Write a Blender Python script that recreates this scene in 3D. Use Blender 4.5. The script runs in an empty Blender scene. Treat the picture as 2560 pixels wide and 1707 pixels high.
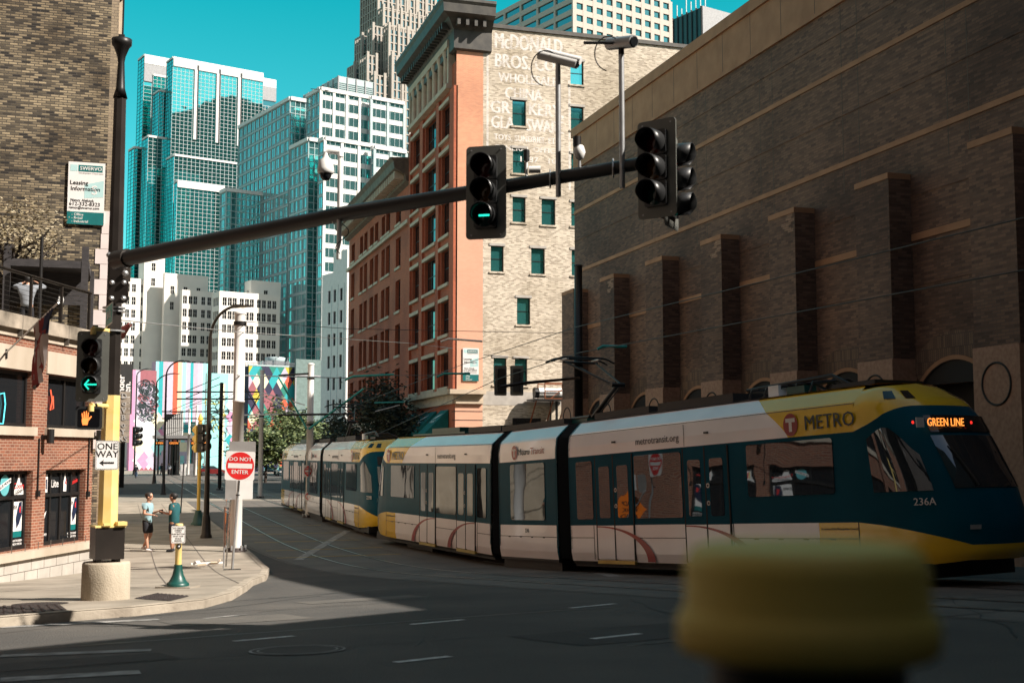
import bpy, math, random
from math import sin, cos, tan, pi, radians, atan2, sqrt
from mathutils import Vector, Matrix
random.seed(7)
C = bpy.context.scene.collection

# ------------------------------------------------------------ camera, sky, sun, exposure
PSI, PITCH, F = radians(17.4), radians(5.226), 3083.0      # F in pixels of the 2560 px wide photograph
CAM = Vector((0, 0, 3.2))
fwd = Vector((sin(PSI)*cos(PITCH), cos(PSI)*cos(PITCH), sin(PITCH)))
rgt = Vector((cos(PSI), -sin(PSI), 0)); upv = rgt.cross(fwd)
cd = bpy.data.cameras.new('camera'); cam = bpy.data.objects.new('camera', cd); C.objects.link(cam)
cd.sensor_width = 36; cd.lens = F/2560*36; cd.clip_start = .05; cd.clip_end = 6000
cam.location = CAM; cam.rotation_euler = (pi/2+PITCH, 0, -PSI)
cd.dof.use_dof = True; cd.dof.focus_distance = 45; cd.dof.aperture_fstop = 2.5
sc = bpy.context.scene; sc.camera = cam
sc.view_settings.view_transform = 'Standard'; sc.view_settings.look = 'None'
sc.view_settings.exposure = 1.15; sc.view_settings.gamma = 1
SUN = Vector((.80, -.60, .884)).normalized()
sl = bpy.data.lights.new('sun', 'SUN'); sl.energy = 4.3; sl.angle = radians(.5); sl.color = (1, .91, .81)
so = bpy.data.objects.new('sun', sl); C.objects.link(so); so.rotation_euler = SUN.to_track_quat('Z', 'Y').to_euler()
w = bpy.data.worlds.new('World'); sc.world = w; w.use_nodes = True
wn, wl = w.node_tree.nodes, w.node_tree.links
sky = wn.new('ShaderNodeTexSky'); sky.sky_type = 'NISHITA'; sky.sun_disc = False
sky.sun_elevation = radians(41.5); sky.sun_rotation = radians(127); sky.altitude = 300; sky.dust_density = .6
# teal ahead of the camera, warm tint added behind it to neutralise the fill
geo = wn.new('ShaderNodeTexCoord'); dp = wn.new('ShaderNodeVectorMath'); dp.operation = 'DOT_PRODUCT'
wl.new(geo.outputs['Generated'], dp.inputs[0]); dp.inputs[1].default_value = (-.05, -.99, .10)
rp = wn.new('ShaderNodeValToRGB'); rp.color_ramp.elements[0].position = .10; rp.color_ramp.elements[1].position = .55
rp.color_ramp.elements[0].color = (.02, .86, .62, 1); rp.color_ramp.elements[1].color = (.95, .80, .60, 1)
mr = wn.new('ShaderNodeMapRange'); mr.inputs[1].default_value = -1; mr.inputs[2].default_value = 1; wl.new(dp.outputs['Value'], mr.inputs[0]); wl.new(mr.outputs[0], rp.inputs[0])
tn = wn.new('ShaderNodeMix'); tn.data_type = 'RGBA'; tn.blend_type = 'MULTIPLY'; tn.inputs[0].default_value = 1
bg = wn['Background']; bg.inputs[1].default_value = .105
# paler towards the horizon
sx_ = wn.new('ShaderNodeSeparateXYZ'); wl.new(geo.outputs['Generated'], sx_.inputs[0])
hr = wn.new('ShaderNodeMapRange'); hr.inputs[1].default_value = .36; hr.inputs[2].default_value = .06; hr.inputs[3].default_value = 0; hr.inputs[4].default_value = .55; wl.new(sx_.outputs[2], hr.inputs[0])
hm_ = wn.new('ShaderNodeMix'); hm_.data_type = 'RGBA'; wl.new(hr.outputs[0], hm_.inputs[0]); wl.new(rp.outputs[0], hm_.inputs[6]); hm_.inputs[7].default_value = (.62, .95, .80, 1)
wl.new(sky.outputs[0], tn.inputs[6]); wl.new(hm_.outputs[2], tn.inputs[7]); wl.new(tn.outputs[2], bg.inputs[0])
sc.cycles.max_bounces = 6; sc.cycles.caustics_reflective = False; sc.cycles.caustics_refractive = False

# ------------------------------------------------------------ pixel -> place helpers
def ray(px, py): return fwd + rgt*((px-1280)/F) + upv*((853.5-py)/F)
def W(px, py, D): return CAM + ray(px, py)*D
def gz(y):
    t = 38-y
    if t <= 0: return 0.0
    if t < 8: return .0035*t*t
    t = min(t, 34); return .224+.056*(t-8)
def G(px, py, up=0.0):
    d = ray(px, py); D = 30.0
    for i in range(40):
        D = D*.5+.5*(gz(CAM.y+d.y*D)+up-CAM.z)/d.z
    return CAM+d*D
class PL:      # vertical plane through p0; a runs to the viewer's right, n is the outward normal
    def __init__(s, p0, u):
        s.p = Vector((p0[0], p0[1], 0)); s.u = Vector((u[0], u[1], 0)).normalized(); s.n = Vector((s.u.y, -s.u.x, 0))
        s.rz = atan2(s.u.y, s.u.x)
    def hit(s, px, py):
        d = ray(px, py); t = (s.p-CAM).dot(s.n)/d.dot(s.n); q = CAM+d*t
        return (q-s.p).dot(s.u), q.z
    def at(s, a, z, o=0): return Vector((s.p.x, s.p.y, 0))+s.u*a+s.n*o+Vector((0, 0, z))
    def M(s, a=0, z=0, o=0):   # text / flat frame on the wall: x = right, y = up, z = out
        q = s.at(a, z, o)
        return Matrix(((s.u.x, 0, s.n.x, q.x), (s.u.y, 0, s.n.y, q.y), (0, 1, 0, q.z), (0, 0, 0, 1)))

# ------------------------------------------------------------ objects
def T(x=0, y=0, z=0): return Matrix.Translation((x, y, z))
def RZ(a): return Matrix.Rotation(a, 4, 'Z')
def RX(a): return Matrix.Rotation(a, 4, 'X')
def RY(a): return Matrix.Rotation(a, 4, 'Y')
def tag(o, label=None, cat=None, group=None, kind=None):
    if label: o['label'] = label
    if cat: o['category'] = cat
    if group: o['group'] = group
    if kind: o['kind'] = kind
    return o
def thing(name, label, cat, loc=(0, 0, 0), rz=0, group=None):
    o = bpy.data.objects.new(name, None); C.objects.link(o); o.empty_display_size = .2
    o.location = loc; o.rotation_euler = (0, 0, rz); o['wm'] = 1
    return tag(o, label, cat, group)
def wmat(o):
    m = Matrix.LocRotScale(o.location, o.rotation_euler, o.scale)
    return wmat(o.parent) @ m if o.parent else m
class MB:
    def __init__(s): s.v = []; s.f = []; s.m = []; s.mats = []; s.sm = []
    def mi(s, mt):
        if mt not in s.mats: s.mats.append(mt)
        return s.mats.index(mt)
    def add(s, vs, fs, mt, sm=False, M=None):
        b = len(s.v); k = s.mi(mt)
        for q in vs:
            q = Vector(q); s.v.append(M @ q if M else q)
        for f in fs: s.f.append([b+i for i in f]); s.m.append(k); s.sm.append(sm)
        return s
    def box(s, x0, x1, y0, y1, z0, z1, mt, M=None):
        v = [(x, y, z) for z in (z0, z1) for y in (y0, y1) for x in (x0, x1)]
        return s.add(v, [(0, 2, 3, 1), (4, 5, 7, 6), (0, 1, 5, 4), (2, 6, 7, 3), (0, 4, 6, 2), (1, 3, 7, 5)], mt, False, M)
    def rbox(s, x0, x1, z0, z1, y0, y1, r, mt, M=None, n=4):    # rounded rectangle in XZ, extruded along Y
        pts = []
        for cx, cz, a0 in ((x1-r, z1-r, 0), (x0+r, z1-r, 90), (x0+r, z0+r, 180), (x1-r, z0+r, 270)):
            for i in range(n+1):
                a = radians(a0+90*i/n); pts.append((cx+r*cos(a), cz+r*sin(a)))
        return s.prism([(p[0], p[1]) for p in pts], y0, y1, mt, M)
    def prism(s, pts, y0, y1, mt, M=None):   # outline in XZ, extruded along Y
        n = len(pts)
        v = [(p[0], y0, p[1]) for p in pts]+[(p[0], y1, p[1]) for p in pts]
        return s.add(v, [list(range(n)), list(range(2*n-1, n-1, -1))]+[(i, i+n, (i+1) % n+n, (i+1) % n) for i in range(n)], mt, False, M)
    def tube(s, pts, r, mt, n=8, M=None, caps=True, sm=True):
        pts = [Vector(p) for p in pts]
        if not hasattr(r, '__len__'): r = [r]*len(pts)
        vs, fs = [], []; k = len(pts)
        prev = None
        for i, p in enumerate(pts):
            t = (pts[min(i+1, k-1)]-pts[max(i-1, 0)]).normalized()
            if prev is None:
                a = Vector((0, 0, 1)) if abs(t.z) < .9 else Vector((1, 0, 0))
                x = t.cross(a).normalized()
            else: x = (prev-t*prev.dot(t)).normalized()
            prev = x; y = t.cross(x)
            for j in range(n):
                a = 2*pi*(j+.5)/n; vs.append(p+x*(cos(a)*r[i])+y*(sin(a)*r[i]))
        for i in range(k-1):
            for j in range(n):
                fs.append((i*n+j, i*n+(j+1) % n, (i+1)*n+(j+1) % n, (i+1)*n+j))
        s.add(vs, fs, mt, sm, M)
        if caps: s.add(vs, [list(range(n-1, -1, -1)), [(k-1)*n+j for j in range(n)]], mt, False, M)
        return s
    def lathe(s, prof, mt, n=24, M=None, sm=True, a0=0, a1=2*pi):   # prof: (r, z)
        full = abs(a1-a0-2*pi) < 1e-6; cols = n if full else n+1
        vs = [(r*cos(a0+(a1-a0)*j/n), r*sin(a0+(a1-a0)*j/n), z) for r, z in prof for j in range(cols)]
        fs = []
        for i in range(len(prof)-1):
            for j in range(n):
                j2 = (j+1) % cols if full else j+1
                fs.append((i*cols+j, i*cols+j2, (i+1)*cols+j2, (i+1)*cols+j))
        s.add(vs, fs, mt, sm, M)
        if full:
            if prof[0][0] > 1e-4: s.add(vs, [list(range(n-1, -1, -1))], mt, False, M)
            if prof[-1][0] > 1e-4: s.add(vs, [[(len(prof)-1)*n+j for j in range(n)]], mt, False, M)
        return s
    def text(s, st, size, mt, M, off=.0, ext=.002, align='CENTER', sx=1):
        cu = bpy.data.curves.new('t', 'FONT'); cu.body = st; cu.size = size; cu.align_x = align; cu.align_y = 'CENTER'
        cu.extrude = ext; cu.resolution_u = 2
        ob = bpy.data.objects.new('t', cu); me = bpy.data.meshes.new_from_object(ob)
        for dx, dz in ([(0, 0)] if off <= 0 else [(-off*size*.8, 0), (off*size*.8, .0008), (0, .0016)]):   # bold: three strikes side by side
            s.add([(v.co.x*sx+dx, v.co.y, v.co.z+dz) for v in me.vertices], [tuple(p.vertices) for p in me.polygons], mt, False, M)
        bpy.data.objects.remove(ob); bpy.data.curves.remove(cu); bpy.data.meshes.remove(me)
        return s
    def mesh(s, name, inv=None):
        me = bpy.data.meshes.new(name)
        me.from_pydata([tuple(inv @ q) if inv else tuple(q) for q in s.v], [], s.f)
        for m_ in s.mats: me.materials.append(m_)
        me.polygons.foreach_set('material_index', s.m); me.polygons.foreach_set('use_smooth', s.sm)
        uv = me.uv_layers.new(name='UVMap').data
        for p in me.polygons:     # metres, box-projected
            n = p.normal
            if abs(n.z) > .8: tx, ty = Vector((1, 0, 0)), Vector((0, 1, 0))
            else: tx = Vector((-n.y, n.x, 0)).normalized(); ty = Vector((0, 0, 1))
            for li in p.loop_indices:
                q = s.v[me.loops[li].vertex_index]; uv[li].uv = (q.dot(tx), q.dot(ty))
        me.update(); return me
    def build(s, name, parent=None, local=False, loc=None, **kw):
        inv = None
        if parent and not local: inv = wmat(parent).inverted()
        if loc is not None and not parent: inv = T(*loc).inverted()
        o = bpy.data.objects.new(name, s.mesh(name, inv)); C.objects.link(o)
        if loc is not None and not parent: o.location = loc
        o.parent = parent; tag(o, **kw); return o
def copy_tree(o, parent=None, loc=None, rz=None, label=None, group=None, **kw):
    c = o.copy(); C.objects.link(c); c.parent = parent
    if loc is not None: c.location = loc
    if rz is not None: c.rotation_euler = (0, 0, rz)
    if label: c['label'] = label
    if group: c['group'] = group
    for ch in list(o.children): copy_tree(ch, c)
    return c

# ------------------------------------------------------------ materials
MT = {}
def nodes(name):
    m = bpy.data.materials.new(name); m.use_nodes = True; return m, m.node_tree.nodes, m.node_tree.links, m.node_tree.nodes['Principled BSDF']
def pbr(name, col, rough=.7, metal=0, var=.12, scale=2., bump=0, col2=None, spec=.5, bscale=None, streak=0, coat=0, detail=6):
    m, n, l, b = nodes(name); MT[name] = m
    b.inputs['Roughness'].default_value = rough; b.inputs['Metallic'].default_value = metal
    b.inputs['Specular IOR Level'].default_value = spec; b.inputs['Coat Weight'].default_value = coat
    b.inputs['Coat Roughness'].default_value = .05
    tc = n.new('ShaderNodeTexCoord'); nz = n.new('ShaderNodeTexNoise'); nz.inputs['Scale'].default_value = scale; nz.inputs['Detail'].default_value = detail
    if streak:
        mp = n.new('ShaderNodeMapping'); mp.inputs['Scale'].default_value = (1, 1, streak); l.new(tc.outputs['Object'], mp.inputs[0]); l.new(mp.outputs[0], nz.inputs[0])
    else: l.new(tc.outputs['Object'], nz.inputs[0])
    cr = n.new('ShaderNodeValToRGB'); c2 = col2 or [c*(1+var*1.2) for c in col]; c1 = col if col2 else [c*(1-var*1.2) for c in col]
    cr.color_ramp.elements[0].position = .32; cr.color_ramp.elements[1].position = .68
    cr.color_ramp.elements[0].color = (*c1, 1); cr.color_ramp.elements[1].color = (*c2, 1)
    l.new(nz.outputs[0], cr.inputs[0]); l.new(cr.outputs[0], b.inputs['Base Color'])
    if bump:
        bp = n.new('ShaderNodeBump'); bp.inputs['Strength'].default_value = bump; bp.inputs['Distance'].default_value = .02
        n2 = n.new('ShaderNodeTexNoise'); n2.inputs['Scale'].default_value = bscale or scale*12; n2.inputs['Detail'].default_value = 4
        l.new(tc.outputs['Object'], n2.inputs[0]); l.new(n2.outputs[0], bp.inputs['Height']); l.new(bp.outputs[0], b.inputs['Normal'])
    return m
def brick(name, c1, c2, mortar, bw=.22, bh=.075, ms=.010, rough=.85, bump=.6, stain=None, sscale=.6, spos=(.45, .62), bias=0.0, tilt=(0, 0)):
    m, n, l, b = nodes(name); MT[name] = m; b.inputs['Roughness'].default_value = rough
    uv = n.new('ShaderNodeUVMap'); uv.uv_map = 'UVMap'
    br = n.new('ShaderNodeTexBrick'); br.inputs['Scale'].default_value = 1
    br.inputs['Brick Width'].default_value = bw; br.inputs['Row Height'].default_value = bh; br.inputs['Mortar Size'].default_value = ms
    br.inputs['Color1'].default_value = (*c1, 1); br.inputs['Color2'].default_value = (*c2, 1); br.inputs['Mortar'].default_value = (*mortar, 1)
    br.inputs['Bias'].default_value = bias
    l.new(uv.outputs[0], br.inputs['Vector'])
    nz = n.new('ShaderNodeTexNoise'); nz.inputs['Scale'].default_value = sscale; nz.inputs['Detail'].default_value = 7
    l.new(uv.outputs[0], nz.inputs[0])
    cr = n.new('ShaderNodeValToRGB'); cr.color_ramp.elements[0].position = spos[0]; cr.color_ramp.elements[1].position = spos[1]
    cr.color_ramp.elements[0].color = (0, 0, 0, 1); cr.color_ramp.elements[1].color = (1, 1, 1, 1)
    mx = n.new('ShaderNodeMix'); mx.data_type = 'RGBA'; mx.blend_type = 'MULTIPLY'; st = stain or (.8, .8, .8)
    mx.inputs[7].default_value = (*st, 1)
    l.new(nz.outputs[0], cr.inputs[0]); l.new(cr.outputs[0], mx.inputs[0]); l.new(br.outputs[0], mx.inputs[6]); l.new(mx.outputs[2], b.inputs['Base Color'])
    bp = n.new('ShaderNodeBump'); bp.inputs['Strength'].default_value = bump; bp.inputs['Distance'].default_value = .012; bp.invert = True
    l.new(br.outputs['Fac'], bp.inputs['Height']); l.new(bp.outputs[0], b.inputs['Normal'])
    return m
def glow(name, col, e):
    m, n, l, b = nodes(name); b.inputs['Base Color'].default_value = (*[c*.2 for c in col], 1)
    b.inputs['Emission Color'].default_value = (*col, 1); b.inputs['Emission Strength'].default_value = e; MT[name] = m; return m
def glassy(name, col, rough=.03, metal=.9, wav=.0, wsc=1.5):
    m, n, l, b = nodes(name); b.inputs['Base Color'].default_value = (*col, 1); b.inputs['Roughness'].default_value = rough
    b.inputs['Metallic'].default_value = metal; MT[name] = m
    if wav:
        tc = n.new('ShaderNodeTexCoord'); nz = n.new('ShaderNodeTexNoise'); nz.inputs['Scale'].default_value = wsc; nz.inputs['Detail'].default_value = 1
        bp = n.new('ShaderNodeBump'); bp.inputs['Strength'].default_value = 1; bp.inputs['Distance'].default_value = wav
        l.new(tc.outputs['Object'], nz.inputs[0]); l.new(nz.outputs[0], bp.inputs['Height']); l.new(bp.outputs[0], b.inputs['Normal'])
    return m
asphalt = pbr('asphalt', (.044, .044, .043), .9, var=.3, scale=.35, bump=1.0, bscale=40, col2=(.096, .089, .079), detail=12)
concrete = pbr('concrete', (.19, .165, .13), .85, scale=.9, bump=.35, bscale=30, col2=(.33, .29, .235))
trackcon = pbr('track_concrete', (.085, .075, .066), .8, scale=.6, bump=.3, bscale=30, col2=(.15, .13, .112))
curbm = pbr('curb_stone', (.24, .205, .16), .85, scale=2, bump=.6, bscale=20, col2=(.40, .35, .28))
steel = pbr('rail_steel', (.34, .33, .31), .28, .9, scale=3)
darkslot = pbr('rail_slot', (.015, .014, .013), .7)
paintw = pbr('road_paint', (.36, .36, .34), .7, scale=9, col2=(.72, .72, .70))
paintworn = pbr('worn_road_paint', (.11, .11, .105), .8, scale=5, col2=(.38, .37, .35))
paintyel = pbr('yellow_line_paint', (.40, .27, .05), .8, scale=5, col2=(.55, .38, .08))
iron = pbr('cast_iron', (.05, .038, .035), .6, .5, scale=8, bump=.6, bscale=60)
metalk = pbr('black_metal', (.018, .017, .017), .42, .3, scale=3)
bronze = pbr('bronze_paint', (.026, .021, .018), .38, .3, scale=2, var=.2)
galv = pbr('galvanised', (.42, .43, .44), .38, .6, scale=5)
whitep = pbr('white_paint', (.72, .72, .70), .4, scale=3, var=.05)
polewhite = pbr('pole_white', (.66, .64, .61), .42, scale=2, var=.06, streak=.15)
yelp = pbr('yellow_paint', (.70, .50, .15), .5, scale=3, col2=(.78, .61, .27))
yelsig = pbr('yellow_signal_paint', (.72, .47, .07), .45, scale=5, col2=(.80, .56, .14))
greenp = pbr('green_paint', (.006, .062, .052), .4, scale=3)
rust = pbr('rust', (.20, .06, .02), .9, scale=8)
rubber = pbr('rubber', (.012, .012, .013), .75, scale=6)
signw = pbr('sign_white', (.74, .72, .70), .4, scale=2, var=.04)
signk = pbr('sign_black', (.012, .012, .012), .5)
signred = pbr('sign_red', (.62, .022, .022), .35, var=.08)
signgrey = pbr('sign_back_grey', (.32, .31, .30), .5, .3, scale=2)
signgreen = pbr('sign_green', (.0, .30, .28), .45)
tealdk = pbr('banner_teal', (.0, .13, .13), .5)
teallt = pbr('banner_pale_teal', (.40, .60, .60), .5, var=.05)
orange = pbr('sign_orange', (.95, .22, .015), .5, var=.05)
darkglass = glassy('dark_glass', (.045, .055, .06), .04, .75)
blackglass = glassy('black_glass', (.02, .022, .025), .05, .4)
# ============================================================ GROUND
def clip(poly, y, keep_above):
    out = []
    for i in range(len(poly)):
        a, b = poly[i], poly[(i+1) % len(poly)]
        ia, ib = (a[1] >= y) == keep_above, (b[1] >= y) == keep_above
        if ia: out.append(a)
        if ia != ib:
            t = (y-a[1])/(b[1]-a[1]); out.append((a[0]+(b[0]-a[0])*t, y))
    return out
def ysheet(mb, poly, dz, mt):
    ys = [p[1] for p in poly]; y0, y1 = min(ys), max(ys)
    cuts = [y0]+[k for k in range(4, 39) if y0 < k < y1]+[y1]
    for a, b in zip(cuts, cuts[1:]):
        q = clip(clip(poly, a, True), b, False) if b < y1 else clip(poly, a, True)
        if len(q) >= 3:
            mb.add([(x, y, gz(y)+dz) for x, y in q], [list(range(len(q)))], mt)
    return mb
road = ysheet(MB(), [(-500, -150), (700, -150), (700, 1500), (-500, 1500)], 0, asphalt).build('road', kind='structure')

def path(y):   # centre line of the near track
    pts = [(10.28, 200), (10.28, 47), (10.38, 42), (10.75, 38), (11.35, 33.5), (12.1, 29.8), (14.6, 20.3), (17.6, 8.7)]
    for (xa, ya), (xb, yb) in zip(pts, pts[1:]):
        if yb <= y <= ya: return xa+(xb-xa)*(ya-y)/(ya-yb)
    return 10.28
def smooth_path(y): return sum(path(min(199, max(9, y+k))) for k in range(-4, 5))/9
YS = [9+i*1.5 for i in range(30)]+[55+i*10 for i in range(15)]
def offs(y, o):
    x = smooth_path(y); dx = (smooth_path(y+.5)-smooth_path(y-.5))
    n = Vector((1, -dx, 0)).normalized(); return (x+n.x*o, y+n.y*o)
def ribbon(mb, o0, o1, dz, mt, ys=YS):
    for a, b in zip(ys, ys[1:]):
        q = [offs(a, o0), offs(a, o1), offs(b, o1), offs(b, o0)]
        mb.add([(x, y, gz(y)+dz) for x, y in q], [(0, 1, 2, 3)], mt)
tb = MB(); ribbon(tb, -6.2, 2.1, .004, trackcon)
tb.build('track_bed', kind='structure')
rl = MB()
for c0 in (0, -4.05):
    for g in (-.7175, .7175):
        ribbon(rl, c0+g-.09, c0+g+.09, .008, darkslot); ribbon(rl, c0+g-.035, c0+g+.035, .012, steel)
rl.build('tram_rails', kind='structure')
# pale concrete crossing further up the street, then the sunny plaza and station platform ground
pz = MB()
ysheet(pz, [(-40, 88), (60, 88), (60, 104), (-40, 104)], .006, concrete)
ysheet(pz, [(-60, 200), (120, 200), (120, 300), (-60, 300)], .006, concrete)
pz.build('pavement', kind='structure')
# corner pavement with its kerb
ck = [(0, 1555), (172, 1540), (333, 1528), (509, 1509), (580, 1490), (618, 1468)]
kp = [G(x, y, .07) for x, y in ck]
pts = [(-14, kp[0].y-3.6)]+[(p.x, p.y) for p in kp]+[(2.75, 27.6), (3.3, 30), (3.75, 33.4), (3.9, 38), (3.95, 60), (3.95, 84), (-14, 84)]
H = .14
sw = MB(); ysheet(sw, pts, H, concrete)
edge = pts[:-1]
kb = MB()
inner = []
for i, p in enumerate(edge):
    a = Vector(edge[max(i-1, 0)]); b = Vector(edge[min(i+1, len(edge)-1)]); t = (b-a).normalized(); inner.append((p[0]-t.y*.18, p[1]+t.x*.18))
for i in range(len(edge)-1):
    (ax, ay), (bx, by) = edge[i], edge[i+1]; (cx, cy), (dx, dy) = inner[i], inner[i+1]
    n = max(1, int(abs(by-ay)/2)+1)
    for k in range(n):
        f0, f1 = k/n, (k+1)/n
        L = lambda u, v, f: u+(v-u)*f
        o0 = (L(ax, bx, f0), L(ay, by, f0)); o1 = (L(ax, bx, f1), L(ay, by, f1)); i0 = (L(cx, dx, f0), L(cy, dy, f0)); i1 = (L(cx, dx, f1), L(cy, dy, f1))
        q = lambda p, z: (p[0], p[1], gz(p[1])+z)
        def mixp(p, r, f): return (p[0]+(r[0]-p[0])*f, p[1]+(r[1]-p[1])*f)
        b0, b1 = mixp(o0, i0, .18), mixp(o1, i1, .18)
        kb.add([q(o0, -.02), q(o1, -.02), q(o1, H-.02), q(o0, H-.02), q(b0, H+.008), q(b1, H+.008), q(i0, H+.008), q(i1, H+.008)],
               [(0, 1, 2, 3), (3, 2, 5, 4), (4, 5, 7, 6)], curbm)
sw.build('sidewalk', kind='structure'); kb.build('kerb', kind='structure')
# joints in the pavement
jm = pbr('joint', (.11, .095, .08), .9)
jt = MB()
def gline(mb, a, b, wd, mt, dz):
    a, b = Vector(a[:2]), Vector(b[:2]); t = (b-a).normalized(); s = Vector((-t.y, t.x))*wd/2; n = max(1, int((b-a).length/1))
    for i in range(n):
        p, q = a+(b-a)*i/n, a+(b-a)*(i+1)/n
        c = [p-s, q-s, q+s, p+s]; mb.add([(v.x, v.y, gz(v.y)+dz) for v in c], [(0, 1, 2, 3)], mt)
for y in (27.2, 30.4, 33.6, 36.8, 40, 43.2, 46.4, 50, 54, 58, 62, 66, 70): gline(jt, (-1.0, y), (3.5 if y > 31 else 2.6, y), .03, jm, H+.004)
for x in (.9, 2.3): gline(jt, (x, 25.2), (x, 80), .03, jm, H+.0045)
gline(jt, (-3.2, 24.3), (-.5, 26.9), .03, jm, H+.004); gline(jt, (-4, 25.9), (.4, 25.2), .03, jm, H+.0045)
jt.build('pavement_joints', kind='structure')
# plates and covers
def disc(c, r, mt, dz, n=32):
    mb = MB(); mb.add([(c.x+r*cos(2*pi*i/n), c.y+r*sin(2*pi*i/n), gz(c.y+r*sin(2*pi*i/n))+dz) for i in range(n)], [list(range(n))], mt)
    return mb
c = G(101, 1509, H); disc(c, .42, iron, H+.006).build('manhole_cover', loc=(c.x, c.y, gz(c.y)+H), label='round dark manhole cover in the pavement left of the concrete plinth', cat='manhole cover')
c = G(744, 1625); mh = disc(c, .50, asphalt, .006)
for r0, r1 in ((.50, .47), (.42, .40)):
    n = 40; mh.add([(c.x+r*cos(2*pi*i/n), c.y+r*sin(2*pi*i/n), gz(c.y+r*sin(2*pi*i/n))+.009) for r in (r0, r1) for i in range(n)], [(i, (i+1) % n, (i+1) % n+n, i+n) for i in range(n)], paintworn)
mh.build('manhole_cover', loc=(c.x, c.y, gz(c.y)), label='ringed manhole cover in the shaded road at the bottom of the view', cat='manhole cover')
def tactile(name, q, lab):
    P_ = [G(x, y, H) for x, y in q]; mb = MB(); ysheet(mb, [(p.x, p.y) for p in P_], H+.007, iron)
    a, b, d = P_[0], P_[1], P_[3]; nu, nv = max(3, int((b-a).length/.14)), max(3, int((d-a).length/.14))
    for i in range(nu):
        for j in range(nv):
            f, g = (i+.5)/nu, (j+.5)/nv
            p = a*(1-f)*(1-g)+b*f*(1-g)+P_[2]*f*g+d*(1-f)*g
            mb.lathe([(.03, 0), (.018, .012), (0, .013)], iron, 6, T(p.x, p.y, gz(p.y)+H+.008))
    c_ = sum(P_, Vector())/4; mb.build(name, loc=(c_.x, c_.y, gz(c_.y)+H), label=lab, cat='tactile plate')
tactile('tactile_plate', [(0, 1537), (168, 1525), (150, 1512), (0, 1515)], 'long studded iron plate at the kerb left of the concrete plinth')
tactile('tactile_plate', [(335, 1496), (425, 1502), (473, 1490), (392, 1483)], 'studded iron plate at the kerb in front of the push button post')
# painted marks
mk = MB()
def mark(x0, y0, x1, y1, wd, mt=paintw, dz=.007): gline(mk, G(x0, y0), G(x1, y1), wd, mt, dz)
for a in ((1028, 1561, 1160, 1549), (1425, 1520, 1537, 1509), (1480, 1597, 1600, 1584), (988, 1656, 1125, 1641), (584, 1603, 735, 1590)): mark(*a, .11)
mark(0, 1568, 395, 1548, .3, paintworn); mark(0, 1640, 378, 1625, .28, paintworn); mark(0, 1700, 350, 1680, .32, paintworn)
mark(510, 1546, 615, 1536, .1, paintworn); mark(1445, 1416, 1540, 1441, .35, paintworn); mark(745, 1400, 870, 1326, .3, paintworn, .013)
mk.build('road_markings', kind='structure')
ym = MB()
for y in (39, 42, 46, 50.5, 56): gline(ym, (4.6, y), (8.6, y+.4), .12, paintyel, .0135)
ym.build('yellow_road_lines', kind='structure')
cr = MB(); random.seed(12)
def crack(p, q, amp=.25, wd=.022, mt=darkslot, n=14):
    p, q = Vector(p), Vector(q); d = (q-p); s_ = Vector((-d.y, d.x)).normalized(); last = p; off = 0
    for i in range(1, n+1):
        off += random.uniform(-1, 1)*amp*.4; off *= .9; c_ = p+d*i/n+s_*off; gline(cr, last, c_, wd*random.uniform(.6, 1.3), mt, .006); last = c_
seal = pbr('crack_sealant', (.022, .021, .020), .45)
for a in (((-4, 18.2), (4, 20.4)), ((2, 19.2), (9, 22.6)), ((-2, 12.0), (12, 16.4)), ((3, 13), (5.5, 23)), ((-3, 15.2), (3.6, 22.9)), ((6, 10), (8, 19)), ((9, 11), (12.5, 17))): crack(a[0], a[1])
for a in (((-1, 14.6), (7, 17.4)), ((5, 12), (13, 14.4)), ((0, 20.8), (5, 24.6))): crack(a[0], a[1], .12, .055, seal)
cr.build('road_cracks', kind='structure')
pt_ = MB(); patchm = pbr('asphalt_patch', (.035, .034, .033), .9, var=.3, scale=.8, bump=.8, bscale=50, col2=(.060, .057, .053)); patchl = pbr('worn_asphalt_patch', (.085, .080, .072), .85, scale=1, bump=.8, bscale=50, col2=(.125, .115, .10))
for q_, mt_ in (([(4.6, 12.2), (7.9, 13.3), (7.4, 14.7), (4.2, 13.6)], patchm), ([(.8, 17.0), (2.6, 17.5), (2.3, 18.6), (.5, 18.1)], patchl), ([(8.2, 16.2), (10.8, 17.2), (10.5, 18.1), (7.9, 17.0)], patchm), ([(-1.6, 12.3), (.6, 12.9), (.4, 13.6), (-1.8, 13.0)], patchm), ([(3.0, 20.6), (5.2, 21.5), (5.0, 22.2), (2.8, 21.3)], patchl)): ysheet(pt_, q_, .0045, mt_)
pt_.build('road_patches', kind='structure')
tjm = pbr('track_joint', (.035, .032, .03), .9); tj = MB()
for y in range(14, 84, 3): a_, b__ = offs(y, -6.1), offs(y, 2.0); gline(tj, a_, b__, .03, tjm, .0065)
for o_ in (-6.1, -2.05, 2.0):
    for a_, b__ in zip(YS, YS[1:]):
        if b__ < 90: gline(tj, offs(a_, o_), offs(b__, o_), .03, tjm, .0068)
tj.build('track_bed_joints', kind='structure')

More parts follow.
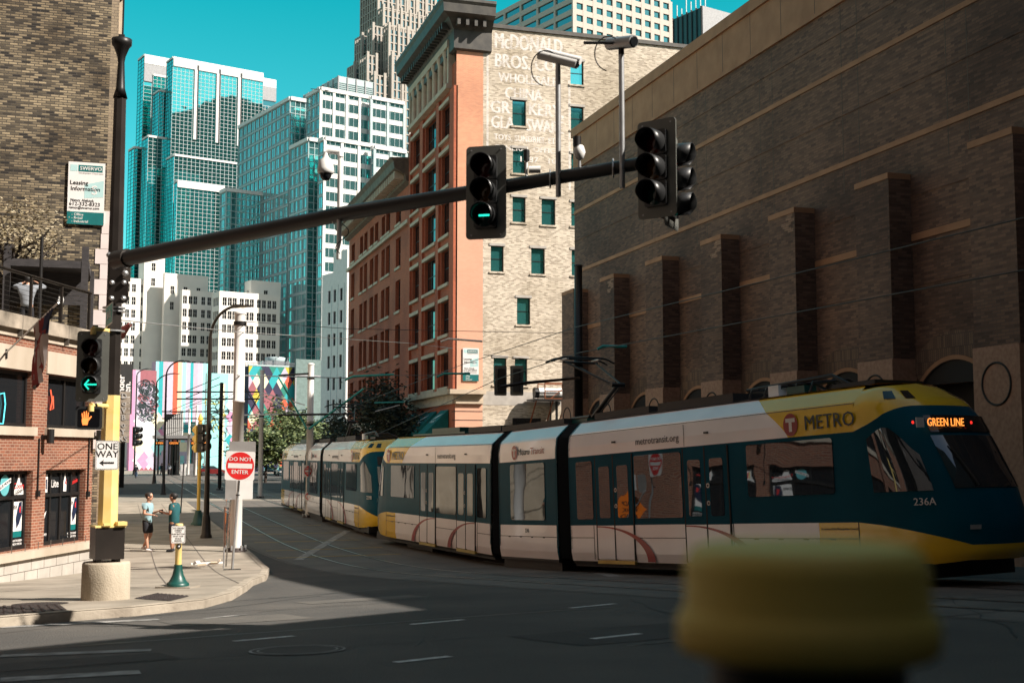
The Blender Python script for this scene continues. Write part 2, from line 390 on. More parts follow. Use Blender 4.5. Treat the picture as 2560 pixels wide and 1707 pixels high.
# ============================================================ WALL BUILDER
def wall(mb, P, a0, a1, z0, z1, holes, mt, depth=.22, rev=None, o=0):
    rev = rev or mt
    holes = [(max(a0, h[0]), min(a1, h[1]), max(z0, h[2]), min(z1, h[3])) for h in holes]
    us = sorted({round(v, 4) for v in [a0, a1]+[h[0] for h in holes]+[h[1] for h in holes]})
    zs = sorted({round(v, 4) for v in [z0, z1]+[h[2] for h in holes]+[h[3] for h in holes]})
    for i in range(len(us)-1):
        run = None
        for j in range(len(zs)-1):
            cu, cz = (us[i]+us[i+1])/2, (zs[j]+zs[j+1])/2
            inh = any(h[0] < cu < h[1] and h[2] < cz < h[3] for h in holes)
            if not inh:
                mb.add([P.at(us[i], zs[j], o), P.at(us[i+1], zs[j], o), P.at(us[i+1], zs[j+1], o), P.at(us[i], zs[j+1], o)], [(0, 1, 2, 3)], mt)
    for h in holes:
        c = [(h[0], h[2]), (h[1], h[2]), (h[1], h[3]), (h[0], h[3])]
        for k in range(4):
            p, q = c[k], c[(k+1) % 4]
            mb.add([P.at(*p, o), P.at(*q, o), P.at(*q, o-depth), P.at(*p, o-depth)], [(3, 2, 1, 0)], rev)
    return mb
def pbox(mb, P, a0, a1, z0, z1, o0, o1, mt):   # box standing off the wall plane from o0 to o1
    v = [P.at(a, z, o) for z in (z0, z1) for o in (o1, o0) for a in (a0, a1)]
    mb.add(v, [(0, 2, 3, 1), (4, 5, 7, 6), (0, 1, 5, 4), (2, 6, 7, 3), (0, 4, 6, 2), (1, 3, 7, 5)], mt); return mb
WU = {}
def win_mesh(wd, ht, style, fm, gm):
    """local: centred, x right, z up, front faces -y. returns (frame mesh, glass mesh)"""
    k = (round(wd, 2), round(ht, 2), style, fm.name, gm.name)
    if k in WU: return WU[k]
    f = MB(); t = .05 if style != 'far' else .09; hw, hh = wd/2, ht/2
    for b in ((-hw, hw, -hh, -hh+t), (-hw, hw, hh-t, hh), (-hw, -hw+t, -hh+t, hh-t), (hw-t, hw, -hh+t, hh-t)): f.box(b[0], b[1], -.04, .04, b[2], b[3], fm)
    if style in ('sash', 'far', 'sash3'): f.box(-hw+t, hw-t, -.03, .03, -t/2, t/2, fm)
    if style == 'sash3':
        for x in (-wd/6, wd/6): f.box(x-.03, x+.03, -.045, .045, -hh+t, hh-t, fm)
    if style == 'sash2' : f.box(-.04, .04, -.045, .045, -hh+t, hh-t, fm); f.box(-hw+t, hw-t, -.03, .03, -t/2, t/2, fm)
    if style == 'far2':
        f.box(-.045, .045, -.035, .035, -hh+t, hh-t, fm); f.box(-hw+t, hw-t, -.03, .03, -t/2, t/2, fm)
    g = MB(); g.box(-hw+.01, hw-.01, 0, .02, -hh+.01, hh-.01, gm)
    WU[k] = (f.mesh('window'), g.mesh('pane')); return WU[k]
def window(parent, P, h, o, style, fm, gm, sub=True, label=None):
    a = (h[0]+h[1])/2; z = (h[2]+h[3])/2; q = P.at(a, z, o)
    f, g = win_mesh(h[1]-h[0]-.01, h[3]-h[2]-.01, style, fm, gm)
    M = wmat(parent).inverted() @ T(*q) @ RZ(P.rz)
    ob = bpy.data.objects.new('window', f); C.objects.link(ob); ob.parent = parent; ob.matrix_local = M
    if label: ob['label'] = label
    go = bpy.data.objects.new('pane', g); C.objects.link(go); go.parent = ob
    return ob
def sill(wo, P, h, mt, lint=None, w=.12, hh=.2, out=.15, lh=.2):
    m = MB(); pbox(m, P, h[0]-w, h[1]+w, h[2]-hh, h[2], -.1, out, mt)
    o = m.build('sill', wo)
    if lint: m = MB(); pbox(m, P, h[0]-w, h[1]+w, h[3], h[3]+lh, -.1, out-.03, lint); m.build('lintel', wo)
def hitbox(P, x0, y0, x1, y1):
    a0, z1 = P.hit(x0, y0); a1, z0 = P.hit(x1, y1); return (min(a0, a1), max(a0, a1), min(z0, z1), max(z0, z1))

# ============================================================ BROWN GARAGE BUILDING ON THE RIGHT
bk_brown = brick('brown_brick', (.235, .145, .10), (.092, .060, .048), (.14, .10, .08), .30, .085, .010, stain=(.55, .52, .52), sscale=.16, bias=-.1)
stone_brown = pbr('brown_stone', (.30, .165, .090), .8, scale=1.2, col2=(.40, .23, .13))
stone_pink = pbr('pink_stone', (.28, .165, .11), .75, scale=9, col2=(.40, .245, .17), detail=8)
arch_brk = brick('arch_brick', (.22, .15, .10), (.12, .08, .06), (.09, .07, .06), .09, .34, .01)
patchb = brick('patched_brick', (.40, .26, .18), (.30, .19, .13), (.2, .15, .12), .30, .085, .01)
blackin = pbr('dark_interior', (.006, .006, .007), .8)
BW = PL((21.5, 0), (0, -1))        # a = -Y
gar = thing('parking_garage', 'long brown brick garage with tall piers running along the right side', 'building', (24, 30, 0))
YB0, YB1, ZT = 5.0, 58.0, 19.7
piers = [57.0-5.22*i for i in range(10)]
arches = []
m = MB()
for i in range(len(piers)-1):
    yc = (piers[i]+piers[i+1])/2; arches.append(yc)
holes = [(-(yc+1.45), -(yc-1.45), 3.4, 5.15) for yc in arches]
wall(m, BW, -YB1, -YB0, 0, ZT-2.0, holes, bk_brown, .5, stone_pink)
for yc in arches:     # segmental arch: cut made by a dark opening under a curved brick ring
    pass
B2 = [(21.5, YB0), (60, YB0), (60, YB1), (21.5, YB1)]
m.add([(21.5, YB1, 0), (60, YB1, 0), (60, YB1, ZT-2), (21.5, YB1, ZT-2)], [(3, 2, 1, 0)], bk_brown)
m.add([(21.5, YB0, 0), (60, YB0, 0), (60, YB0, ZT-2), (21.5, YB0, ZT-2)], [(0, 1, 2, 3)], bk_brown)
m.build('wall', gar)
m = MB(); m.add([(21.6, YB0+.1, ZT-.5), (60, YB0+.1, ZT-.5), (60, YB1-.1, ZT-.5), (21.6, YB1-.1, ZT-.5)], [(0, 1, 2, 3)], asphalt)
m.box(28, 60, 24, 46, ZT-.4, 32, bk_brown); m.build('roof', gar)  # unseen upper block added to shade the street beyond the men
m = MB(); pbox(m, BW, -YB1, -YB0, ZT-2.0, ZT-.45, -.4, .06, stone_brown); pbox(m, BW, -YB1-.06, -YB0, ZT-.45, ZT, -.5, .16, stone_brown)
m.box(21.5, 60, YB1, YB1+.06, ZT-2, ZT-.45, stone_brown)
pbox(m, BW, -YB1, -YB0, ZT-2.14, ZT-2.0, -.3, .09, stone_brown)
for i in range(24): pbox(m, BW, -YB1+1.1+i*2.2, -YB1+1.13+i*2.2, ZT-2, ZT-.45, .0, .063, jm)
m.build('parapet', gar)
for z in (15.3, 12.25):
    m = MB(); pbox(m, BW, -YB1, -YB0, z, z+.16, -.1, .035, stone_brown); m.build('stone_band', gar)
m = MB()
for a, b in zip(piers, piers[1:]): pbox(m, BW, -a+.2, -b-.2, 9.3, 9.5, -.1, .03, stone_brown)
m.build('stone_band', gar)
m = MB()
for z in (13.9, 16.6, 10.6, 8.0): pbox(m, BW, -YB1, -YB0, z, z+.05, -.05, .02, bk_brown)
for y in (53.5, 48.4, 43.1, 37.9, 32.6, 27.4): 
    for dy in (0, .9): pbox(m, BW, -y-dy, -y-dy+.035, 11.4, ZT-2.2, -.02, .004, jm)
m.build('wall_joints', gar)
ring = []
for i, y in enumerate(piers):
    P_ = MB(); a0, a1 = -y-.85, -y+.85
    pbox(P_, BW, a0, a1, 5.9, 11.1, 0, .75, bk_brown); pbox(P_, BW, a0, a1, 11.1, 11.27, 0, .77, stone_brown)
    pbox(P_, BW, a0-.02, a1+.02, 0, 5.9, 0, .8, stone_pink)
    # weathered brick patch under the cap
    if i in (1, 3, 4):
        random.seed(i)
        for k in range(7): q0 = a1-.15-random.uniform(.2, .75); pbox(P_, BW, q0, min(a1-.02, q0+random.uniform(.3, .7)), 11.08-.085*(k+1), 11.08-.085*k, .75, .753, patchb)
    o = P_.build('pier', gar)
    r = MB(); mtx = BW.M(-y, 4.95, .8)
    n = 28
    for r0, r1 in ((.56, .50),):
        r.add([(q*cos(2*pi*j/n)*1.0, q*sin(2*pi*j/n), z) for q, z in ((r0, 0), (r0-.015, .03), (r1+.015, .03), (r1, 0)) for j in range(n)],
              [(k*n+j, k*n+(j+1) % n, (k+1)*n+(j+1) % n, (k+1)*n+j) for k in range(3) for j in range(n)], darkslot, True, mtx)
    r.build('medallion', o)
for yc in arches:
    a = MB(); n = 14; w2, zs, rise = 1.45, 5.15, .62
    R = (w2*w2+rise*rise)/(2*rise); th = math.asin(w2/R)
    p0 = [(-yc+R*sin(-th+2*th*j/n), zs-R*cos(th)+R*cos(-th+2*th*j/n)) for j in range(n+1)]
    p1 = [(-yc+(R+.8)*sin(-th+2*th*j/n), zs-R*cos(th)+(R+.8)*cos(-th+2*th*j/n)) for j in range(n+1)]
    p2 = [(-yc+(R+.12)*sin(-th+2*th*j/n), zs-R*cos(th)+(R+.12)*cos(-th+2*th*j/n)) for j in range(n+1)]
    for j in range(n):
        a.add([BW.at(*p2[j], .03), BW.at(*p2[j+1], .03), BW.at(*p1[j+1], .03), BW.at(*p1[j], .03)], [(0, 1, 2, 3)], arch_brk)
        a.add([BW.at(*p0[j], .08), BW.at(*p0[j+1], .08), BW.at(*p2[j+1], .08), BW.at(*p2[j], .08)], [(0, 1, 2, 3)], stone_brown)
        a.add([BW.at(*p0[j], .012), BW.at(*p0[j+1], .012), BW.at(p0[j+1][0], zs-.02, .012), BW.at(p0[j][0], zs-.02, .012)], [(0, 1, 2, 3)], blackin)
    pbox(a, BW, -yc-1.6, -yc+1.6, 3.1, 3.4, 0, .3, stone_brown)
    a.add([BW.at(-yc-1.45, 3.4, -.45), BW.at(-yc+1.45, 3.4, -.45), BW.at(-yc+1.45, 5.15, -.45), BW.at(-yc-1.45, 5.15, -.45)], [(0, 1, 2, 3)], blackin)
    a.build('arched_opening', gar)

# ============================================================ OFFSTAGE: what shades the foreground and blocks sky light around and behind the camera
bk_off = brick('shade_brick', (.16, .12, .10), (.10, .08, .07), (.1, .09, .08))
ob = thing('office_block', 'brown block beside the viewpoint whose shadow falls over the road', 'building', (12, -8, 0))
m = MB()
pp = [(4.4, .6), (14, 6.7), (16.5, -30), (5.2, -30)]
m.add([(x, y, 0) for x, y in pp]+[(x, y, 15.2) for x, y in pp], [(0, 1, 5, 4), (1, 2, 6, 5), (2, 3, 7, 6), (3, 0, 4, 7), (4, 5, 6, 7)], bk_off); m.build('wall', ob)
m = MB(); d_ = Vector((.847, .53)); n_ = Vector((.53, -.847))
q = [Vector((14, 6.6)), Vector((14, 6.6))+d_*8.8]; q += [q[1]+n_*4.5, q[0]+n_*4.5]
m.add([(v.x, v.y, z) for z in (7.6, 15.2) for v in q], [(0, 1, 5, 4), (1, 2, 6, 5), (2, 3, 7, 6), (3, 0, 4, 7), (4, 5, 6, 7), (3, 2, 1, 0)], bk_off); m.build('shade_bridge', ob)  # unseen bridge added to carry the shadow edge across the tracks
def offbox(name, lab, x0, x1, y0, y1, h, mt, rz=0):
    t = thing(name, lab, 'building', ((x0+x1)/2, (y0+y1)/2, 0)); m = MB(); m.box(x0, x1, y0, y1, 0, h, mt); m.build('wall', t)
offbox('office_tower', 'tall dark tower behind the viewpoint mirrored in the glass towers', 268, 360, 30, 130, 238, metalk)
offbox('office_tower', 'lower dark tower behind the viewpoint mirrored in the glass towers', 218, 267, 30, 130, 158, metalk)
offbox('left_sky_block', 'unseen dark block added left of the viewpoint to keep sky light off the garage', -44, -8.5, -45, 15, 62, bk_off)  # added blocker: cuts western sky light on the near garage wall
offbox('south_sky_block', 'unseen wide block added behind the viewpoint to shut out southern sky light', -90, 110, -62, -36, 64, bk_off)  # added blocker: keeps southern sky light off the street
offbox('rear_sky_block', 'unseen tall block added behind the bar to dim the garage wall', -44, -14, 15.2, 41.5, 52, bk_off)  # added blocker: takes the sky above the bar away from the garage
rowb = pbr('row_building_render', (.40, .35, .29), .85, scale=.5)
rowa = pbr('row_building_brick', (.26, .21, .18), .85, scale=.5)
offbox('row_building', 'warm rendered building beyond the buff building on the left side of the street', -16, -1.0, 60, 84, 15, rowb)
offbox('row_building', 'red brown building past the first crossing on the left side of the street', -26, -3.2, 108, 190, 17, rowa)
# ============================================================ RED BRICK BUILDING WITH THE BUFF PARTY WALL
redbrk = brick('red_brick', (.50, .135, .06), (.38, .095, .045), (.34, .115, .065), .24, .075, .006, stain=(.75, .72, .72), sscale=.3, bump=.3)
palebrk = brick('salmon_brick', (.72, .31, .17), (.58, .23, .13), (.70, .44, .30), .24, .08, .010, stain=(.85, .85, .85), sscale=.2, bump=.3)
paintbrk = brick('painted_salmon_brick', (.70, .38, .26), (.66, .355, .24), (.60, .33, .22), .24, .08, .006, stain=(.93, .92, .92), sscale=.2, bump=.25)
buffbrk = brick('buff_brick', (.66, .58, .465), (.22, .175, .125), (.54, .47, .385), .26, .085, .012, stain=(.74, .72, .67), sscale=.22, spos=(.44, .68), bump=.12, bias=-.15)
limest = pbr('limestone', (.46, .37, .27), .8, scale=1.5, col2=(.58, .48, .36))
cornm = pbr('dark_cornice', (.045, .042, .038), .6, scale=2, col2=(.085, .078, .065))
cornb = pbr('brown_cornice', (.10, .075, .055), .7, scale=2, col2=(.18, .14, .10))
whiteblk = pbr('white_painted_block', (.40, .37, .33), .8, scale=2)
YF = 81.6
FS = PL((21.5, 0), (0, -1)); FF = PL((21.5, YF), (1, 0))
bl = thing('brick_warehouse', 'tall red brick warehouse with dark cornice and a buff brick side wall with faded lettering', 'building', (30, 90, 0))
Yt = 95.9; XE = 52; HT = 33.3
# street side, tall part: bays
bays = []
for x0, x1 in ((1031, 1051), (1062, 1092), (1103, 1126)):
    a0, _ = FS.hit(x0, 700); a1, _ = FS.hit(x1, 700); bays.append((a0, a1))
rows = [(25.7, 28.2), (22.2, 24.7), (18.7, 21.2), (15.2, 17.7), (11.6, 14.0), (7.9, 10.3)]
holes = [(b[0], b[1], r[0], r[1]) for b in bays for r in rows]
m = MB(); wall(m, FS, -Yt, -YF, 7.5, HT-2.6, holes+[(bays[0][0]-.1, bays[2][1]+.1, 29.5, 32.0-2.0)], redbrk, .35)
gh = [(FS.hit(1014, 1050)[0], FS.hit(1044, 1050)[0], .3, 6.1), (FS.hit(1063, 1050)[0], FS.hit(1092, 1050)[0], .3, 6.1), (FS.hit(1104, 1050)[0], FS.hit(1122, 1050)[0], .3, 6.1)]
wall(m, FS, -Yt, -YF, 0, 6.7, gh, redbrk, .5)
m.build('wall', bl)
pil = MB()
ed = [-Yt]+[v for b in bays for v in b]+[-YF]
for a0, a1 in ((-Yt, bays[0][0]-.25), (bays[0][1]+.25, bays[1][0]-.25), (bays[1][1]+.25, bays[2][0]-.25), (bays[2][1]+.25, -YF)):
    pbox(pil, FS, a0, a1, 7.6, 28.9, -.1, .18, redbrk)
pil.build('pilaster', bl)
for h in holes: sill(window(bl, FS, h, -.28, 'sash3' if h[1]-h[0] > 3 else 'sash2', metalk, darkglass), FS, h, limest, limest, .15, .22, .25, .26)
# arcade with columns under the cornice
ar = MB(); a0, a1 = bays[0][0]-.3, bays[2][1]+.3
pbox(ar, FS, a0, a1, 29.0, 29.35, -.2, .45, limest); pbox(ar, FS, a0, a1, 32.0, 32.5, -.2, .4, limest)
pbox(ar, FS, a0, a0+.35, 29.35, 32.0, -.2, .3, limest); pbox(ar, FS, a1-.35, a1, 29.35, 32.0, -.2, .3, limest)
ar.add([FS.at(a0, 29, -.3), FS.at(a1, 29, -.3), FS.at(a1, 32.5, -.3), FS.at(a0, 32.5, -.3)], [(0, 1, 2, 3)], limest)
n = 7
for i in range(n):
    c_ = FS.at(a0+.35+(a1-a0-.7)*(i+.5)/n, 0, .1)
    ar.lathe([(.32, 29.35), (.26, 29.5), (.25, 31.5), (.34, 31.75), (.36, 32)], limest, 12, T(c_.x, c_.y, 0))
ar.build('arcade', bl)
# ground storey shop fronts + ledge
for P_, u0, u1 in ((FS, -Yt, -YF), (FF, 0, 1.95)):
    lg = MB(); pbox(lg, P_, u0, u1+(.0), 6.65, 6.9, 0, .2, limest); pbox(lg, P_, u0, u1, 6.9, 7.3, 0, .12, limest); pbox(lg, P_, u0-(.5 if P_ is FF else 0), u1+.1, 7.3, 7.62, -.02, .55, limest)
    lg.build('stone_ledge', bl)
for h in gh: window(bl, FS, h, -.4, 'sash3', metalk, darkglass)
# salmon strip facing the viewer
st = MB()
wall(st, FF, 0, 1.95, 21.6, HT-1.9, [], palebrk); wall(st, FF, 0, 1.95, 7.55, 21.6, [], paintbrk); wall(st, FF, 0, 1.95, 0, 6.7, [], paintbrk)
st.build('painted_strip', bl)
gr = MB()
for k in range(10): pbox(gr, FF, 0, 1.95, .7+.6*k, .76+.6*k, -.02, .006, darkslot)
for k in range(10): pbox(gr, FS, -YF-.9, -YF, .7+.6*k, .76+.6*k, -.02, .006, darkslot)
gr.build('rustication', bl)
# buff wall with its windows
bw_px = [(1281, 249, 1315, 317), (1282, 370, 1314, 435), (1281.5, 492, 1314, 557), (1354, 497, 1388.5, 564), (1426, 152, 1459, 214), (1427, 266, 1459, 327), (1428, 384, 1460, 447),
         (1428, 505, 1460, 567), (1227, 614, 1259, 680), (1328, 620, 1362, 686), (1429, 624, 1462, 690), (1292.5, 744, 1325.5, 812), (1234, 894, 1266, 962), (1287, 896, 1318, 964)]
bh = [hitbox(FF, *q) for q in bw_px]
m = MB(); wall(m, FF, 1.95, XE-21.5, 0, HT, bh, buffbrk, .3); m.build('side_wall', bl)
tealwin = glassy('teal_window_glass', (.16, .75, .74), .05, .9)
for h in bh: 
    f = window(bl, FF, h, -.2, 'sash', metalk, tealwin); sill(f, FF, h, buffbrk, whiteblk, .12, .12, .08, .18)
cp = MB(); pbox(cp, FF, 2.2, XE-21.5, HT, HT+.28, -.4, .12, cornm); pbox(cp, FF, 1.95, 2.2, HT-1.9, HT+.2, -.4, .1, cornm); cp.build('coping', bl)
m = MB(); m.add([(21.7, YF+.3, HT-.6), (XE, YF+.3, HT-.6), (XE, Yt, HT-.6), (21.7, Yt, HT-.6)], [(0, 1, 2, 3)], asphalt)
m.add([(XE, YF, 0), (XE, Yt+29, 0), (XE, Yt+29, HT), (XE, YF, HT)], [(0, 1, 2, 3)], buffbrk)
m.add([(21.5, Yt, 0), (XE, Yt, 0), (XE, Yt, HT), (21.5, Yt, HT)], [(3, 2, 1, 0)], redbrk); m.build('roof', bl)
# big cornice, swept round the corner
co = MB(); prof = [(0, HT-1.9), (.25, HT-1.8), (.28, HT-.5), (.8, HT+.2), (1.25, HT+.4), (1.3, HT+1.0), (1.42, HT+1.2), (1.42, HT+1.4), (0, HT+1.7)]
def sweep(mb, prof, pts, mt):    # pts: list of (x,y, nx,ny) mitred
    n = len(prof)
    vs = [(x+nx*o, y+ny*o, z) for x, y, nx, ny in pts for o, z in prof]
    fs = [(i*n+j, i*n+j+1, (i+1)*n+j+1, (i+1)*n+j) for i in range(len(pts)-1) for j in range(n-1)]
    mb.add(vs, fs, mt); mb.add(vs, [list(range(n)), [(len(pts)-1)*n+j for j in range(n-1, -1, -1)]], mt)
sweep(co, prof, [(21.5, Yt, -1, 0), (21.5, YF, -1, -1), (24.0, YF, 0, -1)], cornm)
for k in range(22):
    a = -Yt+.4+k*.64; pbox(co, FS, a, a+.22, HT-.35, HT+.1, .2, 1.0, cornm)
for k in range(4): pbox(co, FF, -.2+k*.62, .02+k*.62, HT-.35, HT+.1, .2, 1.0, cornm)
co.build('cornice', bl)
# faded lettering: limewash worn into the bricks
gm, gn, gl_, gb = nodes('faded_lime_lettering')
gb.inputs['Base Color'].default_value = (.92, .88, .84, 1); gb.inputs['Roughness'].default_value = .9
uvn = gn.new('ShaderNodeTexCoord'); nz1 = gn.new('ShaderNodeTexNoise'); nz1.inputs['Scale'].default_value = 1.3; nz1.inputs['Detail'].default_value = 9
brn = gn.new('ShaderNodeTexBrick'); brn.inputs['Scale'].default_value = 1; brn.inputs['Brick Width'].default_value = .26; brn.inputs['Row Height'].default_value = .085; brn.inputs['Mortar Size'].default_value = .02
uvx = gn.new('ShaderNodeUVMap'); uvx.uv_map = 'UVMap'; gl_.new(uvx.outputs[0], brn.inputs[0]); gl_.new(uvn.outputs['Object'], nz1.inputs[0])
brn.inputs['Color1'].default_value = (1, 1, 1, 1); brn.inputs['Color2'].default_value = (.2, .2, .2, 1); brn.inputs['Mortar'].default_value = (.1, .1, .1, 1)
mxa = gn.new('ShaderNodeMath'); mxa.operation = 'MULTIPLY_ADD'; gl_.new(brn.outputs[0], mxa.inputs[0]); mxa.inputs[1].default_value = .28; gl_.new(nz1.outputs[0], mxa.inputs[2])
crr = gn.new('ShaderNodeValToRGB'); crr.color_ramp.elements[0].position = .36; crr.color_ramp.elements[1].position = .68; gl_.new(mxa.outputs[0], crr.inputs[0])
mul = gn.new('ShaderNodeMath'); mul.operation = 'MULTIPLY'; gl_.new(crr.outputs[0], mul.inputs[0]); mul.inputs[1].default_value = .66
gl_.new(mul.outputs[0], gb.inputs['Alpha'])
gm.use_backface_culling = False
fl = MB()
def ghost(st, xc, y, hpx, wpx):
    a, z = FF.hit(xc, y); k = 3083/85.5; size = hpx/k/.70
    cu = bpy.data.curves.new('t', 'FONT'); cu.body = st; cu.size = size; ob_ = bpy.data.objects.new('t', cu); me = bpy.data.meshes.new_from_object(ob_)
    wd = max(v.co.x for v in me.vertices)-min(v.co.x for v in me.vertices); bpy.data.objects.remove(ob_); bpy.data.meshes.remove(me)
    fl.text(st, size, gm, FF.M(a, z, .006), off=.045, ext=0, sx=(wpx/k)/wd)
ghost('McDONALD', 1322, 112, 40, 182); ghost('BROS. CO.', 1316, 160, 36, 168); ghost('WHOLESALE', 1320, 201, 24, 158); ghost('CHINA,', 1312, 238, 30, 105)
ghost('GR', 1250, 270, 32, 52); ghost('KERY,', 1365, 278, 32, 92); ghost('GLA', 1256, 308, 32, 60); ghost('SWARE', 1362, 318, 32, 100)
ghost("TOYS, SUNDRIES, ETC.", 1320, 349, 15, 180); ghost('GENERAL OFFICE', 1318, 374, 13, 175); ghost('1887   107', 1350, 402, 14, 110)
for y0, y1, x0, x1 in ((385, 900, 1214, 1217),): pass
for x in (1216, 1421):
    a, _ = FF.hit(x, 300); a = max(a, 2.0); fl.add([FF.at(a, HT-1.5 if x < 1300 else 30, .005), FF.at(a+.16, HT-1.5 if x < 1300 else 30, .005), FF.at(a+.16, 22, .005), FF.at(a, 22, .005)], [(0, 1, 2, 3)], gm)
fl.build('faded_lettering', bl)
wb = MB(); a0, z0 = FF.hit(1214, 1012); a1, z1 = FF.hit(1406, 981); pbox(wb, FF, 1.95, a1, z0, z1, 0, .012, whiteblk); wb.build('whitewashed_band', bl)
# awnings over the shop fronts
awn = pbr('teal_canvas', (.0, .14, .14), .8, scale=4)
t0 = None
for i, h in enumerate(gh[1:] if False else (gh[0], gh[1], gh[2])):
    t = thing('awning', ['teal awning furthest up the street on the brick warehouse', 'teal awning in the middle of the brick warehouse shop fronts', 'teal awning nearest the corner of the brick warehouse'][i], 'awning', tuple(FS.at((h[0]+h[1])/2, 3.2)), 0, 'teal awnings')
    m = MB(); A, B_ = h[0]-.1, h[1]+.1
    v = [FS.at(A, 6.3, .06), FS.at(B_, 6.3, .06), FS.at(B_, 4.7, 1.7), FS.at(A, 4.7, 1.7), FS.at(B_, 4.5, 1.7), FS.at(A, 4.5, 1.7), FS.at(A, 4.5, .06), FS.at(B_, 4.5, .06)]
    m.add(v, [(0, 1, 2, 3), (3, 2, 4, 5), (0, 3, 5, 6), (1, 7, 4, 2)], awn); cv = m.build('canvas', t)
    m = MB(); c0, c1 = FS.at((A+B_)/2, 4.15, .90), FS.at((A+B_)/2, 3.7, 1.35)
    u = FS.u; up_ = (FS.at(0, 6.3, .06)-FS.at(0, 4.7, 1.7)).normalized(); nn = u.cross(up_)
    o_ = FS.at((A+B_)/2, 5.5, .88)+nn*.03
    MX = Matrix(((u.x, up_.x, nn.x, o_.x), (u.y, up_.y, nn.y, o_.y), (u.z, up_.z, nn.z, o_.z), (0, 0, 0, 1)))
    m.text('music', .52, signw, MX, off=.02); m.add([MX @ Vector(q_) for q_ in ((-.7, .15, .01), (.2, .32, .01), (1.1, .75, .01), (.1, .55, .01))], [(0, 1, 2, 3)], signw)
    m.build('lettering', t)
# low brick part further back
m = MB(); H2 = 25.4; YL = 124.5
cols = [(877, 885), (898, 905.5), (908.5, 916.5), (923, 932), (935, 943.6), (952, 960.5), (963, 973), (988, 1000)]
rw = [(22.5, 24.3), (18.8, 21.3), (15.1, 17.7), (11.4, 14.0), (7.8, 10.3)]
hs = []
for x0, x1 in cols:
    a0, _ = FS.hit(x0, 800); a1, _ = FS.hit(x1, 800)
    hs += [(a0, a1, r[0], r[1]) for r in rw]
wall(m, FS, -YL, -Yt, 0, H2, hs+[(-YL+2+i*4.4, -YL+5+i*4.4, .8, 4.2) for i in range(6)], redbrk, .4)
m.add([(21.5, YL, 0), (XE, YL, 0), (XE, YL, H2), (21.5, YL, H2)], [(3, 2, 1, 0)], redbrk)
b2 = thing('brick_warehouse', 'lower red brick warehouse with bracketed cornice and paired tall windows behind the dark tree', 'building', (30, 110, 0))
m.build('wall', b2)
m = MB(); m.add([(21.6, Yt, H2), (XE, Yt, H2), (XE, YL, H2), (21.6, YL, H2)], [(0, 1, 2, 3)], asphalt); m.build('roof', b2)
for h in hs: sill(window(b2, FS, h, -.33, 'sash', metalk, blackglass), FS, h, limest, None, .1, .22, .12)
for i in range(6): window(b2, FS, (-YL+2+i*4.4, -YL+5+i*4.4, .8, 4.2), -.33, 'sash2', metalk, blackglass)
m = MB(); pbox(m, FS, -YL, -Yt, 21.75, 22.05, -.1, .3, limest); m.build('stone_ledge', b2); m = MB(); pbox(m, FS, -YL, -Yt, 5.3, 6.2, -.1, .3, limest); m.build('stone_ledge', b2)
m = MB(); pr = [(0, H2-.4), (.4, H2-.2), (.5, H2+.3), (1.35, H2+.75), (1.45, H2+1.3), (1.7, H2+1.6), (0, H2+1.7)]
sweep(m, pr, [(21.5, YL+.6, -1, 0), (21.5, Yt+.02, -1, 0)], cornb)
for k in range(38): pbox(m, FS, -YL+.3+k*.74, -YL+.65+k*.74, H2, H2+.6, .3, 1.25, limest)
m.build('cornice', b2)

# leasing sign boards
def banner(loc_M, wd, ht, lab, grp):
    """white banner with teal head and foot; loc_M: flat frame centred on the banner"""
    q = loc_M.translation
    t = thing('leasing_sign', lab, 'sign', tuple(q), 0, grp)
    m = MB(); m.box(-wd/2, wd/2, -ht/2, ht/2, -.04, 0, signw, loc_M); bd = m.build('board', t)
    m = MB(); L = loc_M; x = lambda f: -wd/2+f*wd; y = lambda f: ht/2-f*ht
    def r(x0, x1, y0, y1, mt, z=.004): m.box(x(x0), x(x1), y(y1), y(y0), -.002, z, mt, L)
    r(.05, .25, .045, .15, teallt); r(.27, .93, .045, .15, tealdk); r(.0, 1, .80, 1, tealdk)
    m.add([L @ Vector(v) for v in ((x(.45), y(.58), .003), (x(.45), y(.36), .003), (x(.97), y(.28), .003), (x(.97), y(.55), .003))], [(0, 1, 2, 3)], teallt)
    m.build('print', t)
    m = MB(); TM = lambda fx, fy, z=.006: L @ T(x(fx), y(fy), z)
    m.text('SWERVO', .085*wd*1.75, signw, TM(.61, .10), off=.03); m.text('Development Corporation', .062*wd, signgrey, TM(.62, .175, .002))
    m.text('S', .38*wd, signw, TM(.72, .45, .004), off=.02)
    m.text('Leasing', .17*wd, signk, TM(.30, .335, .007), off=.012); m.text('Information', .17*wd, signk, TM(.48, .43, .007), off=.012)
    m.text('Nancy Aleksuk', .105*wd, signk, TM(.40, .615), off=.01); m.text('612-332-8323', .15*wd, signk, TM(.47, .675), off=.015); m.text('nancy@swervo.com', .10*wd, signk, TM(.46, .735), off=.01)
    for k, s_ in enumerate(('- Office', '- Retail', '- Industrial')): m.text(s_, .105*wd, signw, TM(.12, .845+.055*k), off=.02, align='LEFT')
    m.build('lettering', t)
a0, a1, z0, z1 = hitbox(FF, 1156.5, 870, 1196, 953)
banner(FF.M((a0+a1)/2, (z0+z1)/2, .09), a1-a0, z1-z0, 'white and teal leasing banner on the salmon corner of the brick warehouse', 'leasing banners')

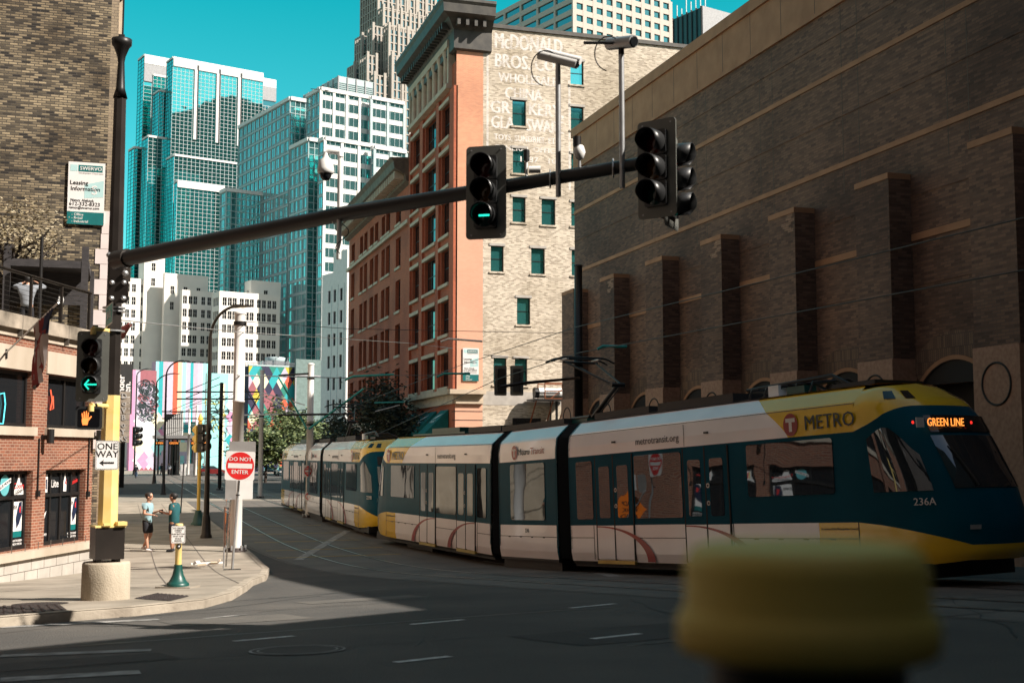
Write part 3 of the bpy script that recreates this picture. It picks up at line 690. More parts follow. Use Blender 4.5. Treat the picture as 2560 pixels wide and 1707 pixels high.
# air conditioner on a bracket frame, and the shadowed loading door
ac = thing('rooftop_tank', 'white tank on a steel bracket platform on the buff brick wall', 'tank', tuple(FF.at(*FF.hit(1370, 1000))))
a0, a1, z0, z1 = hitbox(FF, 1335, 970, 1392, 998)
m = MB(); m.tube([FF.at(a0, (z0+z1)/2, .9), FF.at(a1, (z0+z1)/2, .9)], (z1-z0)/2*.95, whitep, 16); m.build('tank', ac)
m = MB(); m.tube([FF.at(a0-.3, (z0+z1)/2, .9), FF.at(a0, (z0+z1)/2, .9)], .35, metalk, 12)
A0, A1, Z0, Z1 = hitbox(FF, 1322, 960, 1403, 1000)
for o in (.2, 1.7):
    for z in (Z0, (Z0+Z1)/2, Z1): m.tube([FF.at(A0+.6, z, o), FF.at(A1, z, o)], .04, rust, 6)
    for a in (A0+.6, A1): m.tube([FF.at(a, Z0, o), FF.at(a, Z1, o)], .04, rust, 6)
m.tube([FF.at(A0+1, Z0, 1.7), FF.at(A1, Z1, 1.7)], .03, rust, 6); pbox(m, FF, A0-.2, A1+.05, Z0-.12, Z0, .1, 1.8, metalk)
for a in (A0, A0+1.2, A1-.3): m.tube([FF.at(a, Z0-.1, 1.7), FF.at(a, Z0-1.9, .05)], .05, rust, 6)
for a in (A0+1.5, A0+1.9, A1-.4): m.tube([FF.at(a, Z0, .3), FF.at(a, .3, .3)], .05, metalk, 6)
m.build('bracket_frame', ac)
d = thing('loading_door', 'dark framed loading door at the foot of the buff brick wall', 'door', tuple(FF.at(FF.hit(1310, 1100)[0], 0)))
a0, a1, z0, z1 = hitbox(FF, 1288, 1052, 1344, 1095)
m = MB(); pbox(m, FF, a0, a1, 0, z1, 0, .05, blackin); m.build('door_leaf', d)
m = MB(); pbox(m, FF, a0-.2, a0, 0, z1+.2, 0, .14, metalk); pbox(m, FF, a1, a1+.2, 0, z1+.2, 0, .14, metalk); pbox(m, FF, a0, a1, z1, z1+.2, 0, .14, metalk); m.build('door_frame', d)

# ============================================================ SPORTS BAR ON THE LEFT CORNER
barbrk = brick('bar_brick', (.26, .088, .046), (.15, .052, .030), (.34, .225, .16), .21, .070, .010, stain=(.82, .8, .8), sscale=.5, bump=.5)
barstone = pbr('bar_limestone', (.36, .30, .23), .85, scale=1.0, col2=(.50, .43, .35), bump=.2, streak=.25)
dirty = pbr('weathered_coping', (.10, .085, .065), .9, scale=1.6, col2=(.40, .34, .27), bump=.3)
u = Vector((.398, .917)); corner = W(224, 1398, 32.0)
BR = PL((corner.x, corner.y), (u.x, u.y))     # a = 0 at the street corner, negative to the left
bar = thing('sports_bar', 'low red brick corner bar with limestone bands, dark windows and a roof terrace', 'building', (corner.x, corner.y, 0))
LW = -16
w1 = hitbox(BR, 113, 1172, 226, 1365); w2 = hitbox(BR, -62, 1172, 80, 1385)
z_a, z_b = BR.hit(170, 1173)[1], BR.hit(170, 1356)[1]; w1 = (BR.hit(114, 1200)[0], BR.hit(214, 1200)[0], z_b, z_a); w2 = (BR.hit(-70, 1200)[0], BR.hit(82, 1200)[0], z_b, z_a)
zu0, zu1 = BR.hit(40, 1066)[1], BR.hit(40, 925)[1]
u1 = (BR.hit(119, 1000)[0], BR.hit(228, 1000)[0], zu0, zu1); u2 = (BR.hit(-70, 1000)[0], BR.hit(82, 1000)[0], zu0, zu1)
aw = u2[1]-u2[0]
lo = [w1, w2, (w2[0]-.9-3.2, w2[0]-.9, z_b, z_a), (w2[0]-5-3.2, w2[0]-5, z_b, z_a)]; hi = [u1, u2, (u2[0]-.9-3.2, u2[0]-.9, zu0, zu1), (u2[0]-5-3.2, u2[0]-5, zu0, zu1)]
ZP = BR.hit(60, 792)[1]     # top of the coping
zst = BR.hit(40, 902)[1]; z_br0 = BR.hit(40, 842)[1]
m = MB(); wall(m, BR, LW, 0, z_b-.05, z_br0, lo+hi, barbrk, .28)
E2 = PL((corner.x, corner.y), (-.05, 1.0)); wall(m, E2, 0, 9.5, 0, ZP-.25, [], barbrk); m.build('wall', bar)
m = MB(); wall(m, BR, LW, .02, gz(34)-.1, z_b-.05, [], whiteblk, o=.10); pbox(m, BR, LW, .03, z_b-.05-.16, z_b-.05+.02, -.05, .2, barstone)
for k in range(1, 3): pbox(m, BR, LW, .02, gz(33)+.1+.32*k, gz(33)+.115+.32*k, .09, .103, jm)
for k in range(26):
    for q_ in (0, 1, 2): a = LW+.62*k+.31*(q_ % 2); pbox(m, BR, a, a+.014, gz(33)+.1+.32*q_, gz(33)+.42+.32*q_, .09, .1025, jm)
m.build('block_plinth', bar)
m = MB(); pbox(m, BR, LW, .02, z_br0, ZP-.33, -.1, .04, barstone); pbox(m, BR, LW, .10, ZP-.33, ZP, -.3, .16, dirty)
for h in hi: pbox(m, BR, h[0]-.12, h[1]+.05, h[3]+.02, zst+.35, -.05, .035, barstone); pbox(m, BR, h[0]-.1, h[1]+.1, h[2]-.2, h[2], -.1, .1, barstone)
for k in range(14): pbox(m, BR, LW+.3+k*1.15, LW+.315+k*1.15, z_br0, ZP, -.05, .165, jm)
m.build('limestone_band', bar)
m = MB(); c3 = BR.at(LW, 0); m.add([(corner.x, corner.y, ZP-.3), (c3.x, c3.y, ZP-.3), (c3.x, 42.5, ZP-.3), (corner.x-.3, 42.5, ZP-.3)], [(0, 1, 2, 3)], concrete); m.build('roof', bar)
m = MB()
for k in range(5): pbox(m, BR, LW, .0, z_b-.05, ZP-.4, -.9-k*.0, -.85-k*.0, blackin); break
m.build('interior', bar)
def barwin(h, upper):
    f = MB(); A, B_, z0, z1 = h; o = -.2; zt = z1-.62 if not upper else None
    wdt = B_-A
    pbox(f, BR, A, B_, z0, z0+.09, o-.05, o+.05, metalk); pbox(f, BR, A, B_, z1-.08, z1, o-.05, o+.05, metalk)
    xs = [A, A+wdt*.27, A+wdt*.52, A+wdt*.78, B_] if not upper else [A, A+wdt*.5, B_]
    for x in xs:
        x = min(max(x, A+.035), B_-.035); pbox(f, BR, x-.035, x+.035, z0+.09, z1-.08, o-.045, o+.045, metalk)
    if not upper: pbox(f, BR, A, B_, zt-.04, zt+.04, o-.04, o+.055, metalk)
    fr = f.build('window', bar); g = MB(); pbox(g, BR, A, B_, z0, z1, o-.02, o, blackglass); g.build('pane', fr)
    return xs, zt, o
decals = MB()
signorange = pbr('print_orange', (.85, .45, .12), .5); printred = pbr('print_red', (.6, .03, .03), .5); printblue = pbr('print_blue', (.12, .42, .46), .5); beer = pbr('print_beer', (.80, .58, .18), .5); navy = pbr('print_navy', (.01, .02, .05), .4)
def poly(pts, P_, mt, o): decals.add([P_.at(a, z, o) for a, z in pts], [list(range(len(pts)))], mt)
for h in lo:
    xs, zt, o = barwin(h, False); o += .012; A, B_, z0, z1 = h
    cw = lambda i: (xs[i]+xs[i+1])/2
    zc = (zt+z1-.08)/2+.02
    if h is w2 or h is lo[2]:
        c0 = cw(2); n = 24; poly([(c0+.21*cos(2*pi*i/n), zc+.24*sin(2*pi*i/n)) for i in range(n)], BR, printblue, o)
        poly([(c0-.27, zc-.14), (c0+.27, zc+.06), (c0+.27, zc+.18), (c0-.27, zc-.02)], BR, signw, o+.003); decals.text('BLUE MOON', .095, navy, BR.M(c0, zc+.02, o+.006) @ RZ(.36), off=.02, ext=.001)
        c0 = cw(3); poly([(c0-.27, zc-.23), (c0+.27, zc-.23), (c0+.12, zc+.05), (c0+.07, zc+.02), (c0, zc+.26), (c0-.06, zc+.1)], BR, signw, o)
        decals.text('Coors', .19, printred, BR.M(c0, zc-.03, o+.004), off=.02, ext=.001); decals.text('LIGHT', .11, signk, BR.M(c0, zc-.16, o+.004), ext=.001)
    else:
        c0 = cw(0); pbox(decals, BR, c0-.19, c0+.19, zc-.22, zc+.22, o-.003, o, signw)
        for k, mt in enumerate((beer, printred, signorange, navy)): pbox(decals, BR, c0-.14+.08*k, c0-.08+.08*k, zc-.14, zc+.1, o, o+.004, mt)
        decals.text('Lite', .27, signw, BR.M(cw(1), zc-.02, o), off=.025, ext=.001)
        c0 = cw(2); poly([(c0-.08, zc-.22), (c0+.08, zc-.22), (c0+.08, zc+.02), (c0+.02, zc+.14), (c0, zc+.25), (c0-.04, zc+.12), (c0-.08, zc+.02)], BR, signw, o); poly([(c0, zc-.02), (c0+.07, zc-.05), (c0+.05, zc+.1)], BR, printred, o+.003)
        decals.text('Leinie', .16, printred, BR.M(cw(3), zc+.02, o) @ RZ(.2), off=.03, ext=.001)
        c0 = cw(0)
        poly([(c0-.2, zt-.45), (c0-.05, zt-.5), (c0+.18, zt-.38), (c0+.05, zt-.62), (c0, zt-.85), (c0-.06, zt-.62)], BR, signw, o)
        decals.text('GREAT BEER', .08, signw, BR.M(c0, zt-.95, o), off=.02, ext=.001)
        for k, s_ in enumerate(('WELCOME', 'BASEBALL', 'FANS')): decals.text(s_, .155, signw, BR.M(c0, zt-1.2-.2*k, o), off=.03, ext=.001, sx=.8)
        poly([(c0-.12, zt-1.98), (c0+.12, zt-1.98), (c0+.1, zt-1.82), (c0, zt-1.66), (c0-.09, zt-1.85)], BR, printred, o); decals.text('IPA', .17, signw, BR.M(c0, zt-2.12, o), off=.03, ext=.001)
    # the drinks poster column
    c0 = cw(3); L0, L1 = xs[3]+.07, xs[4]-.1; cx = (L0+L1)/2
    pbox(decals, BR, L0, L1, zt-.78, zt-.1, o-.003, o, signw); pbox(decals, BR, L0, L1, zt-.92, zt-.78, o-.003, o, tealdk)
    poly([(cx-.02, zt-.3), (cx+.06, zt-.12), (cx+.18, zt-.1), (cx+.2, zt-.4), (cx+.08, zt-.62), (cx-.03, zt-.72), (cx-.08, zt-.5)], BR, navy, o+.003)
    decals.text('Lite', .17, signk, BR.M(cx-.16, zt-.22, o+.003), off=.02, ext=.001); poly([(cx+.07, zt-.25), (cx+.13, zt-.2), (cx+.13, zt-.36), (cx+.08, zt-.36)], BR, printred, o+.006)
    for k, (s_, z_, q_) in enumerate((('MINNESOTA BASEBALL', 1.0, .068), ('GAMEDAY SPECIALS', 1.08, .072), ('$3', 1.33, .24), ('DRAFT', 1.27, .07), ('BEERS', 1.36, .07), ('16 OZ', 1.45, .07), ('IZZY HARD SELTZER', 1.58, .068), ('BUCKET SPECIAL', 1.66, .068), ('$10', 2.24, .24), ('BUCKETS OF', 2.2, .06), ('DRINKS', 2.3, .06))):
        dx = -.12 if s_[0] == '$' else (.13 if k in (3, 4, 5, 9, 10) else 0)
        if zt-z_ > z0+.1: decals.text(s_, q_, signw, BR.M(cx+dx, zt-z_, o), off=.02, ext=.001, sx=.85)
    poly([(cx-.10, zt-2.08), (cx+.09, zt-2.08), (cx+.13, zt-1.84), (cx-.14, zt-1.84)], BR, beer, o); poly([(cx-.13, zt-1.84), (cx+.12, zt-1.84), (cx+.1, zt-1.74), (cx-.08, zt-1.72)], BR, signw, o)
    decals.text('IZZY', .08, signk, BR.M(cx, zt-1.95, o+.003), off=.02, ext=.001)
decals.build('window_lettering', bar)
for h in hi: barwin(h, True)
# neon beer sign outline inside an upper window
neonb = glow('neon_blue', (.1, .75, .8), 1.1); neonr = glow('neon_red', (1, .12, .05), .8)
m = MB(); q0 = BR.hit(22, 1020); m.tube([BR.at(q0[0]+dx, q0[1]+dz, -.15) for dx, dz in ((-.3, -.35), (.05, -.35), (.12, .1), (.05, .35), (-.2, .3))], .012, neonb, 6)
m.build('neon_sign', None, loc=tuple(BR.at(q0[0], q0[1], -.15)), label='pale blue neon bottle outline hanging in the left upper bar window', cat='neon sign')
m = MB(); q0 = BR.hit(146, 1000); m.tube([BR.at(q0[0]+dx, q0[1]+dz, -.15) for dx, dz in ((-.12, .25), (-.02, .0), (-.1, -.25), (.06, -.2), (.02, .1))], .014, neonr, 6)
m.build('neon_sign', None, loc=tuple(BR.at(q0[0], q0[1], -.15)), label='red neon squiggle hanging in the upper bar window by the street corner', cat='neon sign')
# wall lamps with conduit
for i, (px, lab) in enumerate(((104, 'black cylinder wall lamp on the brick pier between the two bar windows'), (233, 'black cylinder wall lamp at the street end of the bar'))):
    a, zt_ = BR.hit(px, 1108); a2, zb_ = BR.hit(px, 1240); a = min(a, -.12)
    t = thing('wall_lamp', lab, 'lamp', tuple(BR.at(a, zt_, 0)), 0, 'bar wall lamps')
    m = MB(); c_ = BR.at(a+.0, 0, .22); m.tube([(c_.x, c_.y, zt_), (c_.x, c_.y, zt_+.34)], .085, metalk, 16); pbox(m, BR, a-.05, a+.05, zt_+.1, zt_+.2, 0, .2, metalk); m.build('lamp_head', t)
    m = MB(); p_ = [BR.at(a-.17, zt_+.12, .03), BR.at(a-.17, zb_+.1, .03)]; m.tube(p_, .018, metalk, 6); pbox(m, BR, a-.23, a-.11, zb_, zb_+.14, 0, .07, metalk); m.build('conduit', t)

# terrace on the bar roof
rail = thing('terrace_railing', 'dark metal railing with cable infill round the bar roof terrace', 'railing', tuple(BR.at(-5, ZP, -.1)))
zr0 = BR.hit(0, 719)[1]; rh = 1.02
m = MB(); m.tube([BR.at(LW, ZP+rh, -.1), BR.at(-.2, ZP+rh, -.1)], .035, bronze, 8); pbox(m, BR, LW, -.2, ZP+rh, ZP+rh+.03, -.14, -.05, bronze); m.build('handrail', rail)
for k in range(9):
    a = -.25-1.55*k; m = MB(); pbox(m, BR, a-.03, a+.03, ZP, ZP+rh, -.14, -.08, bronze); m.build('post', rail)
m = MB()
for k in range(8): m.tube([BR.at(LW, ZP+.1+.11*k, -.11), BR.at(-.2, ZP+.1+.11*k, -.11)], .005, bronze, 5)
m.build('cable', rail)
# yellow-grey brick building behind
YBk = 42.0
ylbrk = brick('sooty_buff_brick', (.40, .32, .20), (.018, .015, .012), (.07, .06, .048), .26, .080, .013, stain=(.38, .34, .30), sscale=.3, spos=(.44, .62), bump=1, bias=.05)
ylclean = brick('clean_buff_brick', (.34, .27, .18), (.24, .19, .13), (.2, .16, .12), .2, .10, .012, bump=.6)
LB = PL((-.55, YBk), (1, 0)); RB = PL((-.55, YBk), (0, 1))
lb = thing('buff_brick_building', 'tall sooty buff brick building with white corner quoins behind the bar terrace', 'building', (-8, 46, 0))
m = MB(); wall(m, LB, -30, -.24, 0, 24, [], ylbrk); m.build('wall', lb)
m = MB(); wall(m, LB, -.24, 0, 0, 24, [], ylclean); wall(m, RB, 0, 16, 0, 24, [(2+4*i, 4+4*i, 6.5+4*j, 9+4*j) for i in range(3) for j in range(4)], limest, .3); m.build('street_wall', lb)
m = MB(); m.add([(-30, YBk+.1, 23.8), (-.6, YBk+.1, 23.8), (-.6, 58, 23.8), (-30, 58, 23.8)], [(0, 1, 2, 3)], asphalt); m.add([(-.55, 58, 0), (-30, 58, 0), (-30, 58, 24), (-.55, 58, 24)], [(3, 2, 1, 0)], ylbrk); m.build('roof', lb)
zq = LB.hit(250, 584)[1]; quo = pbr('quoin_stone', (.66, .58, .56), .7, scale=2, var=.05)
k = 0; z = zq
m = MB()
while z > 3.5:
    wd_ = .52 if k % 2 else .36
    pbox(m, LB, -wd_, -.0, z-.50, z-.012, -.1, .03, quo); z -= .5; k += 1
pbox(m, LB, -.34, .0, zq, zq+.75, -.1, .03, quo)
m.build('quoin', lb)
m = MB()
for j in range(14): pbox(m, RB, .0, .3, 4+1.45*j, 4.06+1.45*j, 0, .2, metalk); 
pbox(m, RB, .1, .16, 4, 23, .1, .16, metalk); pbox(m, RB, .3, .36, 4, 23.5, .0, .10, limest); m.build('fire_escape', lb)
a0, a1, z0, z1 = hitbox(LB, 172, 405, 259, 565)
banner(LB.M((a0+a1)/2, (z0+z1)/2, .08), a1-a0, z1-z0, 'large weathered leasing banner on the sooty buff brick wall', 'leasing banners')
# pergola / shed on the terrace
TP = PL((-3, 39.6), (1, 0)); zf = ZP-.3
pg = thing('terrace_shelter', 'black timber shelter with slatted back on the bar terrace', 'shelter', tuple(TP.at(0, zf)))
blk = pbr('black_timber', (.022, .02, .022), .7, scale=5, col2=(.040, .036, .038), streak=3)
a0, ztp = TP.hit(10, 646); a1, zb = TP.hit(222, 726); a2 = TP.hit(222, 700)[0]
m = MB(); pbox(m, TP, a0, a2, ztp-.22, ztp, -2.4, .1, blk); m.build('roof', pg)
m = MB()
for k in range(7): z = ztp-.24-.145*k; pbox(m, TP, a0, a2-.2, z-.135, z, -.9, -.86, blk)
m.build('slatted_back', pg)
for a in (a0+.1, a2-.12): 
    m = MB(); pbox(m, TP, a-.1, a+.1, zf, ztp+.45, -.09, .115, blk); m.build('post', pg)
m = MB(); pbox(m, TP, a2-.02, a2+.1, zf, ztp, -2.2, -1.9, blk)
m.build('post', pg)
# terrace umbrella pole and bare posts
for px, y0, y1, rr, lab in ((100, 590, 745, .05, 'slim dark green post standing by the photographer on the terrace'), (150, 720, 812, .055, 'short dark post with a small globe near the street end of the terrace')):
    p = W(px, y1, 36.5); t_ = W(px, y0, 36.5); m = MB(); m.tube([(p.x, p.y, zf), (p.x, p.y, t_.z)], rr, metalk, 10)
    if px == 150: m.lathe([(0, .14), (.07, .1), (.09, 0), (.07, -.1), (0, -.14)], whitep, 12, T(p.x, p.y, t_.z-.35))
    m.build('terrace_post', loc=(p.x, p.y, zf), label=lab, cat='post')
# ============================================================ DOWNTOWN TOWERS (street grid turned 17 degrees)
GU = Vector((cos(radians(17)), sin(radians(17)), 0)); GV = Vector((-GU.y, GU.x, 0))
def solve_len(C0, d, px):     # length l so that C0 + d*l projects to column px
    s = (px-1280)/F; a = C0-Vector((CAM.x, CAM.y, 0)); r2 = Vector((rgt.x, rgt.y, 0)); f2 = Vector((sin(PSI), cos(PSI), 0))*1.0
    sp = s/cos(PITCH)*1.0
    # columns are close to vertical: x/depth with horizontal depth
    k = s*cos(PITCH)
    return (k*a.dot(f2)-a.dot(r2))/(d.dot(r2)-k*d.dot(f2))
def zat(px, py, D): return W(px, py, D).z
class Block:
    def __init__(s, xl, xc, xr, ytop, D, y_at=None):
        q = W(xc, ytop, D); s.c = Vector((q.x, q.y, 0)); s.h = q.z
        # horizontal solve done at the top edge, refined with the true projection
        s.w = s.fit(GU, xr); s.d = s.fit(GV, xl)
        s.front = PL((s.c.x, s.c.y), (GU.x, GU.y)); p2 = s.c+GV*s.d; s.left = PL((p2.x, p2.y), (-GV.x, -GV.y))
    def fit(s, d, px):
        lo, hi = .5, 220
        def X(l):
            p = s.c+d*l+Vector((0, 0, s.h)); v = p-CAM; return 1280+F*v.dot(rgt)/v.dot(fwd)
        inc = X(50) > X(1)
        for _ in range(40):
            mid = (lo+hi)/2
            if (X(mid) < px) == inc: lo = mid
            else: hi = mid
        return (lo+hi)/2
    def solid(s, mb, mt, z0=0, h=None, inset=0):
        h = h or s.h; c, i = s.c, inset; a = c+GU*i+GV*i; b = c+GU*(s.w-i)+GV*i; e = c+GU*(s.w-i)+GV*(s.d-i); f = c+GU*i+GV*(s.d-i)
        v = [Vector((p.x, p.y, z)) for z in (z0, h) for p in (a, b, e, f)]
        mb.add(v, [(0, 1, 5, 4), (1, 2, 6, 5), (2, 3, 7, 6), (3, 0, 4, 7), (4, 5, 6, 7)], mt)
    def grid(s, mb, mt, du, dz, t=.12, o=.12, z0=0, z1=None, faces='fl', v=True, h=True, th=None):
        z1 = z1 or s.h; th = th or t
        for P_, L in ([(s.front, s.w)] if 'f' in faces else [])+([(s.left, s.d)] if 'l' in faces else []):
            if v:
                n = max(1, round(L/du))
                for i in range(n+1): pbox(mb, P_, i*L/n-t/2, i*L/n+t/2, z0, z1, 0, o, mt)
            if h:
                n = max(1, round((z1-z0)/dz))
                for i in range(n+1): pbox(mb, P_, 0, L, z0+(z1-z0)*i/n-th/2, z0+(z1-z0)*i/n+th/2, 0, o*.9, mt)
tglass = glassy('tower_glass_teal', (.10, .66, .64), .02, .95, wav=.02, wsc=.25)
tglassd = glassy('tower_glass_dark', (.10, .34, .36), .03, .95)
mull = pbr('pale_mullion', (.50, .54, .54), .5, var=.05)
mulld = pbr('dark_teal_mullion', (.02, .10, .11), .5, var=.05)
mullg = pbr('grey_mullion', (.36, .44, .45), .5, var=.05)
panel = pbr('pale_panel', (.68, .66, .64), .6, var=.05); panelg = pbr('grey_panel', (.30, .30, .31), .6)
panelg2 = pbr('soft_grey_panel', (.50, .52, .52), .6, var=.05)
beige = pbr('beige_precast', (.44, .39, .34), .7, var=.06)
TA = thing('glass_tower', 'stepped teal glass tower with a pale square grid on the left of the skyline', 'building', tuple(W(500, 1100, 420).xy)+(0,))
GLA, GLB = MB(), MB()
MU, MD = MB(), MB()
def A(xl, xc, xr, yt, D, z0=0, band=True, fine=1.45):
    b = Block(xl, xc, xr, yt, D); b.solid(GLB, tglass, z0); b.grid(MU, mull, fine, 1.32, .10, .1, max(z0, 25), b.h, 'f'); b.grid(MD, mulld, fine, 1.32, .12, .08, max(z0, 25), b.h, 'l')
    if band: pbox(MU, b.front, 0, b.w, b.h, b.h+.7, -1, .3, panel); pbox(MU, b.left, 0, b.d, b.h, b.h+.7, -1, .28, panel)
    return b
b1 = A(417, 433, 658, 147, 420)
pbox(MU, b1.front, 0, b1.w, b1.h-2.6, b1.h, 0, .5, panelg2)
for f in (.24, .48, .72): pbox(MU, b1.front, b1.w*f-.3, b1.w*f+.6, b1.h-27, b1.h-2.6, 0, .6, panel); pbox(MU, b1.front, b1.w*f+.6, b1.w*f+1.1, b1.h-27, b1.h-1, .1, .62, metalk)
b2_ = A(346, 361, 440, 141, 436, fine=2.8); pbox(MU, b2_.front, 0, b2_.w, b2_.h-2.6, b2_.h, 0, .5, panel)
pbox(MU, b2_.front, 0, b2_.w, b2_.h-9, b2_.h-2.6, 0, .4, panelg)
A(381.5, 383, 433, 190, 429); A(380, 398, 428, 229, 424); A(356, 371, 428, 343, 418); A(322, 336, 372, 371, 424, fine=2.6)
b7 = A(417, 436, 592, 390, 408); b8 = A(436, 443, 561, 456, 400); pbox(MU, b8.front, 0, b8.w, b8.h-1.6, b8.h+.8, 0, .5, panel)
b9 = Block(560, 655, 690, 195, 440); b9.solid(GLB, tglassd); b9.grid(MU, mull, 1.45, 1.32, .14, .1, 40, b9.h-10, 'f'); pbox(MU, b9.front, 0, b9.w, b9.h-3, b9.h, 0, .4, panel); pbox(MU, b9.front, 0, b9.w, b9.h-8, b9.h-3, 0, .5, panelg)
GLB.build('glass_walls', TA); MU.build('mullion_grid', TA); MD.build('side_mullions', TA)
# ---- pale banded tower
TB = thing('office_tower', 'teal glass office tower with white fins and banded storeys in the middle of the skyline', 'building', tuple(W(800, 1100, 330).xy)+(0,))
G2, M2, N2 = MB(), MB(), MB()
tg2 = glassy('banded_glass', (.34, .80, .80), .04, .9)
def B(xl, xc, xr, yt, D, bands=True, left=True, white=True, fu=3.0):
    b = Block(xl, xc, xr, yt, D); b.solid(G2, tg2)
    nf = int((b.h-10)/3.75)
    if bands:
        for i in range(nf): z = b.h-1.2-3.75*i; pbox(M2, b.front, 0, b.w, z-1.35, z, 0, .12, panel)
        b.grid(M2, panel if white else mullg, 4.4, 9, .75, .35, 5, b.h, 'f', h=False)
        b.grid(M2, mullg, 1.47, 9, .1, .16, 5, b.h, 'f', h=False)
    else: b.grid(M2, mullg, 1.5, 1.85, .16, .14, 5, b.h, 'f')
    if left:
        b.grid(N2, mullg, fu, 3.75, .28, .2, 5, b.h, 'l', th=.55); b.grid(N2, mullg, fu/3, 9, .08, .12, 5, b.h, 'l', h=False); 
        for i in range(nf): z = b.h-1.2-3.75*i; pbox(N2, b.left, 0, b.d, z-1.9, z-1.75, 0, .13, mullg)
    pbox(M2, b.front, 0, b.w, b.h-.1, b.h+.9, -.5, .5, panel); pbox(M2, b.left, 0, b.d, b.h-.1, b.h+.9, -.5, .48, mullg if not left else panel)
    return b
B(552, 566, 700, 478, 352, bands=False)      # low shoulder at the left end of the long face
B(598, 726, 812, 250, 345, bands=False)
bx = B(768, 802, 930, 226, 336); B(925, 928, 1010, 248, 342, white=False)
B(727, 772, 815, 352, 331, bands=False); B(798, 812, 938, 350, 326); B(930, 936, 1015, 372, 331, white=False)
mech = Block(760, 846, 935, 190, 352); mech.solid(N2, mullg); mech.grid(N2, panelg, 3.2, 40, .3, .25, mech.h-14, mech.h, 'fl', h=False); mech.grid(N2, mulld, 3, .55, .1, .12, mech.h-12, mech.h-2, 'fl', v=False, th=.16)
G2.build('glass_walls', TB); M2.build('front_fins', TB); N2.build('side_mullions', TB)
m = MB(); q_ = W(804, 216, 336); m.tube([(q_.x, q_.y, q_.z-6), (q_.x, q_.y, q_.z)], .15, metalk, 5); m.tube([(q_.x-3, q_.y, q_.z-1), (q_.x+2, q_.y, q_.z-1)], .1, metalk, 5); m.build('roof_mast', TB)
# ---- beige stepped tower
TC = thing('art_deco_tower', 'very tall beige stepped tower with vertical ribs rising behind the cornice', 'building', tuple(W(980, 1000, 540).xy)+(0,))
GC, MC = MB(), MB()
tg3 = glassy('tower_glass_slate', (.20, .34, .36), .06, .8)
stonec = pbr('kasota_stone', (.36, .32, .28), .75, var=.06)
def Cc(xl, xc, xr, yt, D, du=2.3, lite=1):
    b = Block(xl, xc, xr, yt, D); b.solid(GC, tg3); b.grid(MC, stonec, du, 3.7, du*.38, .6, 20, b.h+1.5, 'fl', th=.5); b.grid(MC, stonec, du*2.05, 99, du*.5, .9, 20, b.h+3, 'f', h=False)
Cc(904, 945, 1110, -30, 560); Cc(890, 905, 960, 99, 552); Cc(871, 886, 960, 172, 546); Cc(948, 958, 1110, 28, 545); Cc(962, 972, 1110, 74, 536); Cc(922, 932, 962, 74, 540)
Cc(902, 918, 940, 147, 530); Cc(976, 980, 1080, 148, 524); Cc(930, 936, 1080, 197, 520); 
GC.build('glass_walls', TC); MC.build('stone_ribs', TC)
# ---- tower with square windows
TD = thing('precast_tower', 'beige precast tower with rows of square windows above the buff wall', 'building', tuple(W(1450, 1000, 390).xy)+(0,))
GD, MDD = MB(), MB(); b = Block(1225, 1434, 1674, -60, 385); b.solid(GD, tglassd)
b.grid(MDD, beige, 2.15*1.85, 3.85, 1.45, .5, 60, b.h, 'f', th=1.75); b.grid(MDD, beige, 9.5, 3.85, .9, .5, 60, b.h, 'l', th=1.7)
GD.build('glass_walls', TD); MDD.build('precast_grid', TD)
TE = thing('dark_tower', 'dark banded roof block with aerials beside the square windowed tower', 'building', tuple(W(1750, 1000, 460).xy)+(0,))
m = MB(); b = Block(1672, 1754, 1850, 16, 450); b.solid(m, tglassd, 0, b.h-16); b.solid(m, mulld, b.h-16, b.h-.4, .0); b.grid(m, metalk, 2.6, 50, .5, .4, b.h-16, b.h, 'l', h=False); pbox(m, b.front, 0, b.w, 0, b.h, 0, .5, panelg); b.grid(m, mulld, 3, 3.6, .3, .2, 60, b.h-16, 'l'); m.build('wall', TE)
m = MB()
for i in range(7):
    q_ = b.c+GV*(b.d*(i+.5)/7)+GU*3; m.tube([(q_.x, q_.y, b.h-1), (q_.x, q_.y, b.h+4+(i*37 % 5))], .22, whitep, 5)
m.build('aerial', TE)
# dark tower east of the view, mirrored by the glass
# ---- cream building with sash windows
cream = pbr('cream_stucco', (.80, .74, .67), .8, scale=.3, var=.04)
G0 = thing('cream_office', 'long white stucco building with rows of dark sash windows', 'building', tuple(W(450, 1100, 320).xy)+(0,))
wins = []; CW = MB(); fr_m = pbr('window_frame_pale', (.62, .60, .57), .7)
def cream_block(xl, xc, xr, yt, D, fcols, lcols, rows, rz0, sp=3.55, hw=1.15, hh=2.15, ftop=1.6, roofh=None):
    b = Block(xl, xc, xr, yt, D)
    hf = []; hl = []
    for r in range(rows):
        z = b.h-ftop-sp*r-hh
        if z < 3: break
        for f0 in fcols: hf.append((b.w*f0-hw/2, b.w*f0+hw/2, z, z+hh))
        for f0 in lcols: hl.append((b.d*f0-hw/2, b.d*f0+hw/2, z, z+hh))
    wall(CW, b.front, 0, b.w, 0, b.h, hf, cream, .35); wall(CW, b.left, 0, b.d, 0, b.h, hl, cream, .35)
    r_ = b.c+GU*b.w; e_ = r_+GV*b.d; f_ = b.c+GV*b.d
    CW.add([Vector((p.x, p.y, z)) for z in (0, b.h) for p in (r_, e_, f_)], [(0, 1, 4, 3), (1, 2, 5, 4)], cream)
    CW.add([Vector((p.x, p.y, b.h-.3)) for p in (b.c, r_, e_, f_)], [(0, 1, 2, 3)], cream)
    for h in hf: wins.append((b.front, h))
    for h in hl: wins.append((b.left, h))
    return b
trip = lambda c, g=.045: [c-g, c, c+g]
px_ = lambda L_, a, b: [(q-a)/(b-a) for q in L_]
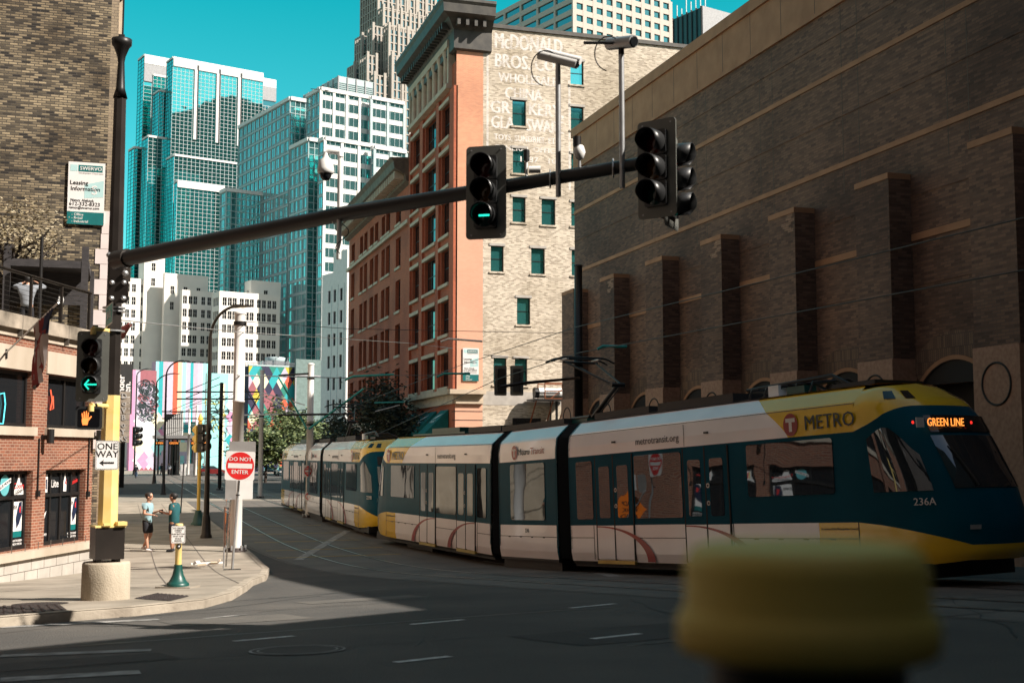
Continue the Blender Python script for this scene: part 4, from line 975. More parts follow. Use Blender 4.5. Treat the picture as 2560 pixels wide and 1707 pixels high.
cream_block(240, 262, 455, 690, 335, px_([272, 287, 303.5, 318.8, 334, 357, 372, 386.7, 407, 419, 431, 447], 262, 455), [], 12, 0)
cream_block(450, 456, 534, 724, 334.2, px_([463, 477, 489, 509, 524], 456, 534), [], 11, 0)
cb = cream_block(531, 549, 700, 727, 322, px_([562, 574.6, 586.4, 604, 617, 629, 647, 660, 673.6, 686.4], 549, 700), [.25, .5, .75], 12, 0)
cream_block(348, 362, 413, 622, 341, [.45], [], 2, 0, sp=4.2, ftop=3.8); cream_block(408, 412, 521, 682, 339, [.18, .48, .78], [], 2, 0, sp=4.4, ftop=3.5)
cream_block(612, 628, 702, 700, 330, [.5], [.5], 1, 0, ftop=2.5)
CW.build('wall', G0)
def sz(q): P_, h = q; return -(P_.at(h[0], h[2])-CAM).length
def visx(q):
    P_, h = q; v = P_.at((h[0]+h[1])/2, (h[2]+h[3])/2)-CAM; x = 1280+F*v.dot(rgt)/v.dot(fwd); y = 853.5-F*v.dot(upv)/v.dot(fwd); return x, y
vis = [q for q in wins if visx(q)[0] > 296 and visx(q)[1] < 930]
others = [q for q in wins if q not in vis]
vis.sort(key=sz, reverse=True)
for P_, h in vis[:100]: window(G0, P_, h, -.22, 'far2', fr_m, blackglass)
rest = MB()
for P_, h in vis[100:]+others:
    pbox(rest, P_, h[0], h[1], h[2], h[3], -.26, -.22, blackglass)
    am = (h[0]+h[1])/2; zm = (h[2]+h[3])/2
    pbox(rest, P_, am-.045, am+.045, h[2], h[3], -.22, -.18, fr_m); pbox(rest, P_, h[0], h[1], zm-.045, zm+.045, -.22, -.17, fr_m)
    pbox(rest, P_, h[0], h[0]+.09, h[2], h[3], -.22, -.16, fr_m); pbox(rest, P_, h[1]-.09, h[1], h[2], h[3], -.22, -.16, fr_m)
rest.build('window', G0, kind='stuff', label='the smaller dark sash windows of the white stucco building')
# ---- white slim building beyond the brick warehouse (turned with the grid)
WS = thing('white_building', 'white building with narrow dark windows seen between the glass tower and brick warehouse', 'building', tuple(W(840, 1100, 200).xy)+(0,))
m = MB(); b = Block(806, 868, 960, 672, 185)
hh_ = [(b.d*f-.42, b.d*f+.42, b.h-4.6-3.35*r, b.h-2.7-3.35*r) for r in range(13) for f in (.30, .52, .78) if b.h-4.6-3.35*r > 2]
wall(m, b.left, 0, b.d, 0, b.h, hh_, panel, .3); b2x = b
m.add([Vector((p.x, p.y, z)) for z in (0, b.h) for p in (b.c, b.c+GU*20, b.c+GU*20+GV*b.d, b.c+GV*b.d)], [(0, 1, 5, 4), (1, 2, 6, 5), (2, 3, 7, 6)], panel)
pbox(m, b.left, b.d*.45, b.d, b.h, b.h+3, -6, 0, panel)
for f in (.4, .65, .9): pbox(m, b.left, b.d*f, b.d*f+.08, 3, b.h-2, 0, .04, mullg)
m.build('wall', WS)
for h in hh_: window(WS, b.left, h, -.2, 'far', metalk, blackglass)
# ---- mural buildings (plain generic colour fields stand in for the painted artwork)
def flat(n, c): return pbr('mural_'+n, c, .8, var=.05)
mc = {'pink': flat('pink', (.62, .26, .42)), 'mauve': flat('mauve', (.52, .38, .46)), 'teal': flat('teal', (.02, .34, .37)), 'aqua': flat('aqua', (.30, .66, .66)), 'red': flat('red', (.66, .10, .05)), 'peach': flat('peach', (.78, .50, .34)), 'maroon': flat('maroon', (.30, .10, .12)), 'lilac': flat('lilac', (.48, .42, .52)), 'ink': flat('ink', (.03, .045, .05)), 'cream': flat('cream', (.74, .68, .48)), 'green': flat('green', (.02, .20, .15)), 'navy': flat('navy', (.025, .025, .06)), 'mustard': flat('mustard', (.52, .42, .05)), 'white': flat('white', (.66, .70, .72))}
MX_ = thing('mural_building', 'brick building painted with broad vertical stripes in pink, teal and orange', 'building', tuple(W(430, 1100, 250).xy)+(0,))
m = MB(); ba = Block(380, 390, 520, 903, 250); ba.solid(m, mc['mauve']); bb = Block(323, 328, 392, 924, 247); bb.solid(m, mc['pink']); m.build('wall', MX_)
mm = MB()
strp = [('aqua', .06), ('teal', .14), ('mauve', .22), ('lilac', .33), ('red', .42), ('peach', .50), ('aqua', .58), ('lilac', .66), ('teal', .72), ('mauve', .80), ('lilac', .90), ('aqua', 1)]
x = 0
for n_, e in strp: pbox(mm, ba.front, ba.w*x, ba.w*e, 0, ba.h, 0, .06, mc[n_]); x = e
random.seed(3)
def dia(P_, a, z, r, mt, o): mm.add([P_.at(a-r*.8, z, o), P_.at(a, z-r, o), P_.at(a+r*.8, z, o), P_.at(a, z+r, o)], [(0, 1, 2, 3)], mt)
pbox(mm, bb.front, 0, bb.w*.18, 0, bb.h, 0, .05, mc['pink']); pbox(mm, bb.front, bb.w*.18, bb.w*.36, 0, bb.h, 0, .05, mc['lilac']); pbox(mm, bb.front, bb.w*.36, bb.w, 0, bb.h, 0, .05, mc['maroon'])
for i in range(5):
    for j in range(4):
        k = random.choice(['aqua', 'pink', 'cream', 'white', 'teal', 'peach', 'lilac', 'white']); dia(bb.front, bb.w*(.42+.17*i), 2+2.6*j*1.0, 1.9, mc[k], .07+.005*((i+j) % 2)+.001*i)
for j in range(3):
    for i in range(4): dia(bb.front, bb.w*(.45+.16*i), 13+1.5*j, .95+random.random()*.4, mc['ink'] if random.random() < .8 else mc['maroon'], .09+.004*j+.001*i)
random.seed(11)
for i in range(190):    # dark brush strokes
    a, z = bb.w*random.uniform(.40, .95), random.uniform(10.2, 17.4); q = random.uniform(0, 6.28); r = random.uniform(.35, 1.1)
    mm.tube([bb.front.at(a+r*cos(q+t_*.5), min(z+r*.8*sin(q+t_*.5), bb.h-.1), .12) for t_ in range(5)], random.uniform(.03, .12), mc['ink'] if i % 5 else mc['lilac'], 4, sm=False)
for i in range(14):
    a, z = ba.w*random.uniform(.3, .95), random.uniform(1, 9); pbox(mm, ba.front, a, a+random.uniform(1, 3), z, z+random.uniform(.8, 2), 0, .08+.002*i, mc[random.choice(['aqua', 'teal', 'red', 'peach', 'cream', 'pink', 'lilac'])])
mm.build('painted_wall', MX_)
MY = thing('mural_building', 'low white and pale blue painted building with geometric shapes behind the white catenary pole', 'building', tuple(W(570, 1100, 246).xy)+(0,))
m = MB(); bc = Block(514, 517, 625, 932, 246); bc.solid(m, mc['white']); m.build('wall', MY)
mm = MB(); pbox(mm, bc.front, 0, bc.w*.5, 0, bc.h, 0, .05, mc['aqua']); pbox(mm, bc.front, bc.w*.30, bc.w*.42, 0, bc.h-2, 0, .08, mc['cream'])
for i in range(5):
    for j in range(6): dia(bc.front, bc.w*(.56+.11*i), 1.5+2.3*j, 1.3, mc[random.choice(['aqua', 'white', 'teal', 'white', 'pink', 'lilac', 'navy'])], .07+.005*((i+j) % 2)+.001*i)
for i in range(60):
    a, z = bc.w*random.uniform(.04, .46), random.uniform(6.5, 14.3); q = random.uniform(0, 6.28); r = random.uniform(.4, 1.2)
    mm.tube([bc.front.at(a+r*cos(q+t_*.5), z+r*sin(q+t_*.5)*.9, .12) for t_ in range(5)], random.uniform(.03, .09), mc['ink' if i % 3 else 'mustard'], 4, sm=False)
mm.build('painted_wall', MY)
MZ = thing('mural_building', 'dark building painted with large diamonds in teal, rust and cream', 'building', tuple(W(680, 1100, 222).xy)+(0,))
sage = pbr('sage_render', (.15, .21, .20), .8); m = MB(); bd_ = Block(596, 622, 741, 914, 222); bd_.solid(m, mc['navy']); be = Block(738, 740, 872, 897, 226); be.solid(m, sage); be.grid(m, panelg, 7, 9, .25, .1, 0, be.h-3, 'f', th=.25); m.build('wall', MZ)
mm = MB(); random.seed(5)
pal = ['teal', 'green', 'navy', 'maroon', 'navy', 'teal', 'maroon', 'green', 'navy', 'cream', 'red', 'mustard', 'green', 'lilac']
cw_, ch_ = bd_.w/6, bd_.h/7
for j in range(1, 15):
    for i in range(7):
        a = cw_*(i+(.5 if j % 2 else 0)); z = ch_*j/2
        n_ = random.choice(pal if z > bd_.h*.45 else ['navy', 'navy', 'navy', 'maroon', 'teal', 'navy', 'red'])
        a0_, a1_ = max(a-cw_/2, 0), min(a+cw_/2, bd_.w)
        if a1_-a0_ < cw_*.4: continue
        pts_ = [(a, z-ch_/2), (a1_, z), (a, min(z+ch_/2, bd_.h)), (a0_, z)]
        if a < .1: pts_ = [(0, z-ch_/2), (a1_, z), (0, min(z+ch_/2, bd_.h))]
        if a > bd_.w-.1: pts_ = [(bd_.w, z-ch_/2), (bd_.w, min(z+ch_/2, bd_.h)), (a0_, z)]
        mm.add([bd_.front.at(p_, z_, .06) for p_, z_ in pts_], [list(range(len(pts_)))], mc[n_])
pbox(mm, bd_.front, -.05, bd_.w, bd_.h, bd_.h+.3, -.3, .1, mullg)
mm.build('painted_wall', MZ)
ct = thing('cooling_tower', 'pale green cooling tower with pipes on the roof of the diamond painted building', 'cooling tower', tuple(W(700, 905, 200)))
m = MB(); q_ = W(699, 900, 230); m.box(q_.x-3.4, q_.x+1.6, q_.y-2, q_.y+2, bd_.h, bd_.h+1.3, galv); m.lathe([(1.7, bd_.h+1.3), (1.9, bd_.h+2.0), (1.6, bd_.h+2.1)], mullg, 20, T(q_.x-.8, q_.y, 0)); m.build('casing', ct)
m = MB()
for dx in (-2.6, -1.0, 1.2): m.tube([(q_.x+dx, q_.y-2.3, bd_.h), (q_.x+dx, q_.y-2.3, bd_.h+1.8), (q_.x+dx+.6, q_.y-2.3, bd_.h+2.0)], .09, galv, 6)
for z in (.4, .8): m.tube([(q_.x-6.5, q_.y-2.6, bd_.h+z), (q_.x+4, q_.y-2.6, bd_.h+z)], .06, galv, 5)
for k in range(8): m.tube([(q_.x-6.5+1.5*k, q_.y-2.6, bd_.h), (q_.x-6.5+1.5*k, q_.y-2.6, bd_.h+.8)], .05, galv, 5)
m.build('pipework', ct)
# dark billboard and timber sign by the mast pole
q_ = W(300, 940, 70)
bbd = thing('billboard', 'tall black billboard with white upright lettering behind the mast pole', 'billboard', (W(311, 1100, 120).x, W(311, 1100, 120).y, 0))
Pb = PL(W(296, 1000, 120).xy, (GU.x, GU.y)); a0, a1, z0, z1 = hitbox(Pb, 294, 909, 329, 1035); m = MB(); pbox(m, Pb, a0, a1, z0, z1, -.3, 0, signk); m.build('board', bbd)
m = MB(); m.text('render', .95, signw, Pb.M(a0+.42, z1-2.4, .02) @ RZ(pi/2), off=.03); m.text('kitchen.', .95, signw, Pb.M(a0+1.02, z1-3.2, .02) @ RZ(pi/2), off=.03); m.build('lettering', bbd)
m = MB(); pbox(m, Pb, (a0+a1)/2-.2, (a0+a1)/2+.2, 0, z0, -.28, -.02, metalk); m.build('post', bbd)
Pw = PL(W(300, 1000, 58).xy, (.97, .24)); a0, a1, z0, z1 = hitbox(Pw, 294, 977, 323, 1106); tim = pbr('grey_timber', (.16, .13, .10), .85, scale=3, col2=(.28, .24, .20), bump=.4)
tsg = thing('timber_sign', 'upright grey plank sign with pale raised letters just right of the mast pole', 'sign', tuple(Pw.at((a0+a1)/2, 0)))
m = MB()
for k in range(9): z = z0+(z1-z0)*k/9; pbox(m, Pw, a0, a1, z, z+(z1-z0)/9-.02, -.12, 0, tim)
m.build('plank', tsg)
m = MB()
for k, s_ in enumerate(('D', 'o', 'V', 'B', 'o', 'Y', 'KS')): m.text(s_, .36, signgrey, Pw.M(a0+.30, z1-.25-.335*k, .02), off=.03, ext=.02)
m.build('lettering', tsg); m = MB(); pbox(m, Pw, a0-.02, a0+.1, 0, z0, -.12, -.02, metalk); m.build('post', tsg)
# ============================================================ TRAMS
twhite = pbr('tram_white', (.95, .92, .93), .18, var=.03, scale=1, coat=.5)
tyel = pbr('tram_yellow', (.80, .50, .015), .2, var=.04, scale=1, coat=.6)
tteal = pbr('tram_teal', (.002, .070, .110), .3, var=.1, scale=1, coat=0, spec=.04)
tdark = pbr('tram_underframe', (.012, .012, .013), .6)
tred = pbr('tram_red', (.30, .014, .016), .3, coat=.4)
tglz = glassy('tram_glass', (.075, .09, .105), .02, .75, wav=.004, wsc=1.3)
tgold = pbr('tram_step_gold', (.45, .36, .12), .4, .6)
tlogo = pbr('tram_lettering', (.010, .035, .045), .4)
tlogog = pbr('tram_lettering_grey', (.08, .08, .09), .4)
amber = glow('amber_leds', (1, .30, .05), .8)
redled = glow('red_leds', (1, .03, .02), .7)
XS, XN = 9.44, 11.75        # cab seam and nose tip, from the bellows end
BODY = [(.30, 1.29), (.50, 1.33), (.80, 1.33), (1.17, 1.33), (2.88, 1.33), (3.12, 1.325), (3.40, 1.28), (3.46, 1.24), (3.66, 1.02), (3.76, .90), (3.80, 0)]
def xyel(z): return 7.72-(max(z, 2.88)-2.88)**1.35*1.45
def nose_end(z):
    T_ = [(.25, 11.45), (.6, 11.75), (1.1, 11.8), (1.8, 11.6), (2.6, 11.15), (3.1, 10.85), (3.4, 10.6), (3.7, 10.1), (3.8, 9.9)]
    for (za, xa), (zb, xb) in zip(T_, T_[1:]):
        if z <= zb: return xa+(xb-xa)*(max(z, za)-za)/(zb-za)
    return T_[-1][1]
def half(z):
    for (za, ya), (zb, yb) in zip(BODY, BODY[1:]):
        if z <= zb: return ya+(yb-ya)*(z-za)/(zb-za)
    return 0
def nose(th, z):        # th 0 = seam side, 90 = tip; returns (x, y)
    n = 2.7; xe = nose_end(z); w_ = half(max(z, .31)); 
    if z > 3.1: n = 2.4
    c_, s_ = abs(cos(radians(th))), abs(sin(radians(th)))
    return XS+(xe-XS)*s_**(2/n), w_*c_**(2/n)
def end_section(tr, M0, cab_text, front_lit, grp=None):
    """one articulated end section; local x runs from the bellows to the cab"""
    def q(x, y, z): return (x, y, z)
    # shell -------------------------------------------------
    def shell(name, z0, z1, x0, x1, mt_a, mt_b=None, bnd=None):
        m = MB(); zs = [z0]+[b for b, _ in BODY if z0 < b < z1]+[z1]
        if bnd: zs = sorted(set(zs+[z0+(z1-z0)*i/14 for i in range(15)]))
        for sd in (1, -1):
            for za, zb in zip(zs, zs[1:]):
                for part in (0, 1):
                    if bnd:
                        xa0, xa1 = ((x0, bnd(za)) if part == 0 else (bnd(za), x1)); xb0, xb1 = ((x0, bnd(zb)) if part == 0 else (bnd(zb), x1))
                    else:
                        if part: continue
                        xa0, xa1, xb0, xb1 = x0, x1, x0, x1
                    v = [(xa0, sd*half(za), za), (xa1, sd*half(za), za), (xb1, sd*half(zb), zb), (xb0, sd*half(zb), zb)]
                    m.add(v, [(0, 1, 2, 3) if sd < 0 else (3, 2, 1, 0)], mt_b if (part and bnd) else mt_a, False, M0)
        return m
    b = shell('s', .30, 1.17, 0, XS, twhite, tyel, lambda z: 8.42)
    for sd in (1, -1):      # hatch lines on the skirt
        y0 = sd*1.331
        for x in (.98, 1.12, 2.60, 4.42, 4.52, 5.98, 9.42): b.box(x, x+.02, min(y0, y0+sd*.004), max(y0, y0+sd*.004), .34, 1.17, tdark, M0)
        for xa, xb in ((0, .98), (2.62, 4.42), (6.0, 9.4)): b.box(xa, xb, min(y0, y0+sd*.004), max(y0, y0+sd*.004), .86, .875, tdark, M0)
        for x in (6.6, 7.3, 8.0, 8.7): b.box(x, x+.14, min(y0, y0+sd*.006), max(y0, y0+sd*.006), .84, .87, tdark, M0)
    b.build('skirt', tr)
    b = shell('s', 1.17, 2.88, 0, XS, tteal); b.build('side_panel', tr)
    b = shell('s', 2.88, 3.80, 0, XS, twhite, tyel, xyel)
    for sd in (1, -1):
        for x in (1.85, 5.2): b.box(x, x+.13, sd*1.34-.015, sd*1.34+.015, 3.13, 3.17, tdark, M0)
        b.box(0, XS, sd*1.275-.004, sd*1.275+.008, 3.42, 3.43, tlogog, M0); b.box(4.5, 4.515, sd*1.33-.002, sd*1.33+.004, 2.9, 3.38, tlogog, M0)
    b.build('roof_fairing', tr)
    # glazing + doors ------------------------------------------
    def side_glass(x0, x1, z0, z1, nm='window'):
        for sd in (1, -1):
            g = MB(); y = sd*1.335; g.rbox(x0, x1, z0, z1, y-.012, y+.012, .06, tglz, M0); g.build(nm, tr)
    side_glass(.32, 1.0, 1.32, 2.74); side_glass(2.68, 4.38, 1.32, 2.78); side_glass(6.5, 8.9, 1.72, 2.80)
    for xd in (1.14, 4.46):
        for sd in (1, -1):
            for k in (0, 1):
                x0 = xd+.725*k+.02; x1 = x0+.69; y = sd*1.337
                dd = MB(); dd.box(x0, x1, y-.014, y+.014, .36, 1.16, twhite, M0); dd.rbox(x0, x1, 1.16, 2.84, y-.014, y+.014, .03, tteal, M0)
                d_ = dd.build('door', tr)
                g = MB(); g.rbox(x0+.13, x1-.13, 1.34, 2.58, y-.022, y+.022, .06, tglz, M0); g.build('door_glass', d_)
            m = MB(); xm = xd+.725; y = sd*1.337
            m.box(xm-.02, xm+.02, y-.02, y+.02, .34, 2.84, rubber, M0); m.box(xd-.02, xd+.015, y-.016, y+.016, .34, 2.84, rubber, M0); m.box(xd+1.445, xd+1.48, y-.016, y+.016, .34, 2.84, rubber, M0)
            for z in (1.62, 2.0):
                m.lathe([(.05, 0), (.05, .01)], galv, 14, M0 @ T(xm+.08, y+sd*.012, z) @ RX(-sd*pi/2)); m.lathe([(.03, 0), (.03, .014)], tdark, 10, M0 @ T(xm+.08, y+sd*.012, z) @ RX(-sd*pi/2))
            m.build('door_seal', tr)
            m = MB(); m.box(xd, xd+1.45, sd*1.26-.1, sd*1.26+.1, .25, .33, tgold, M0); m.build('step', tr)
            s_ = MB(); n = 22; yy = sd*1.3545
            E = lambda i_, x0, z0, rx, rz_: (x0+rx*sin(pi/2*i_/n), z0+rz_*cos(pi/2*i_/n))
            o_ = [E(i, xd+.02, .32, 2.20, .83) for i in range(n+1)]; i_ = [E(i, xd+.02, .32, 1.92, .80) for i in range(n+1)]
            for i in range(n): s_.add([(o_[i][0], yy, o_[i][1]), (o_[i+1][0], yy, o_[i+1][1]), (i_[i+1][0], yy, i_[i+1][1]), (i_[i][0], yy, i_[i][1])], [(0, 1, 2, 3)], tred, False, M0)
            s_.build('red_stripe', tr)
    # underframe and bogie
    m = MB(); m.box(0, 10.9, -1.2, 1.2, .16, .42, tdark, M0); m.box(5.9, 8.4, -.9, .9, -.0, .3, tdark, M0)
    for k in range(4): m.box(0, 9.3, -1.27-.0, 1.27, .235+.02*k, .243+.02*k, tgold if k == 3 else tdark, M0)
    m.build('underframe', tr)
    for x in (6.3, 8.0):
        for y in (-.75, .75):
            m = MB(); m.lathe([(0, -.07), (.31, -.07), (.33, .05), (.3, .07), (0, .07)], steel, 20, M0 @ T(x, y, .33) @ RX(pi/2)); m.build('wheel', tr)
    # nose ------------------------------------------
    ths = [0, 8, 16, 24, 31, 38, 45, 52, 60, 68, 76, 84, 90]
    def zb1(th): return 2.88+.42*(1-(1-min(1, th/55))**2)
    def band(name, f0, f1, mt, rows=5):
        m = MB(); n = len(ths)
        for sd in (1, -1):
            vs = []
            for r in range(rows+1):
                for th in ths:
                    z = f0(th)+(f1(th)-f0(th))*r/rows; x, y = nose(th, z); vs.append((x, sd*y, z))
            fs = [(r*n+i, r*n+i+1, (r+1)*n+i+1, (r+1)*n+i) for r in range(rows) for i in range(n-1)]
            if sd > 0: fs = [f[::-1] for f in fs]
            m.add(vs, fs, mt, True, M0)
        return m.build(name, tr)
    band('bumper', lambda t: .30+.18*min(1, t/60), lambda t: 1.17-.42*min(1, t/60), tyel, 4)
    band('cab_shell', lambda t: 1.17-.42*min(1, t/60), zb1, tteal, 10)
    band('cab_roof', zb1, lambda t: 3.80, tyel, 8)
    m = MB(); vs = [(nose(th, 3.8)[0], sd*.9*cos(radians(th)), 3.795) for sd in (1, -1) for th in (ths if sd > 0 else ths[::-1])]
    m.add(vs, [list(range(len(vs)))], tyel, False, M0); m.add([(0, -.92, 3.79), (XS, -.92, 3.79), (XS, .92, 3.79), (0, .92, 3.79)], [(0, 1, 2, 3)], twhite, False, M0); m.build('roof', tr)
    def patch(name, t0, t1, f0, f1, mt, off=.012, sds=(1, -1), n=8, rows=6, parent=None):
        m = MB()
        for sd in sds:
            vs = []
            for r in range(rows+1):
                for i in range(n+1):
                    th = t0+(t1-t0)*i/n; z = f0(i/n)+(f1(i/n)-f0(i/n))*r/rows; x, y = nose(th, z); x2, y2 = nose(min(th+1, 90), z); x1_, y1_ = nose(max(th-1, 0), z)
                    nn = Vector((-(y2-y1_), (x2-x1_), 0)); nn = nn.normalized() if nn.length > 1e-6 else Vector((1, 0, 0))
                    if nn.x < 0: nn = -nn
                    vs.append((x+nn.x*off, sd*(y+abs(nn.y)*off), z))
            fs = [(r*(n+1)+i, r*(n+1)+i+1, (r+1)*(n+1)+i+1, (r+1)*(n+1)+i) for r in range(rows) for i in range(n)]
            if sd > 0: fs = [f[::-1] for f in fs]
            m.add(vs, fs, mt, True, M0)
        return m.build(name, parent or tr)
    for sd_ in (1, -1): patch('cab_window', 6, 40, lambda f: 1.72, lambda f: 2.72+.2*sin(pi*min(1, f*1.1))-.75*max(0, f-.45)**1.3, tglz, sds=(sd_,))
    patch('windscreen', 55, 90, lambda f: 1.75, lambda f: 2.72, tglz, n=8)
    patch('destination_panel', 57, 90, lambda f: 2.78, lambda f: 3.10, blackglass, .02)
    for sd_ in (1, -1): patch('roof_light', 30, 42, lambda f: 3.45, lambda f: 3.62, blackglass, .012, sds=(sd_,)); patch('roof_light', 52, 62, lambda f: 3.45, lambda f: 3.62, blackglass, .012, sds=(sd_,)); patch('headlight', 58, 66, lambda f: 1.02, lambda f: 1.10, galv, .014, sds=(sd_,))
    # wiper
    m = MB(); m.tube([(nose(72, 1.8)[0]+.05, -nose(72, 1.8)[1], 1.8), (nose(66, 2.55)[0]+.05, -nose(66, 2.55)[1]-.02, 2.55)], .018, metalk, 5, M0); m.build('wiper', tr)
    # lettering, readable on either side
    for sd in (-1, 1):
        # frame: right direction along travel for the -y side
        def FM(x, z, y=None, tilt=0): 
            yy = sd*(1.345 if y is None else y); r_ = 1 if sd < 0 else -1
            return M0 @ Matrix(((r_, 0, 0, x), (0, 0, sd, yy), (0, 1, 0, z), (0, 0, 0, 1)))
        if True:
            o_ = 1 if sd < 0 else -1
            lt = MB(); y3 = half(3.12)+.012
            xc = 8.58 if sd < 0 else 8.45
            lt.text('METRO', .40, tlogo, FM(xc+.28*o_*1, 3.12, y3+.012), off=.012, ext=.002)
            xb_ = xc-.76*o_; fm = FM(xb_, 3.13, y3+.002)
            lt.add([fm @ Vector((.20*cos(2*pi*i/28), .23*sin(2*pi*i/28), 0)) for i in range(28)], [list(range(28))], tred)
            fm2 = FM(xb_, 3.13, y3+.006); lt.add([fm2 @ Vector(v) for v in ((-.13, .13, 0), (.13, .13, 0), (.13, .05, 0), (.04, .05, 0), (.04, -.14, 0), (-.04, -.14, 0), (-.04, .05, 0), (-.13, .05, 0))], [list(range(8))], signw)
            lt.text('metrotransit.org', .235, tlogog, FM(3.55, 3.1, y3), ext=.002)
            lt.text('A service of the Metropolitan Council', .06, tlogo, FM(8.95, 1.05, 1.338), ext=.002)
            th = 33; x, y = nose(th, 1.5); x2, y2 = nose(th+2, 1.5); t_ = Vector((x2-x, (y2-y)*sd, 0)).normalized()*o_; n_ = Vector((0, 0, 1)).cross(t_)*-1
            n_ = t_.cross(Vector((0, 0, 1)))
            MXX = M0 @ Matrix(((t_.x, 0, n_.x, x+n_.x*.03), (t_.y, 0, n_.y, sd*y+n_.y*.03), (0, 1, 0, 1.52), (0, 0, 0, 1)))
            lt.text(cab_text, .19, signw, MXX, off=.012, ext=.002)
            lt.build('lettering', tr)
    if front_lit:
        x, y = nose(72, 2.95); x2, y2 = nose(86, 2.95); a = Vector((x, -y, 2.94)); 
        t_ = Vector((x2-x, y-y2, 0)).normalized(); n_ = t_.cross(Vector((0, 0, 1)))
        c_ = Vector((x, -y, 2.95))+n_*.09
        MXX = M0 @ Matrix(((t_.x, 0, n_.x, c_.x), (t_.y, 0, n_.y, c_.y), (0, 1, 0, c_.z), (0, 0, 0, 1)))
        lt = MB(); lt.text('GREEN LINE', .21, amber, MXX, off=.012, ext=.002, sx=.78); lt.build('destination_text', tr)
        lt = MB()
        for dx in (-.78, .62): lt.lathe([(.03, 0), (.0, .01)], redled, 10, MXX @ T(dx, 0, .0))
        lt.build('marker_light', tr)
        lt = MB(); lt.box(-.70, -.52, -.09, .09, -.01, .005, whitep, MXX); lt.build('run_number_plate', tr)
def mid_section(tr, M0, L, num):
    m = MB(); 
    def strip(mb, z0, z1, mt):
        zs = [z0]+[b for b, _ in BODY if z0 < b < z1]+[z1]
        for sd in (1, -1):
            for za, zb in zip(zs, zs[1:]):
                v = [(0, sd*half(za), za), (L, sd*half(za), za), (L, sd*half(zb), zb), (0, sd*half(zb), zb)]
                mb.add(v, [(0, 1, 2, 3) if sd < 0 else (3, 2, 1, 0)], mt, False, M0)
    strip(m, .3, 1.17, twhite)
    for sd in (1, -1):
        m.box(0, L, sd*1.331-.003, sd*1.331+.003, .86, .875, tdark, M0)
        for k in range(4): m.box(L*(.2+.2*k), L*(.2+.2*k)+.1, sd*1.331-.006, sd*1.331+.006, .84, .87, tdark, M0)
    m.build('skirt', tr); m = MB(); strip(m, 1.17, 2.88, tteal); m.build('side_panel', tr); m = MB(); strip(m, 2.88, 3.8, twhite); m.build('roof_fairing', tr)
    for sd in (1, -1):
        g = MB(); g.rbox(L*.18, L*.78, 1.30, 2.80, sd*1.335-.012, sd*1.335+.012, .08, tglz, M0); g.build('window', tr)
        r_ = 1 if sd < 0 else -1
        FM = lambda x, z, y: M0 @ Matrix(((r_, 0, 0, x), (0, 0, sd, sd*y), (0, 1, 0, z), (0, 0, 0, 1)))
        lt = MB(); lt.text('Metro', .26, tlogo, FM(L/2-.10*r_, 3.12, 1.342), off=.012); lt.text('Transit', .26, tred, FM(L/2+.64*r_, 3.12, 1.342)); fm = FM(L/2-.62*r_, 3.12, 1.343)
        lt.add([fm @ Vector((.16*cos(2*pi*i/28), .2*sin(2*pi*i/28), 0)) for i in range(28)], [list(range(28))], tred)
        fm2 = FM(L/2-.62*r_, 3.12, 1.347); lt.add([fm2 @ Vector(v) for v in ((-.1, .1, 0), (.1, .1, 0), (.1, .05, 0), (.03, .05, 0), (.03, -.12, 0), (-.03, -.12, 0), (-.03, .05, 0), (-.1, .05, 0))], [list(range(8))], signw)
        lt.text(num, .15, tlogo, FM(L/2, 1.02, 1.338)); lt.build('lettering', tr)
    m = MB(); m.add([(0, -.92, 3.79), (L, -.92, 3.79), (L, .92, 3.79), (0, .92, 3.79)], [(0, 1, 2, 3)], twhite, False, M0); m.build('roof', tr)
    m = MB(); m.box(0, L, -1.2, 1.2, .0, .42, tdark, M0); m.box(0, L, -1.29, 1.29, .24, .31, tdark, M0); m.build('underframe', tr)
def bellows(tr, Ma, Mb):
    m = MB(); n = 12; prof = [(half(z) if z < 3.8 else 0, z) for z in (.35, .6, 1.17, 2.0, 2.88, 3.12, 3.4, 3.46, 3.66, 3.76)]
    full = [(-y, z) for y, z in prof]+[(y, z) for y, z in prof[::-1]]
    k = len(full); vs = []
    for i in range(2*n+1):
        f = i/(2*n); s_ = .965 if i % 2 else .90
        for y, z in full:
            a = Ma @ Vector((0, y*s_, z*(1-.0)+(0 if i % 2 else -.02))); b = Mb @ Vector((0, y*s_, z+(0 if i % 2 else -.02))); vs.append(a*(1-f)+b*f)
    fs = [(i*k+j, i*k+j+1, (i+1)*k+j+1, (i+1)*k+j) for i in range(2*n) for j in range(k-1)]
    m.add(vs, fs, rubber); m.build('bellows', tr)
    for M_, s_ in ((Ma, 1), (Mb, -1)):
        m = MB()
        for sd in (1, -1):
            for (ya, za), (yb, zb) in zip(prof, prof[1:]): m.add([M_ @ Vector(v) for v in ((-.02*s_, sd*ya*1.0, za), (.06*s_, sd*ya, za), (.06*s_, sd*yb, zb), (-.02*s_, sd*yb, zb))], [(0, 1, 2, 3)], tteal)
        m.build('bellows_frame', tr)
def roof_gear(tr, M0, items):
    m = MB()
    for x0, x1, y0, y1, h, mt in items: m.box(x0, x1, y0, y1, 3.8, 3.8+h, mt, M0)
    return m
def frame_at(pa, pb, z0, z1):   # local x from pa to pb
    d = Vector((pb[0]-pa[0], pb[1]-pa[1], z1-z0)).normalized(); y = Vector((0, 0, 1)).cross(d).normalized(); z = d.cross(y)
    return Matrix(((d.x, y.x, z.x, pa[0]), (d.y, y.y, z.y, pa[1]), (d.z, y.z, z.z, z0), (0, 0, 0, 1)))
